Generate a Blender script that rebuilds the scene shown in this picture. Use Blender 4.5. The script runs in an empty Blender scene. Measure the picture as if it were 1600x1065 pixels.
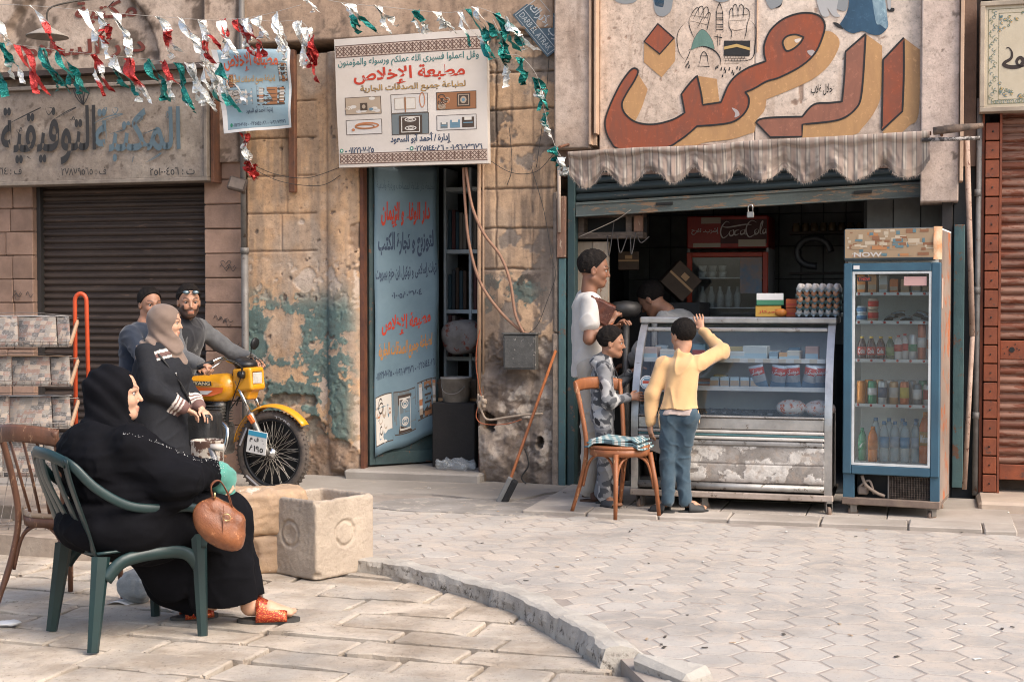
import bpy, math, random, unicodedata
import numpy as np
from math import sin, cos, pi, radians, sqrt, atan2
from mathutils import Vector, Matrix, Euler
# -- camera, sky, sun
SC = bpy.context.scene
COL = SC.collection
FPX, EYE = 2222.0,1.45
TILT = math.atan(62.5 / FPX)
cam_data = bpy.data.cameras.new('camera')
cam_data.sensor_width = 36.0
cam_data.lens = 50.0
cam_data.clip_end = 400.0
cam = bpy.data.objects.new('camera', cam_data)
COL.objects.link(cam)
cam.location = (0,0, EYE)
cam.rotation_euler = (radians(90) - TILT, 0,0)
SC.camera = cam
cam_data.dof.use_dof = True
cam_data.dof.focus_distance = 9.3
cam_data.dof.aperture_fstop = 9.0
SUN_EL, SUN_AZ = radians(46), radians(130)      # azimuth measured clockwise from +Y (north); light comes from behind-right
world = bpy.data.worlds.new('World')
SC.world = world
world.use_nodes = True
wn = world.node_tree
wn.nodes.clear()
sky = wn.nodes.new('ShaderNodeTexSky')
sky.sky_type = 'NISHITA'
sky.sun_disc = False
sky.sun_elevation = SUN_EL
sky.sun_rotation = SUN_AZ
sky.air_density = 1.0
sky.dust_density = 4.0
bg = wn.nodes.new('ShaderNodeBackground')
bg.inputs['Strength'].default_value = 0.125
wo = wn.nodes.new('ShaderNodeOutputWorld')
wn.links.new(sky.outputs[0], bg.inputs[0])
wn.links.new(bg.outputs[0], wo.inputs[0])
sun_data = bpy.data.lights.new('sun', 'SUN')
sun_data.energy = 1.1
sun_data.angle = radians(32)
sun_data.color = (1.0,0.925,0.83)
sun = bpy.data.objects.new('sun', sun_data)
COL.objects.link(sun)
_d = Vector((sin(SUN_AZ) * cos(SUN_EL), cos(SUN_AZ) * cos(SUN_EL), sin(SUN_EL)))
sun.rotation_euler = _d.to_track_quat('Z', 'Y').to_euler()
SC.view_settings.view_transform = 'Standard'
SC.view_settings.look = 'None'
SC.view_settings.gamma = 1.0
SC.view_settings.use_curve_mapping = False
SC.view_settings.exposure = 1.32
SC.cycles.max_bounces = 8
SC.cycles.filter_width = 1.05
SC.cycles.transparent_max_bounces = 12
SC.cycles.caustics_reflective = False
SC.cycles.caustics_refractive = False
RND = random.Random(7)
ORD = ['first', 'second', 'third', 'fourth', 'fifth', 'sixth', 'seventh', 'eighth', 'ninth', 'tenth', 'eleventh', 'twelfth']
# -- frames: world, the facade line, placed things
TH = radians(16)                    # the facade runs 16 degrees off the picture plane
FO = (0.35,11.1)
FACADE = Matrix.Translation((FO[0], FO[1], 0)) @ Matrix.Rotation(-TH, 4, 'Z')
WORLD = Matrix.Identity(4)
def _ray(px, py):
 x, z = (px - 800) / FPX, -(py - 532.5) / FPX
 c, s = cos(TILT), sin(TILT)
 return x, c + z * s, -s + z * c
def fp(px, py, y0=0.0):
 d = _ray(px, py)
 st, ct = sin(TH), cos(TH)
 t = (y0 + FO[0] * st + FO[1] * ct) / (d[0] * st + d[1] * ct)
 x, y = d[0] * t, d[1] * t
 return (x - FO[0]) * ct - (y - FO[1]) * st, EYE + d[2] * t
def gp(px, py, z=0.0):
 d = _ray(px, py)
 t = (z - EYE) / d[2]
 return Vector((d[0] * t, d[1] * t, z))
def pd(px, py, depth):
 d = _ray(px, py)
 t = depth / d[1]
 return Vector((d[0] * t, depth, EYE + d[2] * t))
# -- mesh builder
class MB:
 def __init__(s):
  s.v, s.f, s.m, s.s, s.uv = [],[],[],[], None
 def add(s, vs, fs, mi=0, smooth=False):
  b = len(s.v)
  s.v.extend([tuple(v) for v in vs])
  for f in fs:
   s.f.append(tuple(i + b for i in f)); s.m.append(mi); s.s.append(smooth)
  return s
 def box(s, x0, x1, y0, y1, z0, z1, mi=0, M=None):
  vs = [(x0, y0, z0),(x1, y0, z0),(x1, y1, z0),(x0, y1, z0),(x0, y0, z1),(x1, y0, z1),(x1, y1, z1),(x0, y1, z1)]
  if M is not None:
   vs = [M @ Vector(v) for v in vs]
  return s.add(vs, [(0,3,2,1),(4,5,6,7),(0,1,5,4),(1,2,6,5),(2,3,7,6),(3,0,4,7)], mi)
 def cbox(s, x0, x1, y0, y1, z0, z1, c=.01, j=0.0, mi=0, M=None, rnd=None, smooth=False):
  r = rnd or RND
  cx, cy, cz = (x0 + x1) / 2,(y0 + y1) / 2,(z0 + z1) / 2
  vs = []
  for sx in (-1,1):
   for sy in (-1,1):
    for sz in (-1,1):
     jx, jy, jz = (r.uniform(-j, j), r.uniform(-j, j), r.uniform(-j, j)) if j else (0,0,0)
     X, Y, Z = (x1 if sx > 0 else x0) + jx, (y1 if sy > 0 else y0) + jy, (z1 if sz > 0 else z0) + jz
     c1 = c * (r.uniform(.6,1.5) if j else 1)
     vs += [(X, Y - sy * c1, Z - sz * c1),(X - sx * c1, Y, Z - sz * c1),(X - sx * c1, Y - sy * c1, Z)]
  if M is not None:
   vs = [M @ Vector(v) for v in vs]
  I = lambda a, b, c_: (a * 4 + b * 2 + c_) * 3
  fs = []
  for a in (0,1):
   q = [I(a, 0,0), I(a, 1,0), I(a, 1,1), I(a, 0,1)]
   fs.append(tuple(q if a else q[::-1]))
   q = [I(0, a, 0) + 1, I(1, a, 0) + 1, I(1, a, 1) + 1, I(0, a, 1) + 1]
   fs.append(tuple(q[::-1] if a else q))
   q = [I(0,0, a) + 2, I(1,0, a) + 2, I(1,1, a) + 2, I(0,1, a) + 2]
   fs.append(tuple(q if a else q[::-1]))
  for a in (0,1):
   for b in (0,1):
    k = (a == b)
    q = (I(a, b, 0), I(a, b, 1), I(a, b, 1) + 1, I(a, b, 0) + 1); fs.append(q if k else q[::-1])
    q = (I(a, 0, b), I(a, 0, b) + 2, I(a, 1, b) + 2, I(a, 1, b)); fs.append(q if k else q[::-1])
    q = (I(0, a, b) + 1, I(1, a, b) + 1, I(1, a, b) + 2, I(0, a, b) + 2); fs.append(q if k else q[::-1])
    for d in (0,1):
     i = I(a, b, d)
     q = (i, i + 1, i + 2)
     fs.append(q if (a + b + d) % 2 else q[::-1])
  return s.add(vs, fs, mi, smooth)
 def tube(s, pts, r, n=8, mi=0, smooth=True, caps=True, closed=False, flat=None):
  pts = [Vector(p) for p in pts]
  k = len(pts)
  if not isinstance(r, list):
   r = [r] * k
  vs = []
  up = None
  for i, p in enumerate(pts):
   if closed:
    t = pts[(i + 1) % k] - pts[i - 1]
   else:
    t = pts[min(i + 1, k - 1)] - pts[max(i - 1,0)]
   if t.length < 1e-9:
    t = Vector((0,0,1))
   t.normalize()
   if up is None:
    up = Vector((0,0,1)) if abs(t.z) < .9 else Vector((0,1,0))
    if flat is not None:
     up = Vector(flat)
   a = up.cross(t)
   if a.length < 1e-6:
    a = Vector((1,0,0)).cross(t)
   a.normalize()
   b = t.cross(a).normalized()
   if flat is None:
    up = b
   ri = r[i]
   ra, rb = ri if hasattr(ri, '__len__') else (ri, ri)
   for q in range(n):
    w = 2 * pi * q / n
    vs.append(p + a * (cos(w) * ra) + b * (sin(w) * rb))
  fs = []
  for i in range(k if closed else k - 1):
   for q in range(n):
    i2, q2 = (i + 1) % k, (q + 1) % n
    fs.append((i * n + q, i * n + q2, i2 * n + q2, i2 * n + q))
  s.add(vs, fs, mi, smooth)
  if caps and not closed:
   b0 = len(s.v) - k * n
   s.f.append(tuple(b0 + q for q in range(n))[::-1]); s.m.append(mi); s.s.append(False)
   s.f.append(tuple(b0 + (k - 1) * n + q for q in range(n))); s.m.append(mi); s.s.append(False)
  return s
 def cyl(s, a, b, r0, r1=None, n=12, mi=0, smooth=True, caps=True):
  return s.tube([a, b],[r0, r0 if r1 is None else r1], n, mi, smooth, caps)
 def lathe(s, prof, n=16, c=(0,0,0), mi=0, M=None, smooth=True):
  vs, fs = [],[]
  for r, z in prof:
   for q in range(n):
    w = 2 * pi * q / n
    vs.append(Vector((c[0] + r * cos(w), c[1] + r * sin(w), c[2] + z)))
  for i in range(len(prof) - 1):
   for q in range(n):
    q2 = (q + 1) % n
    fs.append((i * n + q, i * n + q2,(i + 1) * n + q2,(i + 1) * n + q))
  if M is not None:
   vs = [M @ v for v in vs]
  s.add(vs, fs, mi, smooth)
  if prof[0][0] > 1e-4:
   b0 = len(s.v) - len(vs); s.f.append(tuple(b0 + q for q in range(n))[::-1]); s.m.append(mi); s.s.append(False)
  if prof[-1][0] > 1e-4:
   b0 = len(s.v) - n; s.f.append(tuple(b0 + q for q in range(n))); s.m.append(mi); s.s.append(False)
  return s
 def prism(s, poly, y0, y1, mi=0, axis='y', M=None, smooth_side=False):
  f = {'y': lambda a, b, t: (a, t, b), 'z': lambda a, b, t: (a, b, t), 'x': lambda a, b, t: (t, a, b)}[axis]
  n = len(poly)
  vs = [f(a, b, y0) for a, b in poly] + [f(a, b, y1) for a, b in poly]
  if M is not None:
   vs = [M @ Vector(v) for v in vs]
  s.add(vs, [(i, (i + 1) % n, n + (i + 1) % n, n + i) for i in range(n)], mi, smooth_side)
  b0 = len(s.v) - 2 * n
  from mathutils.geometry import tessellate_polygon
  for t in tessellate_polygon([[Vector((a, b, 0)) for a, b in poly]]):
   s.f.append(tuple(b0 + i for i in t)); s.m.append(mi); s.s.append(False)
   s.f.append(tuple(b0 + n + i for i in t[::-1])); s.m.append(mi); s.s.append(False)
  return s
 def grid(s, nu, nv, fn, mi=0, smooth=True, flip=False):
  vs = [fn(i / nu, j / nv) for j in range(nv + 1) for i in range(nu + 1)]
  w = nu + 1
  fs = [(j * w + i, j * w + i + 1,(j + 1) * w + i + 1,(j + 1) * w + i) for j in range(nv) for i in range(nu)]
  if flip:
   fs = [f[::-1] for f in fs]
  return s.add(vs, fs, mi, smooth)
 def sheet(s, nu, nv, fn, th=.002, mi=0, smooth=True):
  P = [[Vector(fn(i / nu, j / nv)) for i in range(nu + 1)] for j in range(nv + 1)]
  N = [[None] * (nu + 1) for _ in range(nv + 1)]
  for j in range(nv + 1):
   for i in range(nu + 1):
    a = P[j][min(i + 1, nu)] - P[j][max(i - 1,0)]
    b = P[min(j + 1, nv)][i] - P[max(j - 1,0)][i]
    c = a.cross(b)
    N[j][i] = c.normalized() if c.length > 1e-12 else Vector((0,-1,0))
  w = nu + 1
  vs = [P[j][i] + N[j][i] * th / 2 for j in range(nv + 1) for i in range(w)] + [P[j][i] - N[j][i] * th / 2 for j in range(nv + 1) for i in range(w)]
  o = w * (nv + 1)
  fs = []
  for j in range(nv):
   for i in range(nu):
    q = (j * w + i, j * w + i + 1,(j + 1) * w + i + 1,(j + 1) * w + i)
    fs.append(q); fs.append(tuple(k + o for k in q[::-1]))
  for i in range(nu):
   fs.append((i, i + o, i + 1 + o, i + 1)); k = nv * w + i; fs.append((k, k + 1, k + 1 + o, k + o))
  for j in range(nv):
   k = j * w; fs.append((k, k + w, k + w + o, k + o)); k += nu; fs.append((k, k + o, k + w + o, k + w))
  return s.add(vs, fs, mi, smooth)
 def merge(s, o, mi=None, M=None):
  vs = o.v if M is None else [M @ Vector(v) for v in o.v]
  b = len(s.v)
  s.v.extend([tuple(v) for v in vs])
  for f, m, q in zip(o.f, o.m, o.s):
   s.f.append(tuple(i + b for i in f)); s.m.append(m if mi is None else mi); s.s.append(q)
  return s
 def xf(s, M):
  s.v = [tuple(M @ Vector(v)) for v in s.v]
  return s
 def mesh(s, name, mats, off=(0,0,0)):
  me = bpy.data.meshes.new(name)
  ox, oy, oz = off
  me.from_pydata([(x - ox, y - oy, z - oz) for x, y, z in s.v],[], s.f)
  for m in (mats if isinstance(mats, (list, tuple)) else [mats]):
   me.materials.append(m)
  me.polygons.foreach_set('material_index', s.m)
  me.polygons.foreach_set('use_smooth', s.s)
  me.update()
  return me
class NPM:
 def __init__(s, v, f, col=None):
  s.v, s.f, s.col = v, f, col
 def xf(s, M):
  m = np.array(M)
  s.v = s.v @ m[:3, :3].T + m[:3,3]
  return s
 def mesh(s, name, mats, off=(0,0,0)):
  me = bpy.data.meshes.new(name)
  v = np.asarray(s.v, dtype=np.float32) - np.array(off, dtype=np.float32)
  f = np.asarray(s.f, dtype=np.int32)
  me.vertices.add(len(v)); me.vertices.foreach_set('co', v.ravel())
  me.loops.add(f.size); me.loops.foreach_set('vertex_index', f.ravel())
  me.polygons.add(len(f))
  me.polygons.foreach_set('loop_start', np.arange(0, f.size, 4, dtype=np.int32))
  me.polygons.foreach_set('loop_total', np.full(len(f), 4, dtype=np.int32))
  me.polygons.foreach_set('use_smooth', np.ones(len(f), dtype=bool))
  for m in (mats if isinstance(mats, (list, tuple)) else [mats]):
   me.materials.append(m)
  if s.col is not None:
   a = me.color_attributes.new('Col', 'FLOAT_COLOR', 'POINT')
   c = np.ones((len(v), 4), dtype=np.float32); c[:, :3] = s.col
   a.data.foreach_set('color', c.ravel())
  me.update(); me.validate()
  return me
# -- things, parts, sub-parts
class T:
 def __init__(s, name, label, cat, origin=(0,0,0), frame=WORLD, group=None, kind=None, rz=0):
  s.origin = origin
  o = bpy.data.objects.new(name, None)
  COL.objects.link(o)
  o.empty_display_size = .1
  o.matrix_world = frame @ Matrix.Translation(origin) @ Matrix.Rotation(rz, 4, 'Z')
  if label: o['label'] = label
  if cat: o['category'] = cat
  if group: o['group'] = group
  if kind: o['kind'] = kind
  s.o = o
 def add(s, name, mb, mats, parent=None, label=None, kind=None):
  o = bpy.data.objects.new(name, mb.mesh(name, mats, s.origin))
  COL.objects.link(o)
  o.parent = parent or s.o
  if label: o['label'] = label
  if kind: o['kind'] = kind
  return o
 def share(s, name, me, loc=(0,0,0), rz=0, parent=None, scale=None, rot=None):
  o = bpy.data.objects.new(name, me)
  COL.objects.link(o)
  o.parent = parent or s.o
  o.location = Vector(loc) - Vector(s.origin)
  o.rotation_euler = rot if rot is not None else (0,0, rz)
  if scale is not None: o.scale = scale
  return o
def solo(name, mb, mats, label=None, cat=None, origin=(0,0,0), frame=WORLD, group=None, kind=None, rz=0):
 o = bpy.data.objects.new(name, mb.mesh(name, mats, origin))
 COL.objects.link(o)
 o.matrix_world = frame @ Matrix.Translation(origin) @ Matrix.Rotation(rz, 4, 'Z')
 if label: o['label'] = label
 if cat: o['category'] = cat
 if group: o['group'] = group
 if kind: o['kind'] = kind
 return o
def copy_tree(o, parent=None):
 kids = list(o.children)
 c = o.copy()
 COL.objects.link(c)
 if parent is not None: c.parent = parent
 for k in kids: copy_tree(k, c)
 return c
def catmull(pts, n=6, closed=False):
 P = [Vector(p) if len(p) == 3 else Vector((p[0], p[1], 0)) for p in pts]
 k = len(P)
 out = []
 for i in range(k if closed else k - 1):
  p0, p1, p2, p3 = (P[(i - 1) % k], P[i], P[(i + 1) % k], P[(i + 2) % k]) if closed else (P[max(i - 1,0)], P[i], P[i + 1], P[min(i + 2, k - 1)])
  for q in range(n):
   t = q / n
   out.append(.5 * ((2 * p1) + (-p0 + p2) * t + (2 * p0 - 5 * p1 + 4 * p2 - p3) * t * t + (-p0 + 3 * p1 - 3 * p2 + p3) * t ** 3))
 if not closed: out.append(P[-1])
 return out
# -- lettering
_AR = {}
_LIG = {}
for _c in range(0xFE70,0xFEFD):
 _de = unicodedata.decomposition(chr(_c)).split()
 if len(_de) == 2:
  _AR.setdefault(chr(int(_de[1], 16)), {})[_de[0][1:-1]] = chr(_c)
 elif len(_de) == 3:
  _LIG.setdefault(chr(int(_de[1], 16)) + chr(int(_de[2], 16)), {})[_de[0][1:-1]] = chr(_c)
def arabic(t):
 toks, i = [], 0
 while i < len(t):
  if t[i:i + 2] in _LIG and t[i] == '\u0644': toks.append(t[i:i + 2]); i += 2
  else: toks.append(t[i]); i += 1
 D = lambda k: _LIG.get(k) or _AR.get(k)
 out = []
 for i, k in enumerate(toks):
  d = D(k)
  if not d:
   out.append(k); continue
  prev = D(toks[i - 1]) if i else None
  nxt = D(toks[i + 1]) if i + 1 < len(toks) else None
  pj = bool(prev and ('initial' in prev)) and ('final' in d)
  nj = bool(nxt and ('final' in nxt)) and ('initial' in d)
  out.append(d.get('medial' if pj and nj else 'final' if pj else 'initial' if nj else 'isolated', d.get('isolated', k)))
 # reverse, but keep runs of digits in reading order
 res, run = [],[]
 for ch in out[::-1]:
  if ch in '0123456789٠١٢٣٤٥٦٧٨٩': run.append(ch)
  else:
   res += run[::-1]; run = []; res.append(ch)
 res += run[::-1]
 return ''.join(res)
_tc = {}
def glyphs(s, bold=0.0, shear=0.0, res=3, ar=None):
 key = (s, bold, shear, res)
 if key in _tc: return _tc[key]
 cu = bpy.data.curves.new('line', 'FONT')
 cu.body = arabic(s) if (ar if ar is not None else any('\u0600' <= c <= '\u06ff' for c in s)) else s
 cu.offset = bold
 cu.shear = shear
 cu.resolution_u = res
 o = bpy.data.objects.new('line', cu)
 COL.objects.link(o)
 dg = bpy.context.evaluated_depsgraph_get()
 me = bpy.data.meshes.new_from_object(o.evaluated_get(dg))
 v = np.empty(len(me.vertices) * 3, dtype=np.float32); me.vertices.foreach_get('co', v)
 v = v.reshape(-1,3)[:, :2]
 fs = [tuple(p.vertices) for p in me.polygons]
 bpy.data.objects.remove(o); bpy.data.curves.remove(cu); bpy.data.meshes.remove(me)
 lo, hi = v.min(0), v.max(0)
 v = (v - lo) / (hi - lo)
 _tc[key] = (v, fs, (hi[0] - lo[0]) / (hi[1] - lo[1]))
 return _tc[key]
def text_on(mb, s, fn, u0, u1, v0, v1, bold=0.0, mi=0, shear=0.0, keep=False):
 v, fs, asp = glyphs(s, bold, shear)
 if keep:
  w = (v1 - v0) * asp * keep
  if w < abs(u1 - u0):
   c = (u0 + u1) / 2; sg = 1 if u1 > u0 else -1; u0, u1 = c - sg * w / 2, c + sg * w / 2
 mb.add([fn(u0 + (u1 - u0) * a, v0 + (v1 - v0) * b) for a, b in v], fs, mi)
 return mb
# -- materials
class G:
 def __init__(s, name):
  s.m = bpy.data.materials.new(name)
  s.m.use_nodes = True
  s.t = s.m.node_tree
  s.t.nodes.clear()
  s.out = s.n('ShaderNodeOutputMaterial')
  s.b = s.n('ShaderNodeBsdfPrincipled')
  s.t.links.new(s.b.outputs[0], s.out.inputs[0])
  s._co = None
 def n(s, ty, **kw):
  nd = s.t.nodes.new(ty)
  for k, v in kw.items(): setattr(nd, k, v)
  return nd
 def put(s, sock, v):
  if hasattr(v, 'is_output') or isinstance(v, bpy.types.NodeSocket): s.t.links.new(v, sock)
  elif isinstance(v, (tuple, list)) and len(v) == 3 and sock.type == 'RGBA': sock.default_value = (*v, 1)
  else: sock.default_value = v
 def co(s, rand=True):
  if s._co is None:
   tc = s.n('ShaderNodeTexCoord').outputs['Object']
   if rand:
    oi = s.n('ShaderNodeObjectInfo')
    mu = s.n('ShaderNodeMath', operation='MULTIPLY'); s.put(mu.inputs[0], oi.outputs['Random']); mu.inputs[1].default_value = 37.0
    cb = s.n('ShaderNodeCombineXYZ'); [s.put(cb.inputs[i], mu.outputs[0]) for i in range(3)]
    ad = s.n('ShaderNodeVectorMath', operation='ADD'); s.put(ad.inputs[0], tc); s.put(ad.inputs[1], cb.outputs[0])
    s._co = ad.outputs[0]
   else: s._co = tc
  return s._co
 def wpos(s):
  return s.n('ShaderNodeNewGeometry').outputs['Position']
 def scl(s, vec, sc):
  m = s.n('ShaderNodeVectorMath', operation='MULTIPLY'); s.put(m.inputs[0], vec); m.inputs[1].default_value = sc
  return m.outputs[0]
 def noise(s, scale=5, detail=6, rough=.6, vec=None, dist=0):
  nd = s.n('ShaderNodeTexNoise'); s.put(nd.inputs['Vector'], vec or s.co())
  nd.inputs['Scale'].default_value = scale; nd.inputs['Detail'].default_value = detail
  nd.inputs['Roughness'].default_value = rough; nd.inputs['Distortion'].default_value = dist
  return nd.outputs[0]
 def voro(s, scale=5, feature='F1', vec=None, out='Distance', rnd=1.0):
  nd = s.n('ShaderNodeTexVoronoi', feature=feature); s.put(nd.inputs['Vector'], vec or s.co())
  nd.inputs['Scale'].default_value = scale
  nd.inputs['Randomness'].default_value = rnd
  return nd.outputs[out]
 def math(s, op, a, b=0.0, clamp=False):
  nd = s.n('ShaderNodeMath', operation=op, use_clamp=clamp); s.put(nd.inputs[0], a); s.put(nd.inputs[1], b)
  return nd.outputs[0]
 def step(s, v, a, b):
  nd = s.n('ShaderNodeMapRange', clamp=True); s.put(nd.inputs[0], v)
  nd.inputs[1].default_value = a; nd.inputs[2].default_value = b; nd.inputs[3].default_value = 0; nd.inputs[4].default_value = 1
  return nd.outputs[0]
 def mix(s, f, a, b, mode='MIX'):
  nd = s.n('ShaderNodeMix', data_type='RGBA', blend_type=mode); s.put(nd.inputs[0], f)
  s.put(nd.inputs[6], a); s.put(nd.inputs[7], b)
  return nd.outputs[2]
 def sep(s, v):
  nd = s.n('ShaderNodeSeparateXYZ'); s.put(nd.inputs[0], v)
  return nd.outputs
 def bump(s, h, strength=.3, dist=.01, base=None):
  nd = s.n('ShaderNodeBump'); s.put(nd.inputs['Height'], h)
  nd.inputs['Strength'].default_value = strength; nd.inputs['Distance'].default_value = dist
  if base is not None: s.put(nd.inputs['Normal'], base)
  s.put(s.b.inputs['Normal'], nd.outputs[0])
  return nd.outputs[0]
 def fin(s, color=None, rough=None, metal=None, **kw):
  if color is not None: s.put(s.b.inputs['Base Color'], color)
  if rough is not None: s.put(s.b.inputs['Roughness'], rough)
  if metal is not None: s.put(s.b.inputs['Metallic'], metal)
  for k, v in kw.items(): s.put(s.b.inputs[k.replace('_', ' ')], v)
  return s.m
_mc = {}
def mat(name, col, col2=None, rough=.8, metal=0.0, scale=6, bump=.15, bscale=None, grime=.0, gcol=(.05,.04,.03), objrand=0.0, spec=.4, wear=None, wth=.62, stretch=None, sat=0):
 if name in _mc: return _mc[name]
 g = G(name)
 vec = g.co()
 if stretch: vec = g.scl(vec, stretch)
 col2 = col2 or tuple(c * .78 for c in col)
 f = g.step(g.noise(scale, 8,.65, vec), .36,.64)
 c = g.mix(f, col, col2)
 if objrand:
  oi = g.n('ShaderNodeObjectInfo')
  k = g.n('ShaderNodeMapRange'); g.put(k.inputs[0], oi.outputs['Random']); k.inputs[3].default_value = 1 - objrand; k.inputs[4].default_value = 1 + objrand
  hs = g.n('ShaderNodeHueSaturation'); g.put(hs.inputs['Color'], c); g.put(hs.inputs['Value'], k.outputs[0]); c = hs.outputs[0]
 rg = rough
 if wear:
  w = g.step(g.noise(scale * 2.3,10,.72, vec), wth, wth + .03)
  c = g.mix(w, c, wear)
 if grime:
  q = g.step(g.noise(scale * .45,5,.6), .4,.72)
  c = g.mix(g.math('MULTIPLY', q, grime), c, gcol)
 if bump:
  g.bump(g.noise(bscale or scale * 8,6,.7), bump, .01)
 _mc[name] = g.fin(c, rg, metal, Specular_IOR_Level=spec)
 return _mc[name]
def flat(name, col, rough=.6, spec=.3, metal=0.0):
 if name in _mc: return _mc[name]
 g = G(name)
 c = g.mix(g.math('MULTIPLY', g.noise(22,5,.7), .5), col, tuple(min(1, x * .7 + .03) for x in col))
 _mc[name] = g.fin(c, rough, metal, Specular_IOR_Level=spec)
 return _mc[name]
def glass(name, col=(1,1,1), rough=.03, alpha=.12, dirt=.08):
 if name in _mc: return _mc[name]
 g = G(name)
 g.fin(col, rough, 0.0)
 tr = g.n('ShaderNodeBsdfTransparent'); tr.inputs[0].default_value = (.93,.96,.96,1)
 mx = g.n('ShaderNodeMixShader')
 gl = g.n('ShaderNodeBsdfGlossy'); gl.inputs['Roughness'].default_value = rough
 fr = g.n('ShaderNodeFresnel'); fr.inputs[0].default_value = 1.5
 k = g.math('ADD', g.math('MULTIPLY', fr.outputs[0], 1.1), .012)
 g.put(mx.inputs[0], k); g.put(mx.inputs[1], tr.outputs[0]); g.put(mx.inputs[2], gl.outputs[0])
 m2 = g.n('ShaderNodeMixShader')
 df = g.n('ShaderNodeBsdfDiffuse'); df.inputs[0].default_value = (*col, 1)
 g.put(m2.inputs[0], g.math('MULTIPLY', g.step(g.noise(3,8,.7), .35,.8), dirt))
 g.put(m2.inputs[1], mx.outputs[0]); g.put(m2.inputs[2], df.outputs[0])
 g.put(g.out.inputs[0], m2.outputs[0])
 _mc[name] = g.m
 return g.m
def clearplastic(name, col, alpha, rough=.15):
 if name in _mc: return _mc[name]
 g = G(name)
 g.bump(g.noise(30,4,.6), .25,.01)
 g.fin(col, rough, 0.0, Alpha=alpha, Specular_IOR_Level=.6)
 _mc[name] = g.m
 return g.m
def skin_mat(name='skin'):
 if name in _mc: return _mc[name]
 g = G(name)
 at = g.n('ShaderNodeVertexColor'); at.layer_name = 'Col'
 c = g.mix(g.math('MULTIPLY', g.step(g.noise(35,5,.6), .4,.7), .22), at.outputs[0], (.30,.11,.07))
 g.bump(g.noise(260,3,.6), .08,.002)
 g.fin(c, .52,0.0, Specular_IOR_Level=.4)
 try:
  g.b.inputs['Subsurface Weight'].default_value = .06
  g.b.inputs['Subsurface Radius'].default_value = (.012,.004,.002)
  g.b.inputs['Subsurface Scale'].default_value = 1.0
 except Exception: pass
 _mc[name] = g.m
 return g.m
def cloth(name, col, col2=None, scale=20, rough=.9, weave=900, sheen=.2, bump=.25, spec=.2):
 if name in _mc: return _mc[name]
 g = G(name)
 c = g.mix(g.step(g.noise(scale, 5,.6), .35,.65), col, col2 or tuple(x * .8 for x in col))
 b1 = g.bump(g.noise(weave * .35,3,.6), bump, .002)
 g.bump(g.noise(9,3,.5), .22,.02, base=b1)
 _mc[name] = g.fin(c, rough, 0.0, Specular_IOR_Level=spec, Sheen_Weight=sheen)
 return g.m
def attr_mat(name, rough=.9, bump=.2, spec=.2):
 if name in _mc: return _mc[name]
 g = G(name)
 at = g.n('ShaderNodeVertexColor'); at.layer_name = 'Col'
 c = g.mix(g.math('MULTIPLY', g.noise(60,4,.6), .15), at.outputs[0], (.1,.1,.1))
 g.bump(g.noise(300,3,.6), bump, .002)
 _mc[name] = g.fin(c, rough, 0.0, Specular_IOR_Level=spec)
 return g.m
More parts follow.
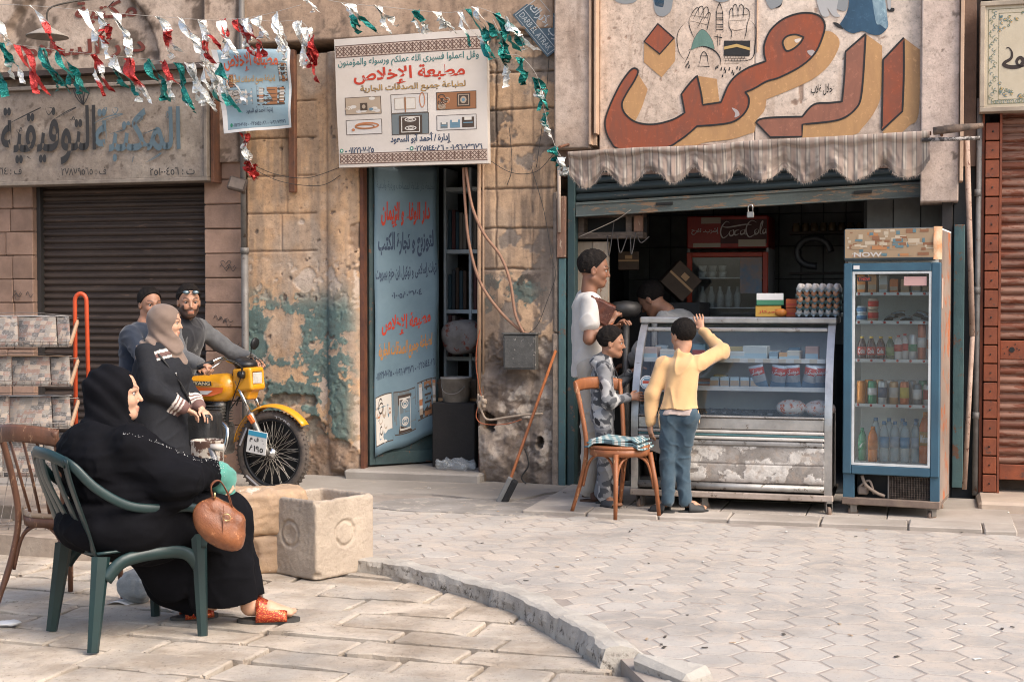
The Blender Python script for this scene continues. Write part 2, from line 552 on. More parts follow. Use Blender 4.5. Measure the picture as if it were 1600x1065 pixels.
# -- signed-distance bodies
def _smin(a, b, k):
 h = np.clip(.5 + .5 * (b - a) / k, 0,1)
 return b * (1 - h) + a * h - k * h * (1 - h)
class SD:
 def __init__(s, k=.02):
  s.p = []; s.k = k; s.fx = None
 def cap(s, a, b, ra, rb=None, k=None, flat=None, op=1):
  a, b = np.array(a, float), np.array(b, float)
  rb = ra if rb is None else rb
  m = max(ra, rb) * (1.0 if flat is None else max(1, flat[1]))
  s.p.append(('c', a, b, ra, rb, flat, k, op, np.minimum(a, b) - m, np.maximum(a, b) + m)); return s
 def ell(s, c, r, rot=None, k=None, op=1):
  c = np.array(c, float); r = np.array(r if hasattr(r, '__len__') else (r, r, r), float)
  R = np.array(Euler(rot).to_matrix()) if rot is not None else np.eye(3)
  e = np.abs(R) @ r
  s.p.append(('e', c, r, R, None, None, k, op, c - e, c + e)); return s
 def box(s, c, h, rot=None, rd=.01, k=None, op=1):
  c = np.array(c, float); h = np.array(h, float)
  R = np.array(Euler(rot).to_matrix()) if rot is not None else np.eye(3)
  e = np.abs(R) @ h + rd
  s.p.append(('b', c, h, R, rd, None, k, op, c - e, c + e)); return s
 def chain(s, pts, rs, k=None, flat=None):
  for i in range(len(pts) - 1): s.cap(pts[i], pts[i + 1], rs[i], rs[i + 1], k, flat)
  return s
 def ev(s, q, P):
  ty = q[0]
  if ty == 'c':
   _, a, b, ra, rb, fl = q[:6]
   if fl is not None:
    n = np.array(fl[0], float); n /= np.linalg.norm(n)
    P = P + ((P - a) @ n)[..., None] * n * (1 / fl[1] - 1)
    ab0 = b - a
    b = b + n * (ab0 @ n) * (1 / fl[1] - 1)
   ab = b - a; L = max(ab @ ab, 1e-12)
   t = np.clip(((P - a) @ ab) / L, 0,1)
   d = P - a - t[..., None] * ab
   return np.sqrt((d * d).sum(-1)) - (ra + (rb - ra) * t)
  if ty == 'e':
   _, c, r, R = q[:4]
   L = (P - c) @ R
   k0 = np.sqrt(((L / r) ** 2).sum(-1)); k1 = np.sqrt(((L / (r * r)) ** 2).sum(-1))
   return k0 * (k0 - 1) / np.maximum(k1,1e-6)
  _, c, h, R, rd = q[:5]
  L = np.abs((P - c) @ R) - h
  return np.sqrt((np.maximum(L, 0) ** 2).sum(-1)) + np.minimum(L.max(-1), 0) - rd
 def build(s, res=.006, M=None, cut=None, smooth=0):
  pad = res * 3 + .01
  pos = [q for q in s.p if q[7] > 0]
  lo = np.min([q[8] for q in pos], 0) - pad - s.k; hi = np.max([q[9] for q in pos], 0) + pad + s.k
  n = np.ceil((hi - lo) / res).astype(int) + 1
  B = 12
  nb = np.ceil(n / B).astype(int); n = nb * B + 1
  D = np.full(n, 1.0, dtype=np.float32)
  ax = [lo[i] + np.arange(n[i]) * res for i in range(3)]
  half = B * res / 2 * sqrt(3)
  # coarse pass at block centres
  cc = np.stack(np.meshgrid(*[lo[i] + (np.arange(nb[i]) + .5) * B * res for i in range(3)], indexing='ij'), -1)
  def field(P, qs):
   d = None
   for q in qs:
    e = s.ev(q, P); k = q[6] or s.k
    if q[7] > 0: d = e if d is None else _smin(d, e, k)
    else:
     if d is None: continue
     d = -_smin(-d, e, k)
   if s.fx is not None: d = s.fx(P, d)
   return d
  dc = field(cc.reshape(-1,3), s.p).reshape(nb)
  margin = half * 1.25 + s.k + .03
  for bi, bj, bk in np.argwhere(np.abs(dc) < margin * 2.2):
   c = cc[bi, bj, bk]
   qs = [q for q in s.p if np.all(c + B * res / 2 + s.k * 2 + .012 + (q[6] or 0) > q[8]) and np.all(c - B * res / 2 - s.k * 2 - .012 - (q[6] or 0) < q[9])]
   sl = tuple(slice(v * B, v * B + B + 1) for v in (bi, bj, bk))
   if not any(q[7] > 0 for q in qs):
    D[sl] = np.where(D[sl] == 1.0,.5, D[sl]); continue
   P = np.stack(np.meshgrid(ax[0][sl[0]], ax[1][sl[1]], ax[2][sl[2]], indexing='ij'), -1)
   v = field(P, qs)
   D[sl] = v
  for bi, bj, bk in np.argwhere(dc <= -margin * 2.2):
   sl = tuple(slice(v * B, v * B + B + 1) for v in (bi, bj, bk))
   w = D[sl]; D[sl] = np.where(w == 1.0,-1.0, w)
  if cut is not None:
   P = np.stack(np.meshgrid(*ax, indexing='ij'), -1)
   D = np.maximum(D, cut(P).astype(np.float32)); del P
  D[0] = D[-1] = 1; D[:, 0] = D[:, -1] = 1; D[:, :, 0] = D[:, :, -1] = 1
  v, f = surface_nets(D, lo, res)
  for _ in range(smooth): v = lap(v, f)
  if M is not None:
   m = np.array(M); v = v @ m[:3, :3].T + m[:3,3]
  return NPM(v, f)
def lap(v, f):
 a = np.zeros_like(v); c = np.zeros(len(v))
 for i, j in ((0,1),(1,2),(2,3),(3,0)):
  np.add.at(a, f[:, i], v[f[:, j]]); np.add.at(c, f[:, i], 1)
  np.add.at(a, f[:, j], v[f[:, i]]); np.add.at(c, f[:, j], 1)
 return v * .4 + .6 * a / np.maximum(c, 1)[:, None]
def surface_nets(D, lo, res):
 S = D < 0
 nx, ny, nz = D.shape
 c = np.zeros((nx - 1, ny - 1, nz - 1), dtype=np.uint8)
 for i in (0,1):
  for j in (0,1):
   for k in (0,1):
    c += S[i:nx - 1 + i, j:ny - 1 + j, k:nz - 1 + k]
 cells = np.argwhere((c > 0) & (c < 8))
 idx = np.full(c.shape, -1, dtype=np.int32); idx[tuple(cells.T)] = np.arange(len(cells))
 acc = np.zeros((len(cells), 3)); cnt = np.zeros(len(cells))
 corners = np.array([(i, j, k) for i in (0,1) for j in (0,1) for k in (0,1)])
 val = [D[tuple((cells + o).T)] for o in corners]
 for a in range(8):
  for b in range(a + 1,8):
   if np.abs(corners[a] - corners[b]).sum() != 1: continue
   va, vb = val[a], val[b]
   m = (va < 0) != (vb < 0)
   t = (va[m] / (va[m] - vb[m]))[:, None]
   acc[m] += corners[a] + t * (corners[b] - corners[a]); cnt[m] += 1
 v = lo + (cells + acc / cnt[:, None]) * res
 faces = []
 for ax in range(3):
  A = [slice(None)] * 3; Bs = [slice(None)] * 3
  A[ax] = slice(0,-1); Bs[ax] = slice(1, None)
  o1, o2 = [(1,2),(2,0),(0,1)][ax]
  for sgn in (0,1):
   E = (S[tuple(A)] & ~S[tuple(Bs)]) if sgn == 0 else (~S[tuple(A)] & S[tuple(Bs)])
   e = np.argwhere(E)
   e = e[(e[:, o1] > 0) & (e[:, o2] > 0) & (e[:, o1] < D.shape[o1] - 1) & (e[:, o2] < D.shape[o2] - 1)]
   d1 = np.zeros(3, int); d1[o1] = 1; d2 = np.zeros(3, int); d2[o2] = 1
   q = [idx[tuple((e - x).T)] for x in (d1 + d2, d2, d1 * 0, d1)]
   if sgn: q = q[::-1]
   faces.append(np.stack(q, -1))
 f = np.concatenate(faces)
 f = f[(f >= 0).all(1)]
 return v, f
_nr = np.random.RandomState(3)
_dirs = _nr.randn(24,3); _dirs /= np.linalg.norm(_dirs, axis=1)[:, None]; _ph = _nr.rand(24) * 6.28
def wob(P, freq, n=6, seed=0, aniso=None):
 o = 0
 for i in range(n):
  d = _dirs[(i + seed) % 24] * freq * (1 + .55 * i)
  if aniso is not None: d = d * np.array(aniso)
  o = o + np.sin(P @ d + _ph[(i * 5 + seed) % 24] + 1.7 * np.sin(P @ _dirs[(i + seed + 7) % 24] * freq * .6)) / (1 + .45 * i)
 return o / n * 1.7
# -- worn wall sheets
_tab = np.random.RandomState(11).rand(256,256)
def vn(x, y):
 xi, yi = np.floor(x).astype(int), np.floor(y).astype(int)
 fx, fy = x - xi, y - yi
 fx = fx * fx * (3 - 2 * fx); fy = fy * fy * (3 - 2 * fy)
 g = lambda a, b: _tab[a & 255, b & 255]
 return (g(xi, yi) * (1 - fx) + g(xi + 1, yi) * fx) * (1 - fy) + (g(xi, yi + 1) * (1 - fx) + g(xi + 1, yi + 1) * fx) * fy
def fbm(x, y, sc=1.0, o=5, r=.55, seed=0):
 s, a, t = 0,1,0
 for i in range(o):
  s = s + a * vn(x * sc + seed * 17.3 + i * 31.7, y * sc + seed * 9.1 + i * 11.9); t += a; a *= r; sc *= 2.03
 return s / t
def stp(v, a, b):
 t = np.clip((v - a) / (b - a), 0,1)
 return t * t * (3 - 2 * t)
def blob(u, z, cu, cz, ru, rz):
 return np.clip(1 - np.sqrt(((u - cu) / ru) ** 2 + ((z - cz) / rz) ** 2), -1,1)
def wall_sheet(u0, u1, z0, z1, st, fn, holes=(), thick=.25):
 nu, nz = max(1, int(round((u1 - u0) / st))), max(1, int(round((z1 - z0) / st)))
 uu, zz = np.linspace(u0, u1, nu + 1), np.linspace(z0, z1, nz + 1)
 U, Z = np.meshgrid(uu, zz)
 d, c = fn(U, Z)
 V = np.stack([U, d, Z], -1).reshape(-1,3); C = c.reshape(-1,3)
 i, j = np.meshgrid(np.arange(nu), np.arange(nz))
 a = (j * (nu + 1) + i).ravel()
 F = np.stack([a, a + 1, a + nu + 2, a + nu + 1], -1)
 cu, cz = (uu[:-1] + uu[1:]) / 2,(zz[:-1] + zz[1:]) / 2
 CU, CZ = np.meshgrid(cu, cz)
 keep = np.ones(CU.shape, bool)
 for h in holes: keep &= ~((CU > h[0]) & (CU < h[1]) & (CZ > h[2]) & (CZ < h[3]))
 F = F[keep.ravel()]
 # edges of the sheet run back into the wall so that it has thickness
 e = {}
 for q in F:
  for k in range(4):
   x, y = int(q[k]), int(q[(k + 1) % 4])
   if (y, x) in e: del e[(y, x)]
   else: e[(x, y)] = 1
 if e:
  E_ = np.array(list(e.keys()))
  ids = np.unique(E_); mp = {int(k): len(V) + n for n, k in enumerate(ids)}
  Vb = V[ids].copy(); Vb[:, 1] = thick
  V = np.concatenate([V, Vb]); C = np.concatenate([C, C[ids] * .8])
  F = np.concatenate([F, np.array([(y, x, mp[int(x)], mp[int(y)]) for x, y in E_])])
 return NPM(V, F, np.clip(C, 0,1))
def wallmat(name='worn_wall', rough=.92, fine=.4, spec=.2):
 if name in _mc: return _mc[name]
 g = G(name)
 at = g.n('ShaderNodeVertexColor'); at.layer_name = 'Col'
 c = g.mix(g.step(g.noise(14,9,.72), .42,.75), at.outputs[0], (.10,.075,.055))
 c = g.mix(.5, c, at.outputs[0])
 c = g.mix(g.math('MULTIPLY', g.step(g.noise(34,9,.75), .54,.66), .45), c, (.09,.065,.05))
 b = g.bump(g.noise(70,8,.7), fine, .006)
 g.bump(g.noise(9,6,.6), .3,.03, base=b)
 _mc[name] = g.fin(c, rough, 0.0, Specular_IOR_Level=spec)
 return g.m
def lerp(a, b, t):
 return np.array(a) * (1 - t[..., None]) + np.array(b) * t[..., None] if not isinstance(a, np.ndarray) or a.ndim == 1 else a * (1 - t[..., None]) + (np.array(b) * t[..., None])
# == GROUND
m_dust = mat('dusty_earth', (.34,.28,.225),(.24,.20,.165), scale=3, bump=.3, grime=.3)
gd = MB(); gd.box(-60,60,-60,80,-.9,-.075)
solo('ground', gd, m_dust, kind='structure')
_g = G('street_paver')
_w = _g.wpos(); _c = _g.mix(_g.step(_g.noise(1.3,7,.65, _w), .38,.62),(.415,.38,.34),(.315,.29,.262))
_c = _g.mix(_g.math('MULTIPLY', _g.step(_g.noise(2.6,10,.75, _w, 1.5), .46,.60), .8), _c, (.46,.39,.325))
_oi = _g.n('ShaderNodeObjectInfo'); _mr = _g.n('ShaderNodeMapRange'); _g.put(_mr.inputs[0], _oi.outputs['Random']); _mr.inputs[3].default_value = .93; _mr.inputs[4].default_value = 1.06
_hs = _g.n('ShaderNodeHueSaturation'); _g.put(_hs.inputs['Color'], _c); _g.put(_hs.inputs['Value'], _mr.outputs[0])
_c = _g.mix(_g.math('MULTIPLY', _g.step(_g.noise(55,6,.75, _w), .56,.70), .6), _hs.outputs[0], (.13,.115,.10))
_c = _g.mix(_g.math('MULTIPLY', _g.step(_g.noise(.9,7,.65, _w), .54,.72), .5), _c, (.15,.135,.12))
_g.bump(_g.noise(38,9,.75, _w), .5,.010)
m_paver = _g.fin(_c, .95,0.0, Specular_IOR_Level=.08)
m_bed = mat('joint_sand', (.36,.31,.265),(.27,.23,.20), scale=5, bump=.4, grime=.3, gcol=(.10,.08,.06))
# the kerb's line, from the bottom of the picture round to behind the trough and on to the left
KL = [(.62,4.9),(.50,5.42),(.40,5.93),(.22,6.45),(0.0,6.95),(-.42,7.5),(-.80,7.84),(-1.6,8.12),(-2.6,8.4)]
KP = catmull([(x, y, 0) for x, y in KL], 8)
def street_side(x, y):
 best, sg = 1e9,1
 for a, b in zip(KP[:-1], KP[1:]):
  dx, dy = b.x - a.x, b.y - a.y
  L = dx * dx + dy * dy
  t = max(0, min(1,((x - a.x) * dx + (y - a.y) * dy) / L))
  qx, qy = a.x + dx * t - x, a.y + dy * t - y
  d = qx * qx + qy * qy
  if d < best:
   best = d; sg = 1 if dx * (y - a.y) - dy * (x - a.x) < 0 else -1
 return sqrt(best) * sg
street = T('street', None, None, kind='structure')
bed = MB()
_poly = [(p.x, p.y) for p in KP] + [(-7,9.6),(-7,14),(9,14),(9,4.2),(.7,4.2)]
bed.prism(_poly, -.3,-.0018, axis='z')
street.add('joint_bed', bed, m_bed)
HX = .118
def hexmesh(mb, cx, cy, z, rnd, shrink=.0045):
 r = HX - shrink
 tx, ty = rnd.uniform(-.003,.003), rnd.uniform(-.003,.003)
 top, mid, bot = [],[],[]
 for k in range(6):
  a = k * pi / 3 + rnd.uniform(-.02,.02)
  rr = r * rnd.uniform(.975,1.01)
  x, y = cos(a) * rr, sin(a) * rr
  top.append((cx + x * .96, cy + y * .96, z + tx * x + ty * y))
  mid.append((cx + x, cy + y, z - .004 + tx * x + ty * y)); bot.append((cx + x, cy + y, -.05))
 fs = [(0,1,2,3,4,5)]
 for k in range(6):
  l = (k + 1) % 6
  fs += [(6 + k, 6 + l, l, k),(12 + k, 12 + l, 6 + l, 6 + k)]
 mb.add(top + mid + bot, fs)
cells = []
ang = radians(-14)
for i in range(-40,60):
 for j in range(-50,60):
  lx, ly = i * HX * 1.5,(j + .5 * (i % 2)) * HX * sqrt(3)
  x, y = 1.5 + lx * cos(ang) - ly * sin(ang), 7.0 + lx * sin(ang) + ly * cos(ang)
  if y < 4.7 or y > 11 or abs(x) > 5.2 or x < -2.3: continue
  if abs(x) > .42 * y + .5 or street_side(x, y) < .10: continue
  fy = (x - FO[0]) * sin(TH) + (y - FO[1]) * cos(TH)
  if fy > (-1.5 if x > .2 else -1.15): continue
  cells.append((y, x))
cells.sort()
_pr = random.Random(4)
_hexm = []
for k in range(10):
 q = MB(); hexmesh(q, 0,0,0, _pr); _hexm.append(q.mesh('paver', m_paver))
far_p = MB()
for n, (y, x) in enumerate(cells):
 dz = _pr.uniform(-.0006,.0012)
 if n < 296:
  o = street.share('paver', _pr.choice(_hexm),(x, y, dz), rz=ang + _pr.randrange(6) * pi / 3)
 else:
  q = MB(); hexmesh(q, 0,0, dz - .001, _pr)
  far_p.merge(q, M=Matrix.Translation((x, y, 0)) @ Matrix.Rotation(ang, 4, 'Z'))
street.add('far_pavers', far_p, m_paver, kind='stuff')
# sand-filled cracks across the street
def strip(mb, pts, w, z, n=6, h=.004, jit=.4):
 P = catmull([(x, y, 0) for x, y in pts], n)
 rr = random.Random(len(pts))
 vs, fs = [],[]
 for i, p in enumerate(P):
  t = (P[min(i + 1, len(P) - 1)] - P[max(i - 1,0)]).normalized(); nn = Vector((-t.y, t.x, 0))
  ww = w * rr.uniform(1 - jit, 1 + jit) * (1 if 0 < i < len(P) - 1 else .05)
  a, b = p + nn * ww, p - nn * ww * rr.uniform(.6,1.3)
  vs += [(a.x, a.y, z),((p.x + a.x) / 2,(p.y + a.y) / 2, z + h),((p.x + b.x) / 2,(p.y + b.y) / 2, z + h),(b.x, b.y, z)]
 for i in range(len(P) - 1):
  for k in range(3): fs.append((i * 4 + k, i * 4 + k + 1, i * 4 + 4 + k + 1, i * 4 + 4 + k))
 mb.add(vs, fs, 0, True)
crk = MB()
def gl(*p):
 return [tuple(gp(a, b))[:2] for a, b in p]
for _ in range(26):
 c = Vector((_pr.uniform(.4,3), _pr.uniform(5.6,9.2), 0))
 if street_side(c.x, c.y) < .3: continue
 a = _pr.uniform(-.5,.2)
 strip(crk, [(c.x - .04 * cos(a), c.y - .04 * sin(a)),(c.x, c.y),(c.x + .05 * cos(a), c.y + .05 * sin(a))], .009,.0,3)
street.add('sand_in_cracks', crk, m_bed, kind='stuff')
# concrete laid in front of the doors, and the raised step of the shop
m_conc = mat('old_concrete', (.36,.325,.285),(.27,.24,.21), scale=1.6, bump=.45, bscale=16, grime=.5, gcol=(.15,.125,.10), wear=(.42,.36,.29), wth=.60)
def edge_poly(pts, jit=.03, n=5):
 r = random.Random(9)
 return [(p.x + r.uniform(-jit, jit), p.y + r.uniform(-jit, jit)) for p in catmull([(a, b, 0) for a, b in pts], n, True)]
apr = MB()
_a = edge_poly([(-5.5,-.98),(-3.2,-1.05),(-1.6,-.95),(-.9,-.78),(-.2,-.9),(.05,-.5),(.1,.1),(-2,.12),(-5.5,.12)], .02)
apr.prism(_a, -.05,.014, axis='z')
street_apron = T('pavement_apron', None, None, frame=FACADE, kind='structure')
street_apron.add('concrete_slab', apr, m_conc)
apr = MB(); apr.prism(edge_poly([(-.95,-1.5),(-.3,-1.55),(.25,-1.5),(.3,-1.15),(.2,-.8),(-.4,-.86),(-.9,-1.0)], .03), -.05,.006, axis='z')
street_apron.add('concrete_patch', apr, mat('patch_concrete', (.33,.305,.28),(.26,.235,.21), scale=4, bump=.7, bscale=22, grime=.5, wear=(.44,.39,.33), wth=.56))
m_step = mat('step_stone', (.44,.385,.33),(.34,.295,.25), scale=2.5, bump=.4, grime=.55, gcol=(.17,.14,.11), objrand=.10)
rr = random.Random(21)
u = .12
while u < 3.3:
 w = rr.uniform(.42,.62)
 q = MB(); q.cbox(u + .004, min(u + w, 3.32) - .004,-1.46 + rr.uniform(-.015,.015), -1.16,-.06,.026,.008,.004, rnd=rr)
 street_apron.add('edge_stone', q, m_step); u += w
for r_ in range(2):
 u = .12
 while u < 3.25:
  w = rr.uniform(.5,.9)
  q = MB(); q.cbox(u + .004, min(u + w, 3.32) - .004,-1.152 + r_ * .575,-1.152 + (r_ + 1) * .575 - .006,-.06,.024,.004,.002, rnd=rr)
  street_apron.add('floor_slab', q, m_step); u += w
q = MB(); q.cbox(-1.75,-.6,-.10,1.6,-.05,.085,.02,.01, rnd=rr); street_apron.add('door_sill', q, m_conc)
q = MB(); q.cbox(3.12,5.6,-.52,.3,-.05,.07,.02,.008, rnd=rr); street_apron.add('gate_sill', q, mat('sill_concrete', (.46,.37,.29),(.38,.30,.24), scale=3, bump=.3, grime=.3))
# kerb stones
_g = G('kerb_concrete')
_c = _g.mix(_g.step(_g.noise(5,8,.65), .38,.64),(.44,.405,.355),(.34,.31,.27))
_z = _g.sep(_g.n('ShaderNodeTexCoord').outputs['Object'])[2]
_c = _g.mix(_g.math('MULTIPLY', _g.step(_g.noise(22,9,.75), .53,.62), _g.step(_z, .03,.004)), _c, (.10,.085,.07))
_g.bump(_g.noise(42,8,.75), .7,.012)
m_kerb = _g.fin(_c, .93,0.0, Specular_IOR_Level=.2)
kerb = T('kerb', None, None, kind='structure')
def kerb_piece(i0, i1, w0=.10, w1=.12, h=.035, nm='kerb_stone', seed=0):
 P = [KP[0].lerp(KP[1], 0)] if 0 else KP[i0:i1 + 1]
 F_ = catmull([tuple(p) for p in P], 5)
 prof = [(-1.0,-.09),(-1.0,-.03),(-.97,.0),(-.86,.8),(-.6,1.0),(0,1.04),(.6,.85),(1.0,.1),(1.0,-.09)]
 vs, fs = [],[]
 n = len(F_)
 for i, p in enumerate(F_):
  t = (F_[min(i + 1, n - 1)] - F_[max(i - 1,0)]).normalized(); nn = Vector((t.y, -t.x, 0))  # nn points to the street
  s_ = i * .02
  for k, (a, b) in enumerate(prof):
   ww = w0 if a < 0 else w1
   j = fbm(np.array([p.x * 6 + k * .8 + seed]), np.array([p.y * 6 + k * .5]), 1.4,4)[0] - .5
   z = b if b < 0 else b * h + (j * .02 if k in (3,4,5,6) else 0)
   e = 1.0 if 1 < i < n - 2 else .93
   q = p + nn * (a * ww * e + j * .035)
   vs.append((q.x, q.y, z if b > 0 or i not in (0, n - 1) else z))
 m_ = len(prof)
 for i in range(n - 1):
  for k in range(m_ - 1): fs.append((i * m_ + k, i * m_ + k + 1,(i + 1) * m_ + k + 1,(i + 1) * m_ + k))
 fs.append(tuple(range(m_))[::-1]); fs.append(tuple((n - 1) * m_ + k for k in range(m_)))
 q = MB(); q.add(vs, fs, 0, False)
 kerb.add(nm, q, m_kerb)
kerb_piece(13,22,.085,.10,.05, seed=1)
kerb_piece(22,33,.085,.10,.045, seed=2)
kerb_piece(33,46,.07,.09,.035, seed=3)
kerb_piece(46,63,.07,.09,.03, seed=4)
# the broken end piece, set askew
q = MB(); _c0 = gp(1052,1052)
q.cbox(-.17,.17,-.085,.085,-.1,.045,.022,.02, M=Matrix.Translation((_c0.x, _c0.y, 0)) @ Matrix.Rotation(radians(-52), 4, 'Z'), rnd=rr)
kerb.add('kerb_stone', q, m_kerb)
q = MB(); q.cbox(-.3,.3,-.085,.085,-.1,.04,.022,.015, M=Matrix.Translation((.62,5.02,0)) @ Matrix.Rotation(radians(-70), 4, 'Z'), rnd=rr)
kerb.add('kerb_stone', q, m_kerb)
# large slabs of the lower pavement
_g = G('limestone_slab')
_w = _g.wpos(); _c = _g.mix(_g.step(_g.noise(3.0,9,.66, _w), .40,.60),(.54,.455,.365),(.345,.28,.215))
_oi = _g.n('ShaderNodeObjectInfo'); _mr = _g.n('ShaderNodeMapRange'); _g.put(_mr.inputs[0], _oi.outputs['Random']); _mr.inputs[3].default_value = .86; _mr.inputs[4].default_value = 1.1
_hs = _g.n('ShaderNodeHueSaturation'); _g.put(_hs.inputs['Color'], _c); _g.put(_hs.inputs['Value'], _mr.outputs[0])
_c = _g.mix(_g.math('MULTIPLY', _g.step(_g.noise(1.7,7,.65, _w), .45,.68), .75), _hs.outputs[0], (.345,.32,.285))
_c = _g.mix(_g.math('MULTIPLY', _g.step(_g.noise(40,8,.75, _w), .57,.66), .75), _c, (.15,.115,.085))
_b = _g.bump(_g.noise(14,10,.75, _w), .8,.022)
m_slab = _g.fin(_c, .9,0.0, Specular_IOR_Level=.15)
pave = T('lower_pavement', None, None, kind='structure')
q = MB(); q.prism([(-9,3),(3,3),(.95,4.2)] + [(p.x + .03, p.y + .03) for p in KP] + [(-9,9.2)], -.3,-.085, axis='z'); pave.add('joint_bed', q, mat('joint_earth', (.22,.155,.11),(.12,.085,.06), scale=9, bump=.5))
PR = Matrix.Translation((-1.3,5.75,0)) @ Matrix.Rotation(radians(-17.5), 4, 'Z')
_pi = PR.inverted()
rr = random.Random(5)
def slab(mb, x0, x1, y0, y1, zt, M):
 A = [0,.012 / (x1 - x0)] + [k / 8 for k in range(1,8)] + [1 - .012 / (x1 - x0), 1]
 B_ = [0,.012 / (y1 - y0)] + [k / 4 for k in range(1,4)] + [1 - .012 / (y1 - y0), 1]
 n, m_ = len(A) - 1, len(B_) - 1
 ph = rr.uniform(0,50)
 vs, fs = [],[]
 tx, ty = rr.uniform(-.006,.006), rr.uniform(-.010,.010)
 for j, b in enumerate(B_):
  for i, a in enumerate(A):
   x = x0 + (x1 - x0) * a; y = y0 + (y1 - y0) * b
   nz = float(fbm(np.array([x * 3 + ph]), np.array([y * 3]), 2.2,4)[0]) - .5
   z = zt + tx * (a - .5) + ty * (b - .5) + nz * .010
   ea, eb = i in (0, n), j in (0, m_)
   if ea or eb:
    z -= .0035 + .012 * abs(nz) * 2
    x += nz * .045 * (1 if ea else 0); y += nz * .045 * (1 if eb else 0)
    if ea and eb: z -= .006; x += (.5 - a) * .02; y += (.5 - b) * .02
   vs.append(M @ Vector((x, y, z)))
 w = n + 1
 for j in range(m_):
  for i in range(n): fs.append((j * w + i, j * w + i + 1,(j + 1) * w + i + 1,(j + 1) * w + i))
 mb.add(vs, fs, 0, False)
 rim = [i for i in range(w)] + [j * w + n for j in range(1, m_ + 1)] + [m_ * w + i for i in range(n - 1,-1,-1)] + [j * w for j in range(m_ - 1,0,-1)]
 R_ = [vs[k] for k in rim]; k_ = len(R_)
 mb.add(R_ + [Vector((v.x, v.y, v.z - .12)) for v in R_],[((l + 1) % k_, l, k_ + l, k_ + (l + 1) % k_) for l in range(k_)], 0, False)
y = -1.7
row = 0
while y < 2.7:
 h = rr.uniform(.235,.30)
 x = -3.6 - rr.uniform(0,.5)
 while x < 3.4:
  w = rr.uniform(.46,.66) if rr.random() < .75 else rr.uniform(.28,.4)
  c = PR @ Vector((x + w / 2, y + h / 2,0))
  if c.y < 9.0 and street_side(c.x, c.y) < .12 and c.y > 4.55 and abs(c.x) < .42 * c.y + .8:
   q = MB(); slab(q, x + .009, x + w - .009, y + .009, y + h - .009,-.048 + rr.uniform(-.006,.006), PR)
   pave.add('paving_slab', q, m_slab)
  x += w
 y += h; row += 1
# raised stone courses at the left, where the paper rack stands
stepset = T('stone_steps', None, None, kind='structure')
m_blk = mat('rough_block', (.40,.325,.25),(.26,.20,.155), scale=4, bump=.6, bscale=20, grime=.5, gcol=(.12,.09,.07), objrand=.12)
for lvl, (ya, yb, zt) in enumerate([(1.95,2.5,.075),(2.5,3.35,.16)]):
 x = -3.9
 yy = ya
 while yy < yb - .1:
  x = -3.9 + rr.uniform(-.2,0)
  dy = min(.4, yb - yy)
  while x < -1.5:
   w = rr.uniform(.5,.8)
   if x + w > -1.35: w = -1.4 - x
   if w < .15: break
   q = MB(); slab(q, x + .006, x + w - .006, yy + .004, yy + dy - .004, zt, PR)
   for i, v in enumerate(q.v):
    if v[2] < zt - .08: q.v[i] = (v[0], v[1], -.08)
   stepset.add('step_block', q, m_blk); x += w
  yy += dy
# == THE ROW OF BUILDINGS (facade coordinates: u, depth, z)
m_wall = wallmat()
OCH, OCH2, BRN, GRY, TUR, CRM, DRK = map(np.array, [(.60,.385,.225),(.49,.295,.165),(.235,.155,.105),(.30,.255,.21),(.085,.15,.142),(.60,.46,.34),(.10,.075,.06)])
TOPZ = 5.6
def B_(u, z, pts):
 r = np.full(u.shape, -1.0)
 for p in pts: r = np.maximum(r, blob(u, z, *p))
 return r
# ---- left building: the library
lib = T('library_building', 'brown stone block library building with a plaster arch above its sign', 'building', (-4.2,0,0), FACADE)
m_stone = mat('brown_stone', (.34,.215,.155),(.24,.15,.105), scale=5, bump=.4, bscale=36, grime=.55, gcol=(.09,.06,.045), objrand=.14)
m_mortar = mat('brown_mortar', (.20,.13,.095), scale=8, bump=.3)
for _x in ((-3.045,-2.70),(-6.2,-4.705)): q = MB(); q.box(*_x, .03,.9,0,2.62); lib.add('wall_core', q, m_mortar)
rr = random.Random(31)
z = .0; zs = [0]
while zs[-1] < 2.55: zs.append(zs[-1] + .205)
zs[-1] = 2.62
for a, b in zip(zs[:-1], zs[1:]):
 for (x0, x1, spl) in ((-3.05,-2.685,1),(-6.2,-4.7,5)):
  xs = [x0] + sorted([x0 + (x1 - x0) * (k + (.35 if (round(a / .205) % 2) else 0)) / spl for k in range(1, spl)]) + [x1]
  if spl > 1: xs = [x0,-5.75,-5.38 + .1 * (round(a / .205) % 2), -4.93 + rr.uniform(-.05,.05), x1]
  for c, d in zip(xs[:-1], xs[1:]):
   q = MB(); q.cbox(c + .003, d - .003, rr.uniform(-.006,.004), .10, a + .003, b - .003,.007,.002, rnd=rr)
   lib.add('stone_block', q, m_stone)
q = MB()
def scr(pts, w=.003, mb=None, y=-.010, n=4):
 P = catmull([(a, y, b) for a, b in pts], n)
 (mb or q).tube(P, w, 4)
for (cu, cz, k) in ((-2.86,1.72,0),(-2.88,1.28,1),(-2.84,1.05,2),(-4.82,1.5,3),(-4.85,1.08,4)):
 r_ = random.Random(k)
 for _ in range(4 if k != 0 else 3):
  x, z_ = cu + r_.uniform(-.10,.05), cz + r_.uniform(-.03,.03)
  scr([(x, z_),(x + .02, z_ + r_.uniform(0,.04)),(x + .045, z_ - r_.uniform(0,.03)),(x + .075, z_ + r_.uniform(-.01,.03))], .0022)
scr([(-2.84,1.70),(-2.875,1.745),(-2.89,1.775),(-2.865,1.785),(-2.845,1.76),(-2.82,1.785),(-2.80,1.77),(-2.84,1.70)], .0025)
lib.add('scribbles', q, flat('marker_ink', (.045,.04,.04)), kind='stuff')
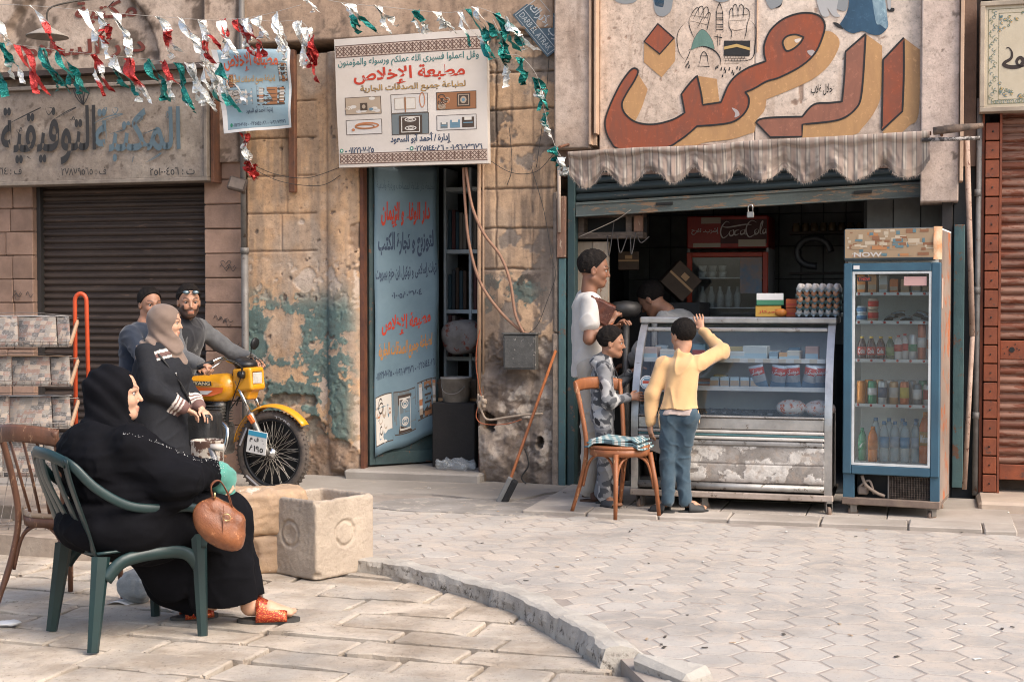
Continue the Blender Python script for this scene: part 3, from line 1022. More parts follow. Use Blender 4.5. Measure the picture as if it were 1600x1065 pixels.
# plaster above the sign, with an arched panel
def f_lib(U, Z):
 n1 = fbm(U, Z, 2.2,6, seed=1); n2 = fbm(U, Z, 9,5, seed=2)
 c = lerp(np.array((.56,.44,.35)),(.44,.335,.26), stp(n1,.35,.65))
 r = np.sqrt((U + 4.26) ** 2 + ((Z - 3.42) * 1.0) ** 2)
 inside = stp(r, .80,.78)
 d = np.where(True, 0,0) + .06 * inside
 ring = np.exp(-((r - .80) / .012) ** 2)
 c = lerp(c, (.20,.14,.10), ring * .6)
 c = lerp(c, (.085,.06,.045), stp(n2 * .6 + n1 * .5 + inside * .02,.62,.72) * .8)
 c = lerp(c, (.11,.08,.06), stp(B_(U, Z, [(-4.8,3.68,.13,.06),(-3.75,3.72,.1,.1),(-4.3,3.55,.05,.04)]) + (n2 - .5) * .9,.2,.45) * .85)
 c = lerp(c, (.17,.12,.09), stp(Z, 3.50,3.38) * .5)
 return d, c
lib.add('plaster_wall', wall_sheet(-6.2,-3.02,2.62, TOPZ, .02, f_lib, thick=.3), m_wall)
def f_pil(U, Z):
 n1 = fbm(U, Z, 3,6, seed=5); n2 = fbm(U, Z, 11,5, seed=6)
 c = lerp(np.array((.545,.41,.315)),(.43,.31,.225), stp(n1,.35,.65))
 c = lerp(c, (.16,.11,.08), stp(n2,.66,.72) * .7)
 c = lerp(c, (.09,.065,.05), np.exp(-((U + 2.70 - (n1 - .5) * .1) / .02) ** 2) * .9)
 return -.035 + 0 * U, c
lib.add('plaster_pilaster', wall_sheet(-3.02,-2.66,2.60, TOPZ, .015, f_pil, thick=.3), m_wall)
q = MB(); q.box(-6.2,-3.02,-.07,.25,3.385,3.43); lib.add('ledge', q, mat('dark_ledge', (.085,.06,.05), scale=8))
# painted words half hidden behind the tinsel
q = MB()
text_on(q, 'دار السلام', lambda a, b: (a, .052, b), -4.82,-3.62,3.50,3.70, bold=.02)
text_on(q, 'مكتبة', lambda a, b: (a, .052, b), -4.30,-3.70,3.83,4.02, bold=.02)
lib.add('lettering', q, flat('red_wall_paint', (.17,.04,.025)), kind='stuff')
# roller shutter, one object per slat
m_shA = mat('dark_shutter', (.052,.036,.028),(.033,.023,.019), rough=.6, scale=4, bump=.25, grime=.35, gcol=(.10,.068,.048), stretch=(.4,1,3), wear=(.13,.082,.058), wth=.62, spec=.35)
def slat_mesh(u0, u1, h, mt, dp=.016, n=6, name='slat', split=1):
 q = MB(); vs = []
 pr = []
 for k in range(n + 1):
  t = k / n
  pr.append((-dp * sin(pi * min(1, t * 1.25)) ** .8 if t < .8 else .004, t * h))
 for y_, z_ in pr: vs += [(u0, y_, z_),(u1, y_, z_)]
 q.add(vs, [(2 * i, 2 * i + 1,2 * i + 3,2 * i + 2) for i in range(n)], 0, False)
 q.add([(u0,.012,0),(u1,.012,0),(u1,.012, h),(u0,.012, h)],[(0,3,2,1)])
 return q.mesh(name, mt)
shA = T('roller_shutter', 'closed dark brown roller shutter under the library sign', 'shutter', (-3.87,.12,0), FACADE)
_h = 2.56 / 42
_sm = [slat_mesh(-.825,.825, _h * .985, m_shA, .017 + .002 * k) for k in range(3)]
for k in range(42):
 shA.share('slat', _sm[rr.randrange(3)], (-3.87,.12 + rr.uniform(-.002,.002), k * _h))
for _u in (-4.70,-3.065): q = MB(); q.box(_u - .01, _u + .035,.06,.17,0,2.6); shA.add('guide_rail', q, mat('dark_steel', (.05,.045,.042), rough=.55, metal=.3))
q = MB(); q.box(-6.2,-2.6,.9,1.0,0, TOPZ); q.box(-4.8,-3.0,.2,.9,2.56,2.62); lib.add('back_wall', q, m_mortar)
# ---- middle building: ochre plaster over stone
mid = T('printing_house_building', 'peeling ochre plaster building with turquoise paint patches and an open dark doorway', 'building', (-1.3,0,0), FACADE)
def f_mid(U, Z):
 n1 = fbm(U, Z, 1.7,6, seed=11); n2 = fbm(U, Z, 7,6, seed=12); n3 = fbm(U, Z, 22,4, seed=13); n4 = fbm(U, Z, 3.2,6,.62, seed=14)
 c = lerp(OCH, OCH2, stp(n1 * .6 + n2 * .4,.38,.62))
 c = lerp(c, (.66,.47,.32), stp(n2,.5,.68) * .5)
 # greyer, dirtier zones and vertical streaks
 st_ = fbm(U * 6, Z * .6,2.0,5, seed=15)
 c = lerp(c, (.33,.235,.165), stp(st_, .46,.64) * .75); c = lerp(c, (.40,.34,.28), stp(n1,.52,.64) * .45)
 d = (n2 - .5) * .010
 # block grooves scored in the plaster on the left half
 gro = np.zeros(U.shape)
 lft = stp(U, -2.02,-2.05)
 for zz in (3.09,2.79,2.48,2.17,1.86):
  gro = np.maximum(gro, np.exp(-((Z - zz - (n2 - .5) * .02) / .006) ** 2) * lft)
 for i, (a, b) in enumerate(((3.09,3.4),(2.79,3.09),(2.48,2.79),(2.17,2.48),(1.86,2.17))):
  uu = -2.33 + (.03 if i % 2 else -.02)
  gro = np.maximum(gro, np.exp(-((U - uu) / .005) ** 2) * ((Z > a) & (Z < b)) * lft * .8)
 gro *= stp(n2 * 1.1,.30,.42)
 d += gro * .016
 c = lerp(c, (.20,.125,.08), gro * .7)
 # half-round pilaster beside the door, chipped low down
 rp = (U + 1.80)
 d += np.where(np.abs(rp) < .135,-np.sqrt(np.maximum(.135 ** 2 - rp ** 2,0)) * .42,0) * stp(Z, .03,.08)
 c = lerp(c, (.28,.18,.115), np.exp(-((U + 1.945) / .009) ** 2) * .4)
 # turquoise dado paint, flaking
 tz = stp(Z, 1.68,1.35)
 tm = n4 * .52 + n2 * .30 + n3 * .18
 tur = tz * stp(U, -1.62,-1.78) * stp(tm + .05 * B_(U, Z, [(-2.35,.80,.35,.42),(-1.85,.95,.22,.6)]), .455,.475)
 tur *= 1 - stp(B_(U, Z, [(-2.33,1.16,.20,.20)]) + (n2 - .5) * .8,.05,.2)
 tur *= stp(Z, .17,.35)
 c = lerp(c, TUR * 1.0, tur * .93)
 c = lerp(c, (.17,.24,.205), tur * stp(n3,.50,.66) * .6)
 d -= tur * .004
 # pale under-plaster showing in flakes
 fl = stp(n4 * .5 + n3 * .5 + stp(Z, 1.3,.5) * .05,.585,.60) * stp(Z, 1.95,1.6)
 fl = np.maximum(fl, stp(B_(U, Z, [(-2.16,1.62,.12,.12),(-2.55,1.05,.09,.2),(-1.98,.72,.06,.25),(-2.17,2.1,.05,.04)]) + (n2 - .5) * .9,.22,.30))
 c = lerp(c, (.56,.45,.36), fl * (1 - tur) * .85)
 d += fl * .007
 # deep loss near the ground: bare brown stone
 lo_ = stp(stp(Z, .62,.18) * .75 + (n1 - .5) * .9 + (n2 - .5) * .5 + .25 * B_(U, Z, [(-2.25,.3,.4,.3)]), .42,.50)
 lo_ = np.maximum(lo_, stp(B_(U, Z, [(-2.3,.62,.3,.08),(-1.66,2.0,.12,.16),(-2.1,.42,.25,.1)]) + (n2 - .5) * 1.2,.30,.42))
 c = lerp(c, lerp(BRN * 1.15,(.33,.235,.17), stp(n3,.4,.65)), lo_ * (1 - tur * .3) * .9)
 d += lo_ * (.028 + (n2 - .5) * .06)
 # small knocks
 ch = stp(fbm(U, Z, 13,3, seed=18), .76,.80)
 c = lerp(c, DRK * 1.6, ch * .8); d += ch * .01
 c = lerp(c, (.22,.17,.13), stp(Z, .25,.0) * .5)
 return d + .02, c
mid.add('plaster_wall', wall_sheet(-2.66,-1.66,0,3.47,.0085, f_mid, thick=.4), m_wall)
# pier between the two shops: plastered blocks, rubble at the foot
def f_pier(U, Z):
 n1 = fbm(U, Z, 2.1,6, seed=31); n2 = fbm(U, Z, 7,6, seed=32); n3 = fbm(U, Z, 24,4, seed=33); n4 = fbm(U, Z, 3.5,6,.62, seed=34)
 och = stp(n4 * .62 + n2 * .38 + .04 * stp(Z, 2.4,1.6), .44,.485)
 c = lerp(lerp(np.array((.255,.205,.165)),(.17,.135,.11), stp(n2,.4,.62)), np.array((.54,.36,.225)), och)
 c = lerp(c, (.42,.33,.25), stp(n1,.52,.62) * .35)
 d = -och * .007 + (n2 - .5) * .014
 gro = np.zeros(U.shape)
 zl = [3.52,3.24,2.95,2.66,2.33,2.02,1.70]
 for zz in zl: gro = np.maximum(gro, np.exp(-((Z - zz - (n2 - .5) * .03) / .008) ** 2))
 for uu in (-.50,-.20): gro = np.maximum(gro, np.exp(-((U - uu - (n2 - .5) * .03) / .007) ** 2) * (Z > 1.7) * (.8 if uu == -.5 else .5))
 gro *= stp(n2,.28,.44)
 d += gro * .022; c = lerp(c, (.085,.06,.045), gro * .75)
 tur = stp(B_(U, Z, [(-.55,1.60,.12,.10),(-.55,1.45,.06,.12),(-.25,1.55,.25,.14),(-.48,.86,.12,.07),(-.40,1.3,.06,.03)]) + (n3 - .5) * 1.3 + (n2 - .5) * .8,.38,.48)
 c = lerp(c, TUR * .85, tur * .85)
 blk = stp(n3 + .6 * B_(U, Z, [(-.22,1.62,.22,.07)]), .82,.9)
 c = lerp(c, DRK * .6, blk * .8)
 # the lower half has lost its plaster
 low = stp(stp(Z, 1.55,.75) * .9 + (n4 - .5) * 1.4,.42,.62)
 rub = lerp(lerp(np.array((.34,.27,.215)),(.20,.15,.115), stp(n2,.38,.62)),(.50,.41,.33), stp(n4,.55,.62) * .8)
 c = lerp(c, rub, low)
 d += low * (.012 + (fbm(U, Z, 3.2,3, seed=37) - .5) * .17 + (n2 - .5) * .09)
 hole = stp(B_(U, Z, [(-.60,.50,.10,.10),(-.14,.33,.04,.07)]) + (n2 - .5) * 1.4,.25,.5)
 c = lerp(c, DRK * .3, hole); d += hole * .14
 pale = stp(B_(U, Z, [(-.30,.58,.22,.06),(-.12,.25,.12,.2),(-.30,.72,.14,.09),(-.55,.28,.09,.04)]) + (n2 - .5) * 2.4 + (n3 - .5), .38,.60)
 c = lerp(c, (.55,.46,.37), pale * .85); d -= pale * .012
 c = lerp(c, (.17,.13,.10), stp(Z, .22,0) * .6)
 c = lerp(c, (.12,.095,.08), stp(fbm(U * 5, Z * .5,2,5, seed=39), .50,.66) * .7)
 return d + .01, c
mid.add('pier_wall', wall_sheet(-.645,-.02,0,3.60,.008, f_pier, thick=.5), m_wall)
q = MB(); q.box(-.645,-.60,.05,.6,.0,2.6); mid.add('reveal', q, mat('reveal_plaster', (.40,.27,.17),(.25,.17,.11), scale=5, bump=.4, grime=.4))
def f_top(U, Z):
 n1 = fbm(U, Z, 1.6,6, seed=41); n2 = fbm(U, Z, 8,6, seed=42)
 c = lerp(np.array((.50,.36,.26)),(.40,.275,.19), stp(n1,.35,.65))
 c = lerp(c, (.22,.15,.11), stp(fbm(U * 7, Z * .8,2,5, seed=43), .56,.74) * .6)
 c = lerp(c, DRK, stp(n2,.70,.76) * .7)
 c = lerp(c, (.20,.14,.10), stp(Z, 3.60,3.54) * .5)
 return (n1 - .5) * .02 - .05, c
mid.add('beam', wall_sheet(-2.66,-.02,3.56, TOPZ, .02, f_top, thick=.5), m_wall)
# arch-headed gap over the door, its darkness painted into the band's colour
q = MB(); q.box(-1.66,-.645,.24,.5,2.60,3.56); mid.add('door_head', q, mat('door_head_plaster', (.16,.11,.08),(.05,.04,.03), scale=4, bump=.3))
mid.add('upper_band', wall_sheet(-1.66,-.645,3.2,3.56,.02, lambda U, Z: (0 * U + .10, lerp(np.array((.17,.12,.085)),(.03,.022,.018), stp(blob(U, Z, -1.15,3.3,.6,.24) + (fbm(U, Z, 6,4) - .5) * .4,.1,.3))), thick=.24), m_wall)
m_frame = mat('rusty_green_frame', (.045,.075,.075),(.03,.05,.05), rough=.6, scale=6, bump=.3, wear=(.15,.07,.04), wth=.60)
q = MB(); q.box(-1.655,-1.625,.02,.10,.08,2.56); q.box(-.66,-.645,.06,.10,.08,2.56); mid.add('door_frame', q, mat('rust_frame', (.16,.06,.03),(.08,.035,.025), rough=.75, scale=8))
q = MB(); q.cyl((-.632,-.01,.62),(-.632,-.01,2.56), .016, n=8); q.cyl((-.60,.0,.6),(-.60,.0,2.56), .009, n=8); mid.add('wall_pipe', q, mat('ochre_pipe', (.38,.25,.16), scale=9, rough=.7))
q = MB(); q.cbox(-2.26,-2.205,-.035,.02,2.34,3.5,.004); mid.add('iron_bar', q, mat('rust_iron', (.17,.07,.035),(.09,.045,.03), rough=.75, scale=10, bump=.3))
# room behind the door
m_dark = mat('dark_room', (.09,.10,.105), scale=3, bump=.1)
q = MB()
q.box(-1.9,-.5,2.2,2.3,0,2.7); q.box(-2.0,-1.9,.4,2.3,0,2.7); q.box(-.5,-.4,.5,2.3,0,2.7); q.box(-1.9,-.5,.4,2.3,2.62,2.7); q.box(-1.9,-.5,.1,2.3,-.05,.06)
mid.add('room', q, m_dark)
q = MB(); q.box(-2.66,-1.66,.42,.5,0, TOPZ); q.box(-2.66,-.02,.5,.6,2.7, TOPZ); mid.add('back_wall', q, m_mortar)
# ---- right building: the snack shop
shop = T('snack_shop_building', 'open snack shop building with teal iron door posts and a dark tiled room', 'building', (1.5,0,0), FACADE)
def f_beige(sd, base=(.575,.455,.375), b2=(.49,.37,.29)):
 def f(U, Z):
  n1 = fbm(U, Z, 2,6, seed=sd); n2 = fbm(U, Z, 12,5, seed=sd + 1)
  c = lerp(np.array(base), b2, stp(n1,.35,.65))
  c = lerp(c, (.30,.22,.17), stp(fbm(U * 8, Z * .7,2,5, seed=sd + 2), .6,.75) * .6)
  c = lerp(c, DRK, stp(n2,.78,.80) * .7)
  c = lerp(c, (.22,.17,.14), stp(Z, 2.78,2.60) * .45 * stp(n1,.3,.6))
  return 0 * U, c
 return f
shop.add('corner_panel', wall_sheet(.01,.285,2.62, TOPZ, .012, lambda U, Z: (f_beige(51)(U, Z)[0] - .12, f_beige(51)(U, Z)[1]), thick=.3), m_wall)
q = MB(); q.cbox(.285,.305,-.15,.1,2.64, TOPZ, .003); q.cbox(.332,.35,-.17,.1,2.72, TOPZ, .003); shop.add('trim_strip', q, mat('beige_trim', (.52,.36,.25),(.42,.28,.19), scale=7))
q = MB(); q.box(.305,.332,-.09,.1,2.64, TOPZ); shop.add('trim_channel', q, mat('channel', (.42,.29,.2), scale=5))
shop.add('corner_panel', wall_sheet(2.72,2.98,2.16, TOPZ, .012, lambda U, Z: (f_beige(61,(.60,.475,.40),(.52,.40,.33))(U, Z)[0] - .13, f_beige(61,(.60,.475,.40),(.52,.40,.33))(U, Z)[1]), thick=.3), m_wall)
q = MB(); q.cbox(2.985,3.01,-.165,.02,2.3, TOPZ, .003); shop.add('trim_strip', q, mat('beige_trim', (.5,.4,.3)))
# roof of the opening and back of the sign
q = MB(); q.box(.0,3.1,.02,.25,2.42, TOPZ); shop.add('lintel_wall', q, m_mortar)
# left door post: teal iron with a rusty upper box, and cables
m_teal = mat('teal_iron', (.075,.145,.15),(.055,.11,.115), rough=.62, scale=5, bump=.3, wear=(.15,.075,.045), wth=.57, grime=.3)
m_rustw = mat('rusty_wood', (.24,.13,.085),(.15,.085,.06), rough=.8, scale=8, bump=.4, wear=(.4,.3,.22), wth=.6, stretch=(3,3,.5))
q = MB(); q.cbox(.02,.075,-.03,.08,.0,1.78,.004); shop.add('door_post', q, m_teal)
q = MB(); q.cbox(.088,.145,-.015,.10,.0,2.5,.004); shop.add('door_post', q, mat('dark_teal_iron', (.03,.06,.062), rough=.6, scale=6, wear=(.12,.07,.05), wth=.6))
q = MB(); q.cbox(.01,.078,-.045,.02,1.785,2.26,.006,.002); shop.add('post_casing', q, m_rustw)
q = MB(); q.cyl((.035,-.06,1.98),(.03,-.06,2.58), .014, n=8); shop.add('conduit', q, mat('beige_pipe', (.5,.4,.32), scale=9))
q = MB(); q.cbox(-.035,.018,-.025,.05,.0,1.2,.01,.006); q.cbox(-.03,.015,-.015,.05,1.2,2.3,.01,.004); shop.add('post_plaster', q, mat('gritty_plaster', (.30,.24,.19),(.17,.13,.1), scale=12, bump=.7))
# right posts
q = MB(); q.cbox(2.955,3.03,-.02,.08,.10,2.0,.004); shop.add('door_post', q, m_teal)
q = MB(); q.cbox(2.87,2.945,.0,.10,.0,2.4,.004); shop.add('door_post', q, mat('black_iron', (.035,.03,.028), rough=.6, scale=6, wear=(.09,.06,.04), wth=.58))
# half-raised shutter
m_shC = mat('black_teal_shutter', (.022,.036,.04),(.016,.026,.03), rough=.5, scale=5, bump=.2, wear=(.10,.08,.065), wth=.63, stretch=(.5,1,2))
shC = T('roller_shutter', 'half-raised blackish teal roller shutter hanging above the snack counter', 'shutter', (1.5,.03,2.2), FACADE)
tl = atan2(.11,2.76)
_sl = slat_mesh(-1.38,1.38,.06, m_shC, .014)
for k in range(6):
 shC.share('slat', _sl, (1.53,.03,2.275 + k * .062), rot=(0,-tl * (1 - k / 9), 0))
R_ = Matrix.Translation((1.53,.02,2.215)) @ Matrix.Rotation(-tl, 4, 'Y')
q = MB(); q.cbox(-1.385,1.385,-.018,.02,-.052,.052,.004, M=R_); q.cbox(-1.385,1.385,-.028,.02,-.06,-.048,.003, M=R_); q.cbox(-1.385,1.385,-.024,.0,.03,.04,.003, M=R_)
shC.add('bottom_rail', q, mat('teal_grey_rail', (.10,.125,.12),(.07,.085,.082), rough=.6, scale=3, bump=.3, wear=(.24,.15,.09), wth=.54, stretch=(.6,1,3), grime=.35))
for _x in (-.75,.72): q = MB(); q.cbox(_x, _x + .13,-.03,-.018,-.008,.013,.002, M=R_); shC.add('lock_slot', q, flat('slot_black', (.01,.01,.01)))
# the shop's room
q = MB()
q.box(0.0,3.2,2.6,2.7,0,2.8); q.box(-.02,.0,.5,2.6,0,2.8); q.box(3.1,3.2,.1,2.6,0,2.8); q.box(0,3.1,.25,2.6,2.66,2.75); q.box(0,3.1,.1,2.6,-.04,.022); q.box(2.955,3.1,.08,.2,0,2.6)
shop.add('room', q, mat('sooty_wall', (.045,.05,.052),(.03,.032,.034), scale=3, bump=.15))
m_tile = mat('wall_tile', (.18,.19,.185),(.12,.125,.12), rough=.35, scale=5, bump=.05, objrand=.2, grime=.6, gcol=(.06,.05,.045))
_tm = MB(); _tm.cbox(-.098,.098,-.008,.0,-.148,.148,.003); _tm = _tm.mesh('wall_tile', m_tile)
for i in range(15):
 for j in range(5):
  if 1.35 + j * .302 > 2.7: continue
  shop.share('wall_tile', _tm, (.15 + i * .202,2.598,1.2 + j * .302))
for j in range(4):
 for i in range(3):
  o = shop.share('wall_tile', _tm, (2.42 + i * .202,.60,1.5 + j * .302))
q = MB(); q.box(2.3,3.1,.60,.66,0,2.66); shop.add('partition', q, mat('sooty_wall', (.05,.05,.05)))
# gap between the shop and the red gate: pole, pipes, cables, rubbish
q = MB(); q.cyl((3.035,-.10,2.62),(3.085,-.10,1.2), .019,.02, n=10); q.cyl((3.085,-.10,1.2),(3.04,-.09,.10), .017, n=10)
solo('wooden_pole', q, mat('pale_pole', (.45,.33,.26),(.30,.2,.15), rough=.8, scale=9, bump=.4, wear=(.12,.05,.035), wth=.58), 'thin pale weathered pole standing against the right end of the snack shop', 'pole', (3.05,-.1,.1), FACADE)
q = MB(); q.cyl((3.115,.0,.05),(3.125,.0,2.9), .020, n=10)
for z_ in (.6,1.5,2.2): q.cyl((3.117,0, z_),(3.118,0, z_ + .05), .025, n=10)
solo('drain_pipe', q, mat('grey_pipe', (.20,.19,.18),(.13,.12,.11), rough=.6, scale=9, bump=.2, wear=(.10,.05,.03), wth=.6), 'narrow grey drainpipe in the gap beside the rusty red gate', 'pipe', (3.12,0,.05), FACADE)
# ---- far right building with the rust red shutter
red = T('right_building', 'building at the right edge with a rust red roller shutter', 'building', (3.9,0,0), FACADE)
m_red = mat('rust_red_paint', (.25,.065,.025),(.17,.045,.02), rough=.62, scale=6, bump=.3, wear=(.11,.045,.03), wth=.60, grime=.4, gcol=(.06,.03,.02))
m_red2 = mat('rust_red_slat', (.27,.145,.10),(.19,.09,.06), rough=.62, scale=3, bump=.25, wear=(.16,.045,.02), wth=.50, stretch=(.6,1,3.5), grime=.5, gcol=(.07,.04,.03))
q = MB(); q.box(3.14,3.16,-.0,.2,.07,2.95); q.box(3.262,3.278,-.03,.2,.07,2.95); red.add('gate_frame', q, m_red)
_bm = MB(); _bm.cbox(-.047,.047,-.03,.06,-.062,.062,.004); _bm = _bm.mesh('frame_block', m_red)
for k in range(20):
 red.share('frame_block', _bm, (3.212,.0,.14 + k * .1325), rz=rr.uniform(-.02,.02))
q = MB()
for k in range(20): q.cyl((3.212 + rr.uniform(-.006,.006), -.036,.14 + k * .1325),(3.212,-.028,.14 + k * .1325), .006, n=6)
red.add('rivet', q, flat('rivet_black', (.02,.012,.01)), kind='stuff')
shD = T('roller_shutter', 'rust red roller shutter with a lock plate at the right edge', 'shutter', (4.1,.05,.17), FACADE)
_sd = [slat_mesh(-.82,.82,.0625, m_red2,.016 + .002 * k, 6) for k in range(2)]
for k in range(44):
 z_ = .28 + k * .064
 if 1.02 < z_ < 1.15: continue
 shD.share('slat', _sd[k % 2], (4.1,.05 + rr.uniform(-.002,.002), z_))
q = MB(); q.cbox(3.28,4.92,.035,.06,1.03,1.165,.004); shD.add('lock_plate', q, m_red)
q = MB(); q.cyl((3.36,.03,1.10),(3.36,.04,1.10), .02, n=10)
for a in range(6): q.cyl((3.36 + .05 * cos(a * 1.1), .031,1.10 + .04 * sin(a * 1.3)),(3.36 + .05 * cos(a * 1.1), .04,1.10 + .04 * sin(a * 1.3)), .005, n=6)
shD.add('lock_hole', q, flat('slot_black', (.01,.01,.01)))
q = MB(); q.cbox(3.28,4.92,.03,.06,.165,.275,.004); shD.add('bottom_rail', q, m_red)
q = MB(); q.box(3.1,5.6,.25,.4,0, TOPZ); q.box(4.92,5.6,-.05,.25,0, TOPZ); q.box(3.2,5.6,-.02,.25,3.0, TOPZ); q.box(3.10,3.14,.1,.3,0, TOPZ); red.add('wall', q, mat('dark_plaster', (.14,.10,.075),(.08,.06,.045), scale=4))
# == SIGNS
def chain_path(pts, n=5, closed=True):
 k = len(pts)
 if not any(len(p) > 2 for p in pts): return [(p.x, p.y) for p in catmull([(p[0], p[1], 0) for p in pts], n, closed)]
 if closed:
  s = next(i for i, p in enumerate(pts) if len(p) > 2)
  pts = pts[s:] + pts[:s] + [pts[s]]
 out, run = [],[pts[0]]
 for p in pts[1:]:
  run.append(p)
  if len(p) > 2:
   out += [(q.x, q.y) for q in catmull([(a[0], a[1], 0) for a in run], n)][:-1] if len(run) > 2 else [run[0][:2]]
   run = [p]
 if len(run) > 1: out += [(q.x, q.y) for q in catmull([(a[0], a[1], 0) for a in run], n)]
 elif not closed: out.append(run[0][:2])
 return out
def fill(mb, pts, y, mi=0, to=None):
 from mathutils.geometry import tessellate_polygon
 P = [to(*p) for p in pts] if to else pts
 mb.add([(a, y, b) for a, b in P],[tuple(t) for t in tessellate_polygon([[Vector((a, b, 0)) for a, b in P]])], mi)
def stroke(mb, pts, w, y, mi=0, to=None, closed=False, taper=False):
 P = [Vector(to(*p)) if to else Vector(p[:2]) for p in pts]
 k = len(P)
 vs, fs = [],[]
 for i, p in enumerate(P):
  t = (P[(i + 1) % k] - P[i - 1]) if closed else (P[min(i + 1, k - 1)] - P[max(i - 1,0)])
  if t.length < 1e-9: t = Vector((1,0))
  t.normalize(); n = Vector((-t.y, t.x))
  ww = w / 2 * (1 if not taper else max(.25, sin(pi * min(1, max(0,(i + .3) / k)))))
  a, b = p + n * ww, p - n * ww
  vs += [(a.x, y, a.y),(b.x, y, b.y)]
 m = k if closed else k - 1
 for i in range(m):
  j = (i + 1) % k
  fs.append((2 * i, 2 * i + 1,2 * j + 1,2 * j))
 mb.add(vs, fs, mi)
# ---- the big painted sign of the snack shop
SY = -.065
to5 = lambda x, y, *c: fp(780 + x / 3.329, y / 3.329, SY)
to6 = lambda x, y, *c: fp(1180 + x / 3.329, y / 3.329, SY)
s6 = lambda P: [(p[0] + 1331.6, p[1]) + tuple(p[2:]) for p in P]      # second sheet of tracings in the first one's coordinates
sgn = T('painted_shop_sign', 'large cream sign hand painted with huge red brown Arabic letters, praying hands and a dome', 'sign', (1.55, SY, 2.6), FACADE)
def f_sign(sd):
 def f(U, Z):
  n1 = fbm(U, Z, 1.5,6, seed=sd); n2 = fbm(U, Z, 9,6, seed=sd + 1); n3 = fbm(U * 3.5, Z * .5,3,6, seed=sd + 2)
  c = lerp(np.array((.70,.575,.475)),(.62,.485,.385), stp(n1,.35,.65))
  c = lerp(c, (.46,.34,.255), stp(n3,.58,.72) * .5)
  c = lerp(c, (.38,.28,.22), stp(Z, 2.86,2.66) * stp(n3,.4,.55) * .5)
  cr = stp(np.abs(fbm(U * 1.5, Z * .45,3,5, seed=sd + 4) - .5), .006,.002) * stp(n1,.48,.55)
  c = lerp(c, (.28,.19,.14), cr * .6)
  sc_ = np.zeros(U.shape)
  for (px, py, a, b) in ((1342,118,.025,.22),(1317,92,.02,.02),(1330,140,.02,.10),(1252,145,.02,.10),(1240,160,.03,.03),(1032,125,.02,.05),(952,60,.02,.02),(978,58,.02,.03),(960,45,.03,.01),(935,170,.02,.2),(932,120,.015,.12)):
   uu, zz = fp(px, py, SY); sc_ = np.maximum(sc_, blob(U, Z, uu, zz, a, b))
  sc_ = stp(sc_ + (n2 - .5) * 1.5,.38,.52)
  c = lerp(c, (.25,.15,.10), sc_ * .8)
  return SY + sc_ * .003 - (n1 - .5) * .004, c
 return f
_j = fp(1179,120, SY)[0]
m_sign = wallmat('sign_paint', rough=.7, fine=.15, spec=.3)
sgn.add('panel', wall_sheet(.352, _j - .002,2.58,4.6,.009, f_sign(71), thick=-.03), m_sign)
sgn.add('panel', wall_sheet(_j + .002,2.72,2.58,4.6,.009, f_sign(77), thick=-.03), m_sign)
q = MB(); _u, _z = fp(1183,82, SY); q.cbox(_u - .004, _u + .004, SY - .012, SY + .01, _z, 4.6,.002); sgn.add('joint_strip', q, mat('beige_trim', (.5,.4,.3)))
def brush(name, col, col2, sc=9):
 g = G(name); v = g.co()
 c = g.mix(g.step(g.noise(sc, 8,.7, g.scl(v, (1,1,.35)), .6), .36,.62), col, col2)
 c = g.mix(g.math('MULTIPLY', g.step(g.noise(26,8,.75), .56,.64), .45), c, tuple(min(1, x * 1.5 + .02) for x in col))
 return g.fin(c, .5,0.0, Specular_IOR_Level=.35)
m_rb, m_or, m_bk = brush('red_brown_letter_paint', (.30,.075,.032),(.205,.07,.042)), brush('ochre_shadow_paint', (.48,.27,.115),(.40,.22,.10)), flat('black_line_paint', (.02,.018,.017), .5)
m_rb2 = brush('dull_brown_letter_paint', (.30,.12,.075),(.235,.10,.065))
Lm = [(718,362),(690,362),(640,425),(595,510),(562,590),(551,640),(558,690),(580,735),(620,775),(760,790),(880,765),(940,730),(985,697),(1030,657,1),(1130,650),(1210,637),(1262,606),(1294,560),(1299,512),(1280,481,1),(1326,462)] + s6([(60,425),(130,403),(240,345),(312,278),(352,190),(362,130),(338,88),(285,70),(215,75),(140,105),(80,160),(50,225),(46,275),(56,320,1)]) + [(1300,352),(1235,393),(1195,440),(1172,490),(1155,533,1),(1060,547,1),(1050,480),(1030,395,1),(990,437),(948,492,1),(966,588,1),(900,625),(800,648),(712,636),(655,592),(640,540),(665,485),(702,425),(722,382)]
L1 = s6([(575,178,1),(470,270,1),(464,400),(452,530,1),(390,536),(305,545),(245,608,1),(100,612),(30,620),(4,637,1),(78,715,1),(244,712,1),(246,648,1),(400,632),(470,610),(520,570),(548,520),(562,400),(571,250)])
L2 = s6([(773,198,1),(665,312,1),(662,500),(658,680,1),(766,580,1),(773,400)])
DM = [(826,125,1),(910,200,1),(836,283,1),(755,218,1)]
SH = [[(755,218,1),(836,283,1),(910,200,1),(917,235),(914,320,1),(845,404,1),(753,325,1)],
 [(722,385,1),(773,465,1),(742,560),(705,636,1),(655,592),(640,540),(665,485),(702,425)],
 [(1033,396,1),(1132,412,1),(1146,535,1),(1060,547,1),(1050,480)],
 [(880,765,1),(940,730),(985,697),(1030,657,1),(1130,650),(1210,637),(1262,606),(1294,560),(1299,512),(1280,481,1),(1326,462)] + s6([(60,425),(130,403),(240,345),(312,278),(352,190),(364,162,1),(402,170),(437,208),(430,262),(380,345),(300,412),(190,465),(58,518,1),(48,575),(10,620,1),(-5,690,1)]) + [(1290,700),(1210,725),(1060,745),(960,790)],
 s6([(575,178,1),(660,240,1),(655,480),(622,580),(560,662),(500,705),(245,720,1),(246,648,1),(400,632),(470,610),(520,570),(548,520),(562,400),(571,250)]),
 s6([(773,198,1),(856,260,1),(850,590),(800,655),(740,700),(660,690,1),(766,580,1),(773,400)])]
q = MB()
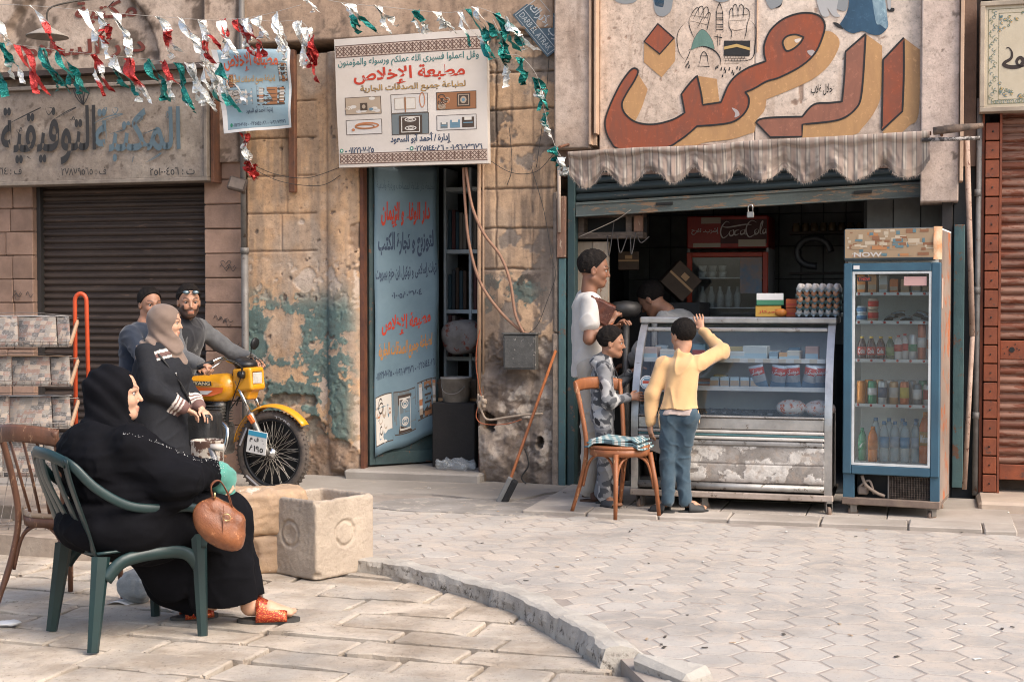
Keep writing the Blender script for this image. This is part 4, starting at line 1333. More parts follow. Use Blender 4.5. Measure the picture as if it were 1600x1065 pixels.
for P in SH: fill(q, chain_path(P), SY - .0045, to=to5)
sgn.add('letter_shadow', q, m_or, kind='stuff')
q = MB()
for P in (Lm, DM, L2): fill(q, chain_path(P), SY - .0065, to=to5)
fill(q, chain_path(L1), SY - .0065,1, to=to5)
hole = s6([(145,215),(168,190),(212,182),(252,196,1),(235,225),(200,255),(165,267),(148,243)])
fill(q, chain_path(hole), SY - .0075,2, to=to5)
fill(q, chain_path(s6([(207,207),(240,203),(225,222),(210,222)])), SY - .0082,3, to=to5)
for (P) in ([(1210,562),(1240,575),(1250,600),(1225,612),(1228,590)], s6([(270,268),(300,262),(312,280),(290,292)])): fill(q, chain_path(P), SY - .0075,4, to=to5)
sgn.add('lettering', q, [m_rb, m_rb2, m_or, flat('cream_patch', (.68,.58,.5)), flat('bare_grey', (.42,.36,.34))], kind='stuff')
q = MB()
for P in (Lm, DM, L1, L2, hole): stroke(q, chain_path(P), .0135, SY - .0085, to=to5, closed=True)
sgn.add('letter_outline', q, m_bk, kind='stuff')
q = MB()
text_on(q, 'جلال غلاب', lambda a, b: (a, SY - .004, b), *[fp(1180 + 293 / 3.329,0, SY)[0], fp(1180 + 405 / 3.329,0, SY)[0]], fp(1290,497 / 3.329, SY)[1], fp(1290,437 / 3.329, SY)[1], bold=.015)
sgn.add('signature', q, m_bk, kind='stuff')
# hands, minaret, dome and cube
q = MB()
K = lambda pts, w=.006, cl=False, n=4: stroke(q, chain_path(pts, n, cl), w, SY - .0035, to=to5, closed=cl, taper=not cl)
fill(q, chain_path([(998,262,1),(1010,215),(1035,172),(1055,156),(1080,170),(1108,212),(1120,258,1),(1060,240)]), SY - .004,1, to=to5)
K([(998,262,1),(1010,215),(1035,172),(1055,156),(1080,170),(1108,212),(1120,258,1)])
for k in range(9): K([(1006 + k * 12,215 + abs(k - 4) * 3,1),(1005 + k * 12,245 + abs(k - 4) * 2,1)], .008)
K([(985,262),(1050,240),(1115,262),(1148,300),(1150,340)], .010); K([(965,330),(985,290),(995,262)])
K([(1035,345,1),(1045,320),(1050,290),(1065,270),(1082,290),(1085,320),(1092,345,1)]); K([(1030,345,1),(1095,348,1)]); K([(1045,292,1),(1085,292,1)])
for (x0, y0, x1, y1, x2, y2, x3, y3) in ((990,100,1010,60,1035,42,1040,95),(1010,100,1040,42,1060,40,1062,100),(1040,105,1070,42,1088,50,1085,110),(1062,110,1085,70,1098,75,1090,125)):
 K([(x0, y0),(x1, y1),(x2, y2),(x3, y3)])
K([(990,95),(988,130),(1000,170),(1015,200)]); K([(1092,100),(1085,140),(1080,160)]); K([(1000,80,1),(1085,95,1)], .004); K([(995,110,1),(1080,130,1)], .004); K([(1030,150),(1045,120),(1060,90)], .004)
for (x0, y0, x1, y1, x2, y2, x3, y3) in ((1198,100,1200,60,1212,45,1220,95),(1215,95,1218,35,1235,30,1245,90),(1240,90,1250,32,1270,35,1272,92),(1268,95,1275,45,1300,60,1300,110)):
 K([(x0, y0),(x1, y1),(x2, y2),(x3, y3)])
K([(1196,90),(1196,140),(1210,170),(1205,205)]); K([(1302,90),(1290,130),(1285,170),(1275,205)]); K([(1200,85,1),(1295,75,1)], .004); K([(1200,110,1),(1285,105,1)], .004); K([(1200,150),(1230,160),(1280,150)], .004)
K([(970,115),(935,160),(925,210),(935,270),(960,310)]); K([(1310,110),(1335,150),(1330,240),(1310,310),(1200,320)])
for x in (1128,1165): K([(x, 170,1),(x - (x - 1146) * .1,60,1)], .007)
K([(1130,60),(1146,20),(1162,60)]); K([(1146,8,1),(1146,25,1)]);
for yy in (70,95,105,130,142,155): K([(1127, yy, 1),(1166, yy, 1)], .008)
K([(1120,190,1),(1160,198,1)], .009); K([(1135,180,1),(1138,240,1)]); K([(1150,180,1),(1148,235,1)])
fill(q, [(1170,213),(1306,213),(1303,292),(1168,290)], SY - .004,0, to=to5)
fill(q, [(1170,245),(1236,230),(1305,250),(1305,264),(1236,246),(1170,260)], SY - .0055,2, to=to5)
for yy in (292,305,318,330): K([(1168, yy, 1),(1300 - (yy - 292) * 1.4, yy, 1)], .004)
for k in range(16): K([(1172 + (k % 8) * 15 + (k // 8) * 7,292 + 13 * (k // 8), 1),(1172 + (k % 8) * 15 + (k // 8) * 7,305 + 13 * (k // 8), 1)], .004)
for x, y_ in ((975,335),(985,320),(990,338),(1130,345),(1140,338),(1158,350),(1175,350),(1180,362),(1200,350),(1215,365),(1222,375),(1240,345),(1255,350),(1165,385)): K([(x, y_, 1),(x - 4, y_ + 18,1)], .012)
# strokes and figures cut by the upper frame
for P, mi in (([(600,-60),(760,-60),(715,5),(680,20),(635,20),(600,0)], 3),([(805,-60),(895,-60),(898,45),(860,86),(820,76),(805,30)], 3),([(812,-60),(850,-60),(856,30),(830,36),(808,20)], 4),([(1100,-30),(1230,-30),(1180,10),(1130,8)], 3)): fill(q, chain_path(P), SY - .004, mi, to=to5)
for P, mi in (([(45,-60),(140,-60),(142,10),(110,40),(72,40)], 3),([(80,-60),(142,-60),(140,20),(118,42),(85,30)], 0),([(318,-60),(342,75),(386,84),(376,45),(408,86),(444,86),(424,55),(432,-60)], 5),([(410,-60),(480,-60),(478,48),(440,55),(415,30)], 3),
   ([(490,-120,1),(485,40),(440,128,1),(470,160),(510,175),(560,164),(600,180),(650,182),(690,142),(684,90),(668,50),(662,-120,1)], 4),([(530,15,1),(585,25,1),(575,105,1),(555,85)], 0),([(602,-100),(655,-100),(690,135),(650,130),(625,105)], 6),([(404,120),(430,122),(458,150),(430,145)], 0),([(684,-60),(700,-60),(706,40),(690,40)], 5),([(690,44),(722,44),(720,62),(690,60)], 0)):
 fill(q, chain_path(s6(P)), SY - .004 - .0003 * mi, mi, to=to5)
sgn.add('painting', q, [m_bk, brush('green_dome_paint', (.13,.22,.18),(.09,.16,.13)), flat('gold_paint', (.5,.33,.12)), flat('grey_paint', (.25,.26,.265)), brush('blue_robe_paint', (.035,.085,.14),(.025,.06,.10)), flat('pale_grey_paint', (.42,.41,.4)), brush('pale_blue_paint', (.28,.38,.42),(.12,.2,.26), 20)], kind='stuff')
q = MB(); q.cbox(.34,2.74, SY - .035,.0,2.565,2.605,.004); sgn.add('lower_frame', q, mat('beige_trim', (.5,.4,.3)))
# ---- striped valance on its rod
AY = -.40
U_ = lambda px, py: fp(px, py, AY)
bot = [(888,268),(897,285),(915,294),(930,283),(942,263),(955,275),(972,289),(993,281),(1014,262),(1030,272),(1050,286),(1068,277),(1084,256),(1099,272),(1119,284),(1137,279),(1151,260),(1170,276),(1189,283),(1208,276),(1224,256),(1240,275),(1255,286),(1278,276),(1300,259),(1315,272),(1330,283),(1358,270),(1381,252),(1400,272),(1418,277),(1440,266),(1452,246)]
BU = np.array([U_(a, b)[0] for a, b in bot]); BZ = np.array([U_(a, b)[1] for a, b in bot])
tp = [(886,240),(1000,233),(1100,230),(1179,222),(1300,216),(1452,207)]
TU = np.array([U_(a, b)[0] for a, b in tp]); TZ = np.array([U_(a, b)[1] for a, b in tp])
nu, nv = 560,30
uu = np.linspace(BU[0], BU[-1], nu + 1)
zb = np.interp(uu, BU, BZ); zt = np.interp(uu, TU, TZ) + .012
zb = np.convolve(np.pad(zb, 5, 'edge'), np.ones(11) / 11, 'valid') - .006 + (fbm(uu * 30, uu * 0,1,3) - .5) * .016
V, C = [],[]
for j in range(nv + 1):
 t = j / nv
 z_ = zt + (zb - zt) * t
 roll = np.where(t < .22,.026 * np.sqrt(np.maximum(0,1 - ((t - .10) / .12) ** 2)), .0)
 fold = (fbm(uu * 2.2, uu * 0 + t * .35,3,4, seed=81) - .5) * .16 * t
 y_ = AY - roll - fold + .02 * t + .012 * np.sin(uu * 21 + 2 * np.sin(uu * 5)) * t
 V.append(np.stack([uu + (fbm(uu, uu * 0,7,3, seed=82) - .5) * .03 * t, y_, z_], -1))
 ph_ = (uu / .0665) % 1
 base = lerp(np.array((.45,.38,.315)),(.33,.25,.205),((ph_ > .5) * 1.0))
 ln = np.maximum(np.exp(-((ph_ - .06) / .035) ** 2), np.maximum(np.exp(-((ph_ - .44) / .035) ** 2), np.exp(-((ph_ - .14) / .02) ** 2) * .8))
 base = lerp(base, (.10,.085,.08), ln * .95)
 dn = fbm(uu * 3, uu * 0 + t * 2,2,5, seed=83)
 base = lerp(base, (.20,.155,.125), stp(dn + .25 * (t > .8) + .12 * (t < .2), .52,.75) * .7)
 C.append(base)
V = np.concatenate(V); C = np.concatenate(C)
ii, jj = np.meshgrid(np.arange(nu), np.arange(nv)); a = (jj * (nu + 1) + ii).ravel()
F1 = np.stack([a, a + nu + 1, a + nu + 2, a + 1], -1)
Vb = V + np.array((0,.004,0)); o_ = len(V)
# close the cloth's edges
def rimq(ids, fl):
 r = []
 for x, y_ in zip(ids[:-1], ids[1:]): r.append((x, y_, y_ + o_, x + o_) if fl else (y_, x, x + o_, y_ + o_))
 return r
R4 = rimq(list(range(nu + 1)), True) + rimq([nv * (nu + 1) + i for i in range(nu + 1)], False) + rimq([j * (nu + 1) for j in range(nv + 1)], False) + rimq([j * (nu + 1) + nu for j in range(nv + 1)], True)
Fv = np.concatenate([F1, F1[:, ::-1] + o_, np.array(R4)])
awn = T('striped_valance', 'faded beige and brown striped cloth valance with ragged scalloped fringe over the snack counter', 'valance', (1.45, AY, 2.5), FACADE)
awn.add('cloth', NPM(np.concatenate([V, Vb]), Fv, np.concatenate([C, C])), attr_mat('striped_canvas', .95,.35))
q = MB(); r_ = random.Random(8)
for k in range(900):
 u_ = r_.uniform(uu[0], uu[-1]); i = int((u_ - uu[0]) / (uu[-1] - uu[0]) * nu)
 p = V[nv * (nu + 1) + i]; L = r_.uniform(.006,.028); dx = r_.uniform(-.012,.012); w = .0013
 q.add([(p[0] - w, p[1] - .001, p[2] + .003),(p[0] + w, p[1] - .001, p[2] + .003),(p[0] + dx, p[1] - .002 + r_.uniform(-.006,.006), p[2] - L)],[(0,1,2)])
awn.add('fringe', q, flat('fringe_thread', (.36,.29,.235), .9), kind='stuff')
q = MB()
def line3(mb, pts, r, n=8):
 mb.tube(pts, r, n)
_a, _b = U_(885,240), U_(1455,208)
line3(q, [(_a[0], AY + .01, _a[1]),((_a[0] + _b[0]) / 2, AY + .01,(_a[1] + _b[1]) / 2 - .005),(_b[0], AY + .01, _b[1])], .014)
_c = U_(1531,216); _b = U_(1440,219)
q2 = MB(); q2.tube([(_b[0], AY - .005, _b[1]),(_c[0], AY - .005, _c[1])], .0145,10); awn.add('rail', q2, mat('worn_black_pipe', (.06,.05,.045), rough=.5, scale=14, wear=(.3,.27,.25), wth=.5))
awn.add('rod', q, mat('rust_iron', (.17,.07,.035)))
for u_ in (.12,2.86):
 q = MB(); q.tube([(u_, AY, 2.60),(u_, -.05,2.66)], .011,8); awn.add('bracket', q, mat('rust_iron', (.17,.07,.035)))
q = MB(); P0 = U_(1458,205); q.tube([(P0[0], AY, P0[1]),(P0[0] + .13, AY - .01, P0[1] + .012),(P0[0] + .33, AY + .01, P0[1] + .03)],[.028,.03,.018], 9)
awn.add('rolled_cloth_end', q, mat('dusty_rag', (.22,.15,.11),(.07,.055,.045), scale=12, bump=.8))
# ---- the library's sign
LY = -.16
lsg = T('library_sign', 'wide dusty sign board with black and blue Arabic calligraphy over the left shutter', 'sign', (-4.2, LY, 2.47), FACADE)
lp = lambda px, py: fp(px, py, LY)
zT, zB, uR = lp(320,118)[1] - .035, lp(320,281)[1], lp(326,200)[0]
def f_ls(U, Z):
 n1 = fbm(U, Z, 1.4,6, seed=91); n2 = fbm(U * .6, Z * 2,5,6, seed=92)
 c = lerp(np.array((.345,.29,.235)),(.265,.215,.175), stp(n1,.35,.65))
 c = lerp(c, (.44,.38,.32), stp(n2,.55,.7) * .3)
 c = lerp(c, (.10,.075,.06), stp(fbm(U, Z, 15,4, seed=93), .70,.76) * .7)
 c = lerp(c, (.14,.11,.085), stp(Z, zT - .1, zT) * .5)
 wr = np.sin((U * 1.4 + Z * 2.2) * 9 + n1 * 10) * stp(U, uR - .9, uR - .1)
 return LY + (n1 - .5) * .03 + wr * .004 * 1.0, c
lsg.add('panel', wall_sheet(-6.0, uR - .03, zB + .02, zT - .02,.01, f_ls, thick=.02), wallmat('sign_cloth', .75,.2))
q = MB(); m_lf = mat('sign_edge', (.30,.25,.2),(.2,.16,.13), scale=8, grime=.5, rough=.7)
q.cbox(-6.0, uR, LY - .03,.0, zB - .01, zB + .022,.004); q.cbox(-6.0, uR, LY - .03,.0, zT - .022, zT + .01,.004); q.cbox(uR - .034, uR - .004, LY - .026,.0, zB + .022, zT - .022,.004)
lsg.add('frame', q, m_lf)
q = MB(); q.cbox(uR + .004, uR + .035, LY + .02,.0, zB - .02, zT, .004); lsg.add('frame_post', q, mat('rust_iron', (.17,.07,.035)))
ly = lambda d: (lambda a, b: (a, LY - .020 - d, b))
def ltx(s, x0, x1, y0, y1, mt, nm='lettering', bold=.02, d=0):
 q = MB(); a, b = lp(x0,(y0 + y1) / 2), lp(x1,(y0 + y1) / 2)
 text_on(q, s, ly(d), a[0], b[0], lp((x0 + x1) / 2, y1)[1], lp((x0 + x1) / 2, y0)[1], bold=bold)
 lsg.add(nm, q, mt, kind='stuff')
m_ink, m_blu = flat('faded_black_ink', (.03,.028,.027)), flat('faded_blue_ink', (.10,.145,.17))
ltx('المكتبة', 150,284,168,252, m_blu)
ltx('التوفيقية', 4,152,166,258, m_ink)
ltx('كتب', -60,-4,170,255, m_ink)
for s, a, b in (('ت : ٢٥١٠٠٤٥٦', 236,306),('ف : ٢٧٨٧٩٥٦٥', 98,168),('ف : ٢٥٩٠٧٥٦٤', -34,36)): ltx(s, a, b, 262,274, m_ink, bold=.01)
q = MB(); tl_ = lambda x, y: lp(x / 3.55, y / 3.55)
YY = LY - .022
for P in ([(400,450),(470,585),(430,480)],[(400,450,1),(462,500),(470,585,1),(430,540)],[(510,470,1),(480,510),(470,585,1),(495,540)]): stroke(q, [tl_(*p) for p in chain_path(P, 3)], .010, YY)
for P in ([(55,690),(150,640),(235,600)],[(300,670),(380,620),(430,600)],[(262,600),(278,640),(300,605)],[(100,720),(112,740),(124,710),(130,730)],[(395,655),(405,670),(415,650),(422,668)],[(180,885),(160,870)],[(600,50),(640,10)]): stroke(q, [tl_(*p) for p in chain_path(P, 4)], .009, YY, taper=True)
lsg.add('flourish', q, m_ink, kind='stuff')
q = MB()
for P in ([(530,690),(600,650),(690,635)],[(620,745),(700,720)],[(575,610),(585,645),(600,600)],[(630,600),(645,635),(662,605)],[(800,745),(880,715)],[(930,660),(945,640),(935,620)],[(850,780),(868,745)],[(760,690),(800,655),(770,640)],[(820,900),(880,870),(900,850)],[(740,905),(748,870)]): stroke(q, [tl_(*p) for p in chain_path(P, 4)], .009, YY, taper=True)
lsg.add('flourish', q, m_blu, kind='stuff')
# ---- printed signs: pictures and lines laid into a four-cornered board
def quad(c, y, wav=None):
 P = [fp(px, py, y) for px, py in c]
 def f(a, b, d=0.0):
  u_ = (P[0][0] * (1 - a) + P[1][0] * a) * (1 - b) + (P[3][0] * (1 - a) + P[2][0] * a) * b
  z_ = (P[0][1] * (1 - a) + P[1][1] * a) * (1 - b) + (P[3][1] * (1 - a) + P[2][1] * a) * b
  w_ = wav(a, b) if wav else 0
  return (u_, y - d + w_, z_)
 return f
def tline(mb, f, s, a0, a1, b0, b1, bold=.0, mi=0, d=.002, shear=0):
 text_on(mb, s, lambda x, y_: f(x, y_, d), a0, a1, b1, b0, bold=bold, mi=mi, shear=shear)
def rect(mb, f, a0, a1, b0, b1, mi=0, d=.0015, nx=4, ny=4):
 mb.grid(nx, ny, lambda x, y_: f(a0 + (a1 - a0) * x, b0 + (b1 - b0) * y_, d), mi, False)
def frame_(mb, f, a0, a1, b0, b1, w=.004, mi=0, d=.003):
 for r in ((a0, a1, b0, b0 + w),(a0, a1, b1 - w, b1),(a0, a0 + w, b0, b1),(a1 - w, a1, b0, b1)): rect(mb, f, *r, mi, d, 3,3)
def disc(mb, f, a, b, ra, rb, mi=0, d=.003, n=12):
 mb.add([f(a, b, d)] + [f(a + ra * cos(2 * pi * k / n), b + rb * sin(2 * pi * k / n), d) for k in range(n)],[(0, k + 1,(k + 1) % n + 1) for k in range(n)], mi)
def ring(mb, f, a, b, ra, rb, w, mi=0, d=.0035, n=24, w0=0, w1=2 * pi):
 vs, fs = [],[]
 for k in range(n + 1):
  t = w0 + (w1 - w0) * k / n
  vs += [f(a + ra * cos(t), b + rb * sin(t), d), f(a + (ra - w) * cos(t), b + (rb - w) * sin(t), d)]
 mb.add(vs, [(2 * k, 2 * k + 1,2 * k + 3,2 * k + 2) for k in range(n)], mi)
def seg(mb, f, p, q_, w, mi=0, d=.003, asp=1.0):
 A, B = Vector((p[0] * asp, p[1])), Vector((q_[0] * asp, q_[1]))
 t = B - A
 if t.length < 1e-9: return
 t.normalize(); n = Vector((-t.y, t.x)) * w / 2
 c = [A + n, A - n, B - n, B + n]
 mb.add([f(v.x / asp, v.y, d) for v in c],[(0,1,2,3)], mi)
IY = -.17
isg = T('printing_house_sign', 'large white printed sign board with red Arabic title and six pictures above the doorway', 'sign', (-1.2, IY, 2.54), FACADE)
wv = lambda a, b: -.012 * sin(a * 3.1) + .004 * sin(b * 9 + a * 5)
fi = quad([(522,62),(760,45),(763,255),(530,262)], IY, wv)
m_vin = mat('white_vinyl', (.66,.59,.52),(.59,.52,.45), rough=.5, scale=2.2, bump=.05, grime=.35, gcol=(.30,.23,.17))
q = MB()
q.grid(24,20, lambda a, b: fi(a, b, 0)); q.grid(24,2, lambda a, b: (fi(a, 1,0)[0], fi(a, 1,0)[1] + b * .06, fi(a, 1,0)[2])); q.grid(24,2, lambda a, b: (fi(a, 0,0)[0], fi(a, 0,0)[1] + b * .06, fi(a, 0,0)[2]))
q.grid(2,20, lambda a, b: (fi(1, b, 0)[0], fi(1, b, 0)[1] + a * .06, fi(1, b, 0)[2])); q.grid(2,20, lambda a, b: (fi(0, b, 0)[0], fi(0, b, 0)[1] + a * .06, fi(0, b, 0)[2])); q.grid(2,2, lambda a, b: tuple(Vector(fi(a, b, 0)) + Vector((0,.062,0))))
isg.add('panel', q, m_vin)
q = MB()
for s_ in (0,1):
 b0, b1 = (.065,.135) if s_ == 0 else (.905,.965)
 rect(q, fi, .005,.995, b0 - .008, b1 + .008,1,.001,20,2)
 rect(q, fi, .005,.995, b0 - .012, b0 - .006,0,.002,20,1); rect(q, fi, .005,.995, b1 + .006, b1 + .012,0,.002,20,1)
 n = 19
 for k in range(n):
  a0, a1 = .01 + .98 * k / n, .01 + .98 * (k + 1) / n
  am, bm = (a0 + a1) / 2,(b0 + b1) / 2
  for p1, p2 in (((a0, b0),(a1, b1)),((a0, b1),(a1, b0)),((a0, b0),(a0, b1)),((am, b0),(a1, bm)),((a1, bm),(am, b1)),((am, b1),(a0, bm)),((a0, bm),(am, b0))): seg(q, fi, p1, p2,.0055,0,.0025,1.13)
isg.add('border_pattern', q, [flat('brown_print', (.13,.07,.05)), flat('peach_print', (.56,.43,.34))], kind='stuff')
q = MB()
tline(q, fi, 'وقل اعملوا فسيرى الله عملكم ورسوله والمؤمنون', .02,.95,.158,.235,.015,0)
tline(q, fi, 'مطبعة الإخلاص', .125,.86,.238,.375,.028,1)
tline(q, fi, 'لطباعة جميع الصدقات الجارية', .168,.862,.372,.442,.028,2,.002); tline(q, fi, 'لطباعة جميع الصدقات الجارية', .170,.860,.374,.439,.002,3,.003)
tline(q, fi, 'إدارة / أحمد أبو السعود', .36,.765,.752,.84,.03,4)
tline(q, fi, '٠١١٢٢١٠٧٠٢٥ -', .045,.245,.845,.893,.035,4); tline(q, fi, '٠١٠٩٦٠٧٣١٧٦ - ٠٢٢٥١٤٤٠٨٦', .52,.965,.84,.893,.035,4)
seg(q, fi, (.468,.872),(.482,.872), .006,4)
disc(q, fi, .022,.87,.013,.016,5); disc(q, fi, .502,.872,.013,.016,5); disc(q, fi, .022,.87,.006,.008,6,.004); disc(q, fi, .502,.872,.006,.008,6,.004)
isg.add('lettering', q, [flat('teal_print', (.05,.17,.16)), flat('red_print', (.50,.045,.018)), flat('dark_print', (.07,.045,.03)), flat('gold_print', (.52,.30,.09)), flat('navy_print', (.04,.06,.10)), flat('green_print', (.03,.22,.13)), flat('white_print', (.7,.68,.66))], kind='stuff')
def pic(f, a0, a1, b0, b1, kind, T_=isg):
 q = MB(); W, Hh = a1 - a0, b1 - b0; A = lambda t: a0 + W * t; Bb = lambda t: b0 + Hh * t
 mats = [flat('dark_print', (.07,.045,.03)), flat('paper_print', (.60,.55,.5)), flat('tan_print', (.42,.32,.23)), flat('wood_print', (.30,.13,.055)), flat('slate_print', (.16,.18,.18)), flat('orange_print', (.48,.18,.07)), flat('sky_print', (.14,.24,.30)), flat('ivory_print', (.66,.6,.52))]
 bgm = {'book': 2, 'pages': 1, 'wood': 3, 'beads': 1, 'quran': 4, 'boxes': 1, 'shelf': 0, 'paper': 7}[kind]
 rect(q, f, a0, a1, b0, b1, bgm, .0015); frame_(q, f, a0, a1, b0, b1,.004,0,.002)
 r = random.Random(kind)
 if kind == 'book':
  for _ in range(14): x, y_ = r.uniform(.05,.9), r.uniform(.1,.85); disc(q, f, A(x), Bb(y_), W * .09, Hh * .1, r.choice([7,2,1]), .0022,7)
  rect(q, f, A(.42), A(.62), Bb(.35), Bb(.78), 0,.003,1,1); disc(q, f, A(.52), Bb(.56), W * .05, Hh * .12,2,.004); disc(q, f, A(.72), Bb(.72), W * .06, Hh * .08,6,.003)
 elif kind == 'pages':
  for k in (0,1): rect(q, f, A(.1 + .3 * k), A(.37 + .3 * k), Bb(.2), Bb(.8), 7,.003,1,1); frame_(q, f, A(.1 + .3 * k), A(.37 + .3 * k), Bb(.2), Bb(.8), .004,2,.0035)
  seg(q, f, (A(.39), Bb(.15)),(A(.39), Bb(.95)), .008,3,.004); ring(q, f, A(.85), Bb(.35), W * .08, Hh * .4,.006,5,.004)
 elif kind == 'wood':
  for _ in range(12): ring(q, f, A(r.uniform(.08,.4)), Bb(r.uniform(.2,.85)), W * .09, Hh * .14,.007, r.choice([0,2,5]), .003,10)
  rect(q, f, A(.52), A(.85), Bb(.12), Bb(.85), 0,.003,1,1); frame_(q, f, A(.55), A(.82), Bb(.18), Bb(.79), .005,2,.004); disc(q, f, A(.68), Bb(.48), W * .08, Hh * .2,2,.004); disc(q, f, A(.68), Bb(.48), W * .04, Hh * .1,6,.005)
 elif kind == 'beads':
  ring(q, f, A(.58), Bb(.42), W * .34, Hh * .24,.013,5,.003); ring(q, f, A(.52), Bb(.48), W * .28, Hh * .18,.010,3,.0032); disc(q, f, A(.2), Bb(.66), W * .05, Hh * .09,5,.004)
 elif kind == 'quran':
  rect(q, f, A(.2), A(.82), Bb(.1), Bb(.97), 0,.003,1,1); frame_(q, f, A(.26), A(.76), Bb(.16), Bb(.9), .006,7,.004)
  for yb_ in (.3,.7):
   ring(q, f, A(.51), Bb(yb_), W * .16, Hh * .11,.007,7,.004,12); ring(q, f, A(.51), Bb(yb_), W * .08, Hh * .06,.005,7,.004,10)
 elif kind == 'boxes':
  for k, (x, w_, h_) in enumerate(((.1,.18,.38),(.34,.25,.52),(.64,.3,.68))):
   rect(q, f, A(x), A(x + w_), Bb(.85 - h_), Bb(.85), [4,6,0][k], .003,1,1); rect(q, f, A(x + w_ * .2), A(x + w_ * .8), Bb(.85 - h_), Bb(.85 - h_ * .7), 7,.004,1,1); seg(q, f, (A(x + w_ * .1), Bb(.85 - h_ * .45)),(A(x + w_ * .9), Bb(.85 - h_ * .45)), .008,6,.004)
 elif kind == 'shelf':
  rect(q, f, A(.35), A(.72), Bb(.05), Bb(.95), 3,.003,1,1)
  for k in range(4): seg(q, f, (A(.36), Bb(.2 + .2 * k)),(A(.71), Bb(.2 + .2 * k)), .008,0,.004)
  for x in (.08,.8):
   for k in range(10): seg(q, f, (A(x), Bb(.1 + .08 * k)),(A(x + .16), Bb(.12 + .08 * k)), .012, r.choice([1,2,7,5]), .004)
 elif kind == 'paper':
  for _ in range(10): x, y_ = r.uniform(.1,.9), r.uniform(.15,.85); ring(q, f, A(x), Bb(y_), W * r.uniform(.06,.16), Hh * r.uniform(.06,.2), .006, r.choice([3,5,2,0]), .003,9,0, r.uniform(2,6))
 T_.add('picture', q, mats)
 return q
for a0, a1, b0, b1, k in ((.06,.305,.46,.595, 'book'),(.37,.615,.455,.60, 'pages'),(.67,.93,.455,.59, 'wood'),(.06,.305,.635,.75, 'beads'),(.37,.62,.602,.765, 'quran'),(.67,.93,.63,.745, 'boxes')): pic(fi, a0, a1, b0, b1, k)
m_pr = m_vin
BY_ = -.30
bsg = T('blue_printing_banner', 'small pale blue cloth banner with orange Arabic title hanging crooked beside the library sign', 'banner', (-2.6, BY_, 2.7), FACADE)
wv2 = lambda a, b: .018 * sin(a * 7 + b * 2) + .012 * sin(b * 11 - a * 4)
fb = quad([(330,78),(452,77),(454,199),(350,209)], BY_, wv2)
m_blue = mat('pale_blue_vinyl', (.285,.40,.455),(.24,.345,.40), rough=.55, scale=4, bump=.1, grime=.2, gcol=(.25,.22,.2))
q = MB(); q.sheet(18,18, lambda a, b: fb(a, b, 0), .003); bsg.add('cloth', q, m_blue)
q = MB(); rect(q, fb, .0,.07,0,1,0,.0035,1,14); rect(q, fb, .97,1,0,1,0,.0035,1,14); rect(q, fb, 0,1,.965,1,0,.004,10,1); bsg.add('white_hem', q, flat('white_print', (.62,.58,.54)), kind='stuff')
q = MB()
tline(q, fb, 'مطبعة الإخلاص', .12,.86,.03,.27,.022,0,.005); tline(q, fb, 'لطباعة جميع الصدقات الجارية', .2,.80,.32,.44,.02,1,.005); tline(q, fb, 'إدارة / أحمد أبو السعود', .38,.76,.71,.80,.015,2,.005)
tline(q, fb, '٠١٠٩٦٠٧٣١٧٦ - ٠٢٢٥١٤٤٠٨٦ - ٠١١٢٢١٠٧٠٢٥', .16,.92,.885,.935,.012,2,.005); disc(q, fb, .13,.91,.02,.025,3,.005)
bsg.add('lettering', q, [flat('orange_red_print', (.58,.10,.035)), flat('gold_print', (.52,.30,.09)), flat('navy_print', (.04,.06,.10)), flat('green_print', (.03,.22,.13))], kind='stuff')
pic(fb, .12,.27,.29,.46, 'shelf', bsg); pic(fb, .85,.96,.16,.42, 'shelf', bsg); pic(fb, .14,.50,.49,.68, 'paper', bsg); pic(fb, .56,.92,.46,.70, 'shelf', bsg)
# ---- the tall banner on the inner door leaf
leaf = T('iron_door_leaf', 'dark green iron door leaf standing open behind the tall blue banner', 'door', (-1.62,.14,.08), FACADE)
_A, _B = Vector((-1.60,.13,0)), Vector((-1.19,.56,0))
q = MB(); LM = Matrix.Translation((_A.x, _A.y, 0)) @ Matrix.Rotation(atan2(_B.y - _A.y, _B.x - _A.x), 4, 'Z')
W_ = (_B - _A).length
q.box(-.02, W_ + .03,.02,.05,.10,2.58, M=LM)
leaf.add('panel', q, m_frame)
q = MB()
for r in ((-.02,.03,.10,2.58),(W_ - .02, W_ + .03,.10,2.58),(.03, W_ - .02,.10,.2),(.03, W_ - .02,1.3,1.36)): q.cbox(r[0], r[1], .0,.02, r[2], r[3], .003, M=LM)
leaf.add('leaf_frame', q, m_frame)
tb = T('tall_banner', 'tall pale blue banner with red and black Arabic lines hanging inside the printing house doorway', 'banner', (-1.3,.2,.3), FACADE)
def ftb(a, b, d=0.0):
 p = _A.lerp(_B, .0 + a * 1.0)
 zb_ = .17 + .17 * a + .015 * sin(a * 9); zt_ = 2.57
 rgt = 0 if b < .3 else .02 * sin((b - .3) * 9)
 w_ = .012 * sin(a * 6 + b * 3) + .010 * sin(b * 14 + a * 2) + .02 * (b > .9) * (b - .9) * 10 * sin(a * 8)
 nn = Vector((_B.y - _A.y, -(_B.x - _A.x), 0)).normalized()
 q_ = _A.lerp(_B, .03 + a * (.97 + rgt)) + nn * (.012 + d + w_)
 return (q_.x, q_.y, zt_ + (zb_ - zt_) * b)
m_blue2 = mat('blue_banner_vinyl', (.165,.245,.285),(.13,.20,.24), rough=.5, scale=2.5, bump=.1, grime=.15)
q = MB(); q.sheet(14,40, lambda a, b: ftb(a, b, 0), .003); tb.add('cloth', q, m_blue2)
q = MB()
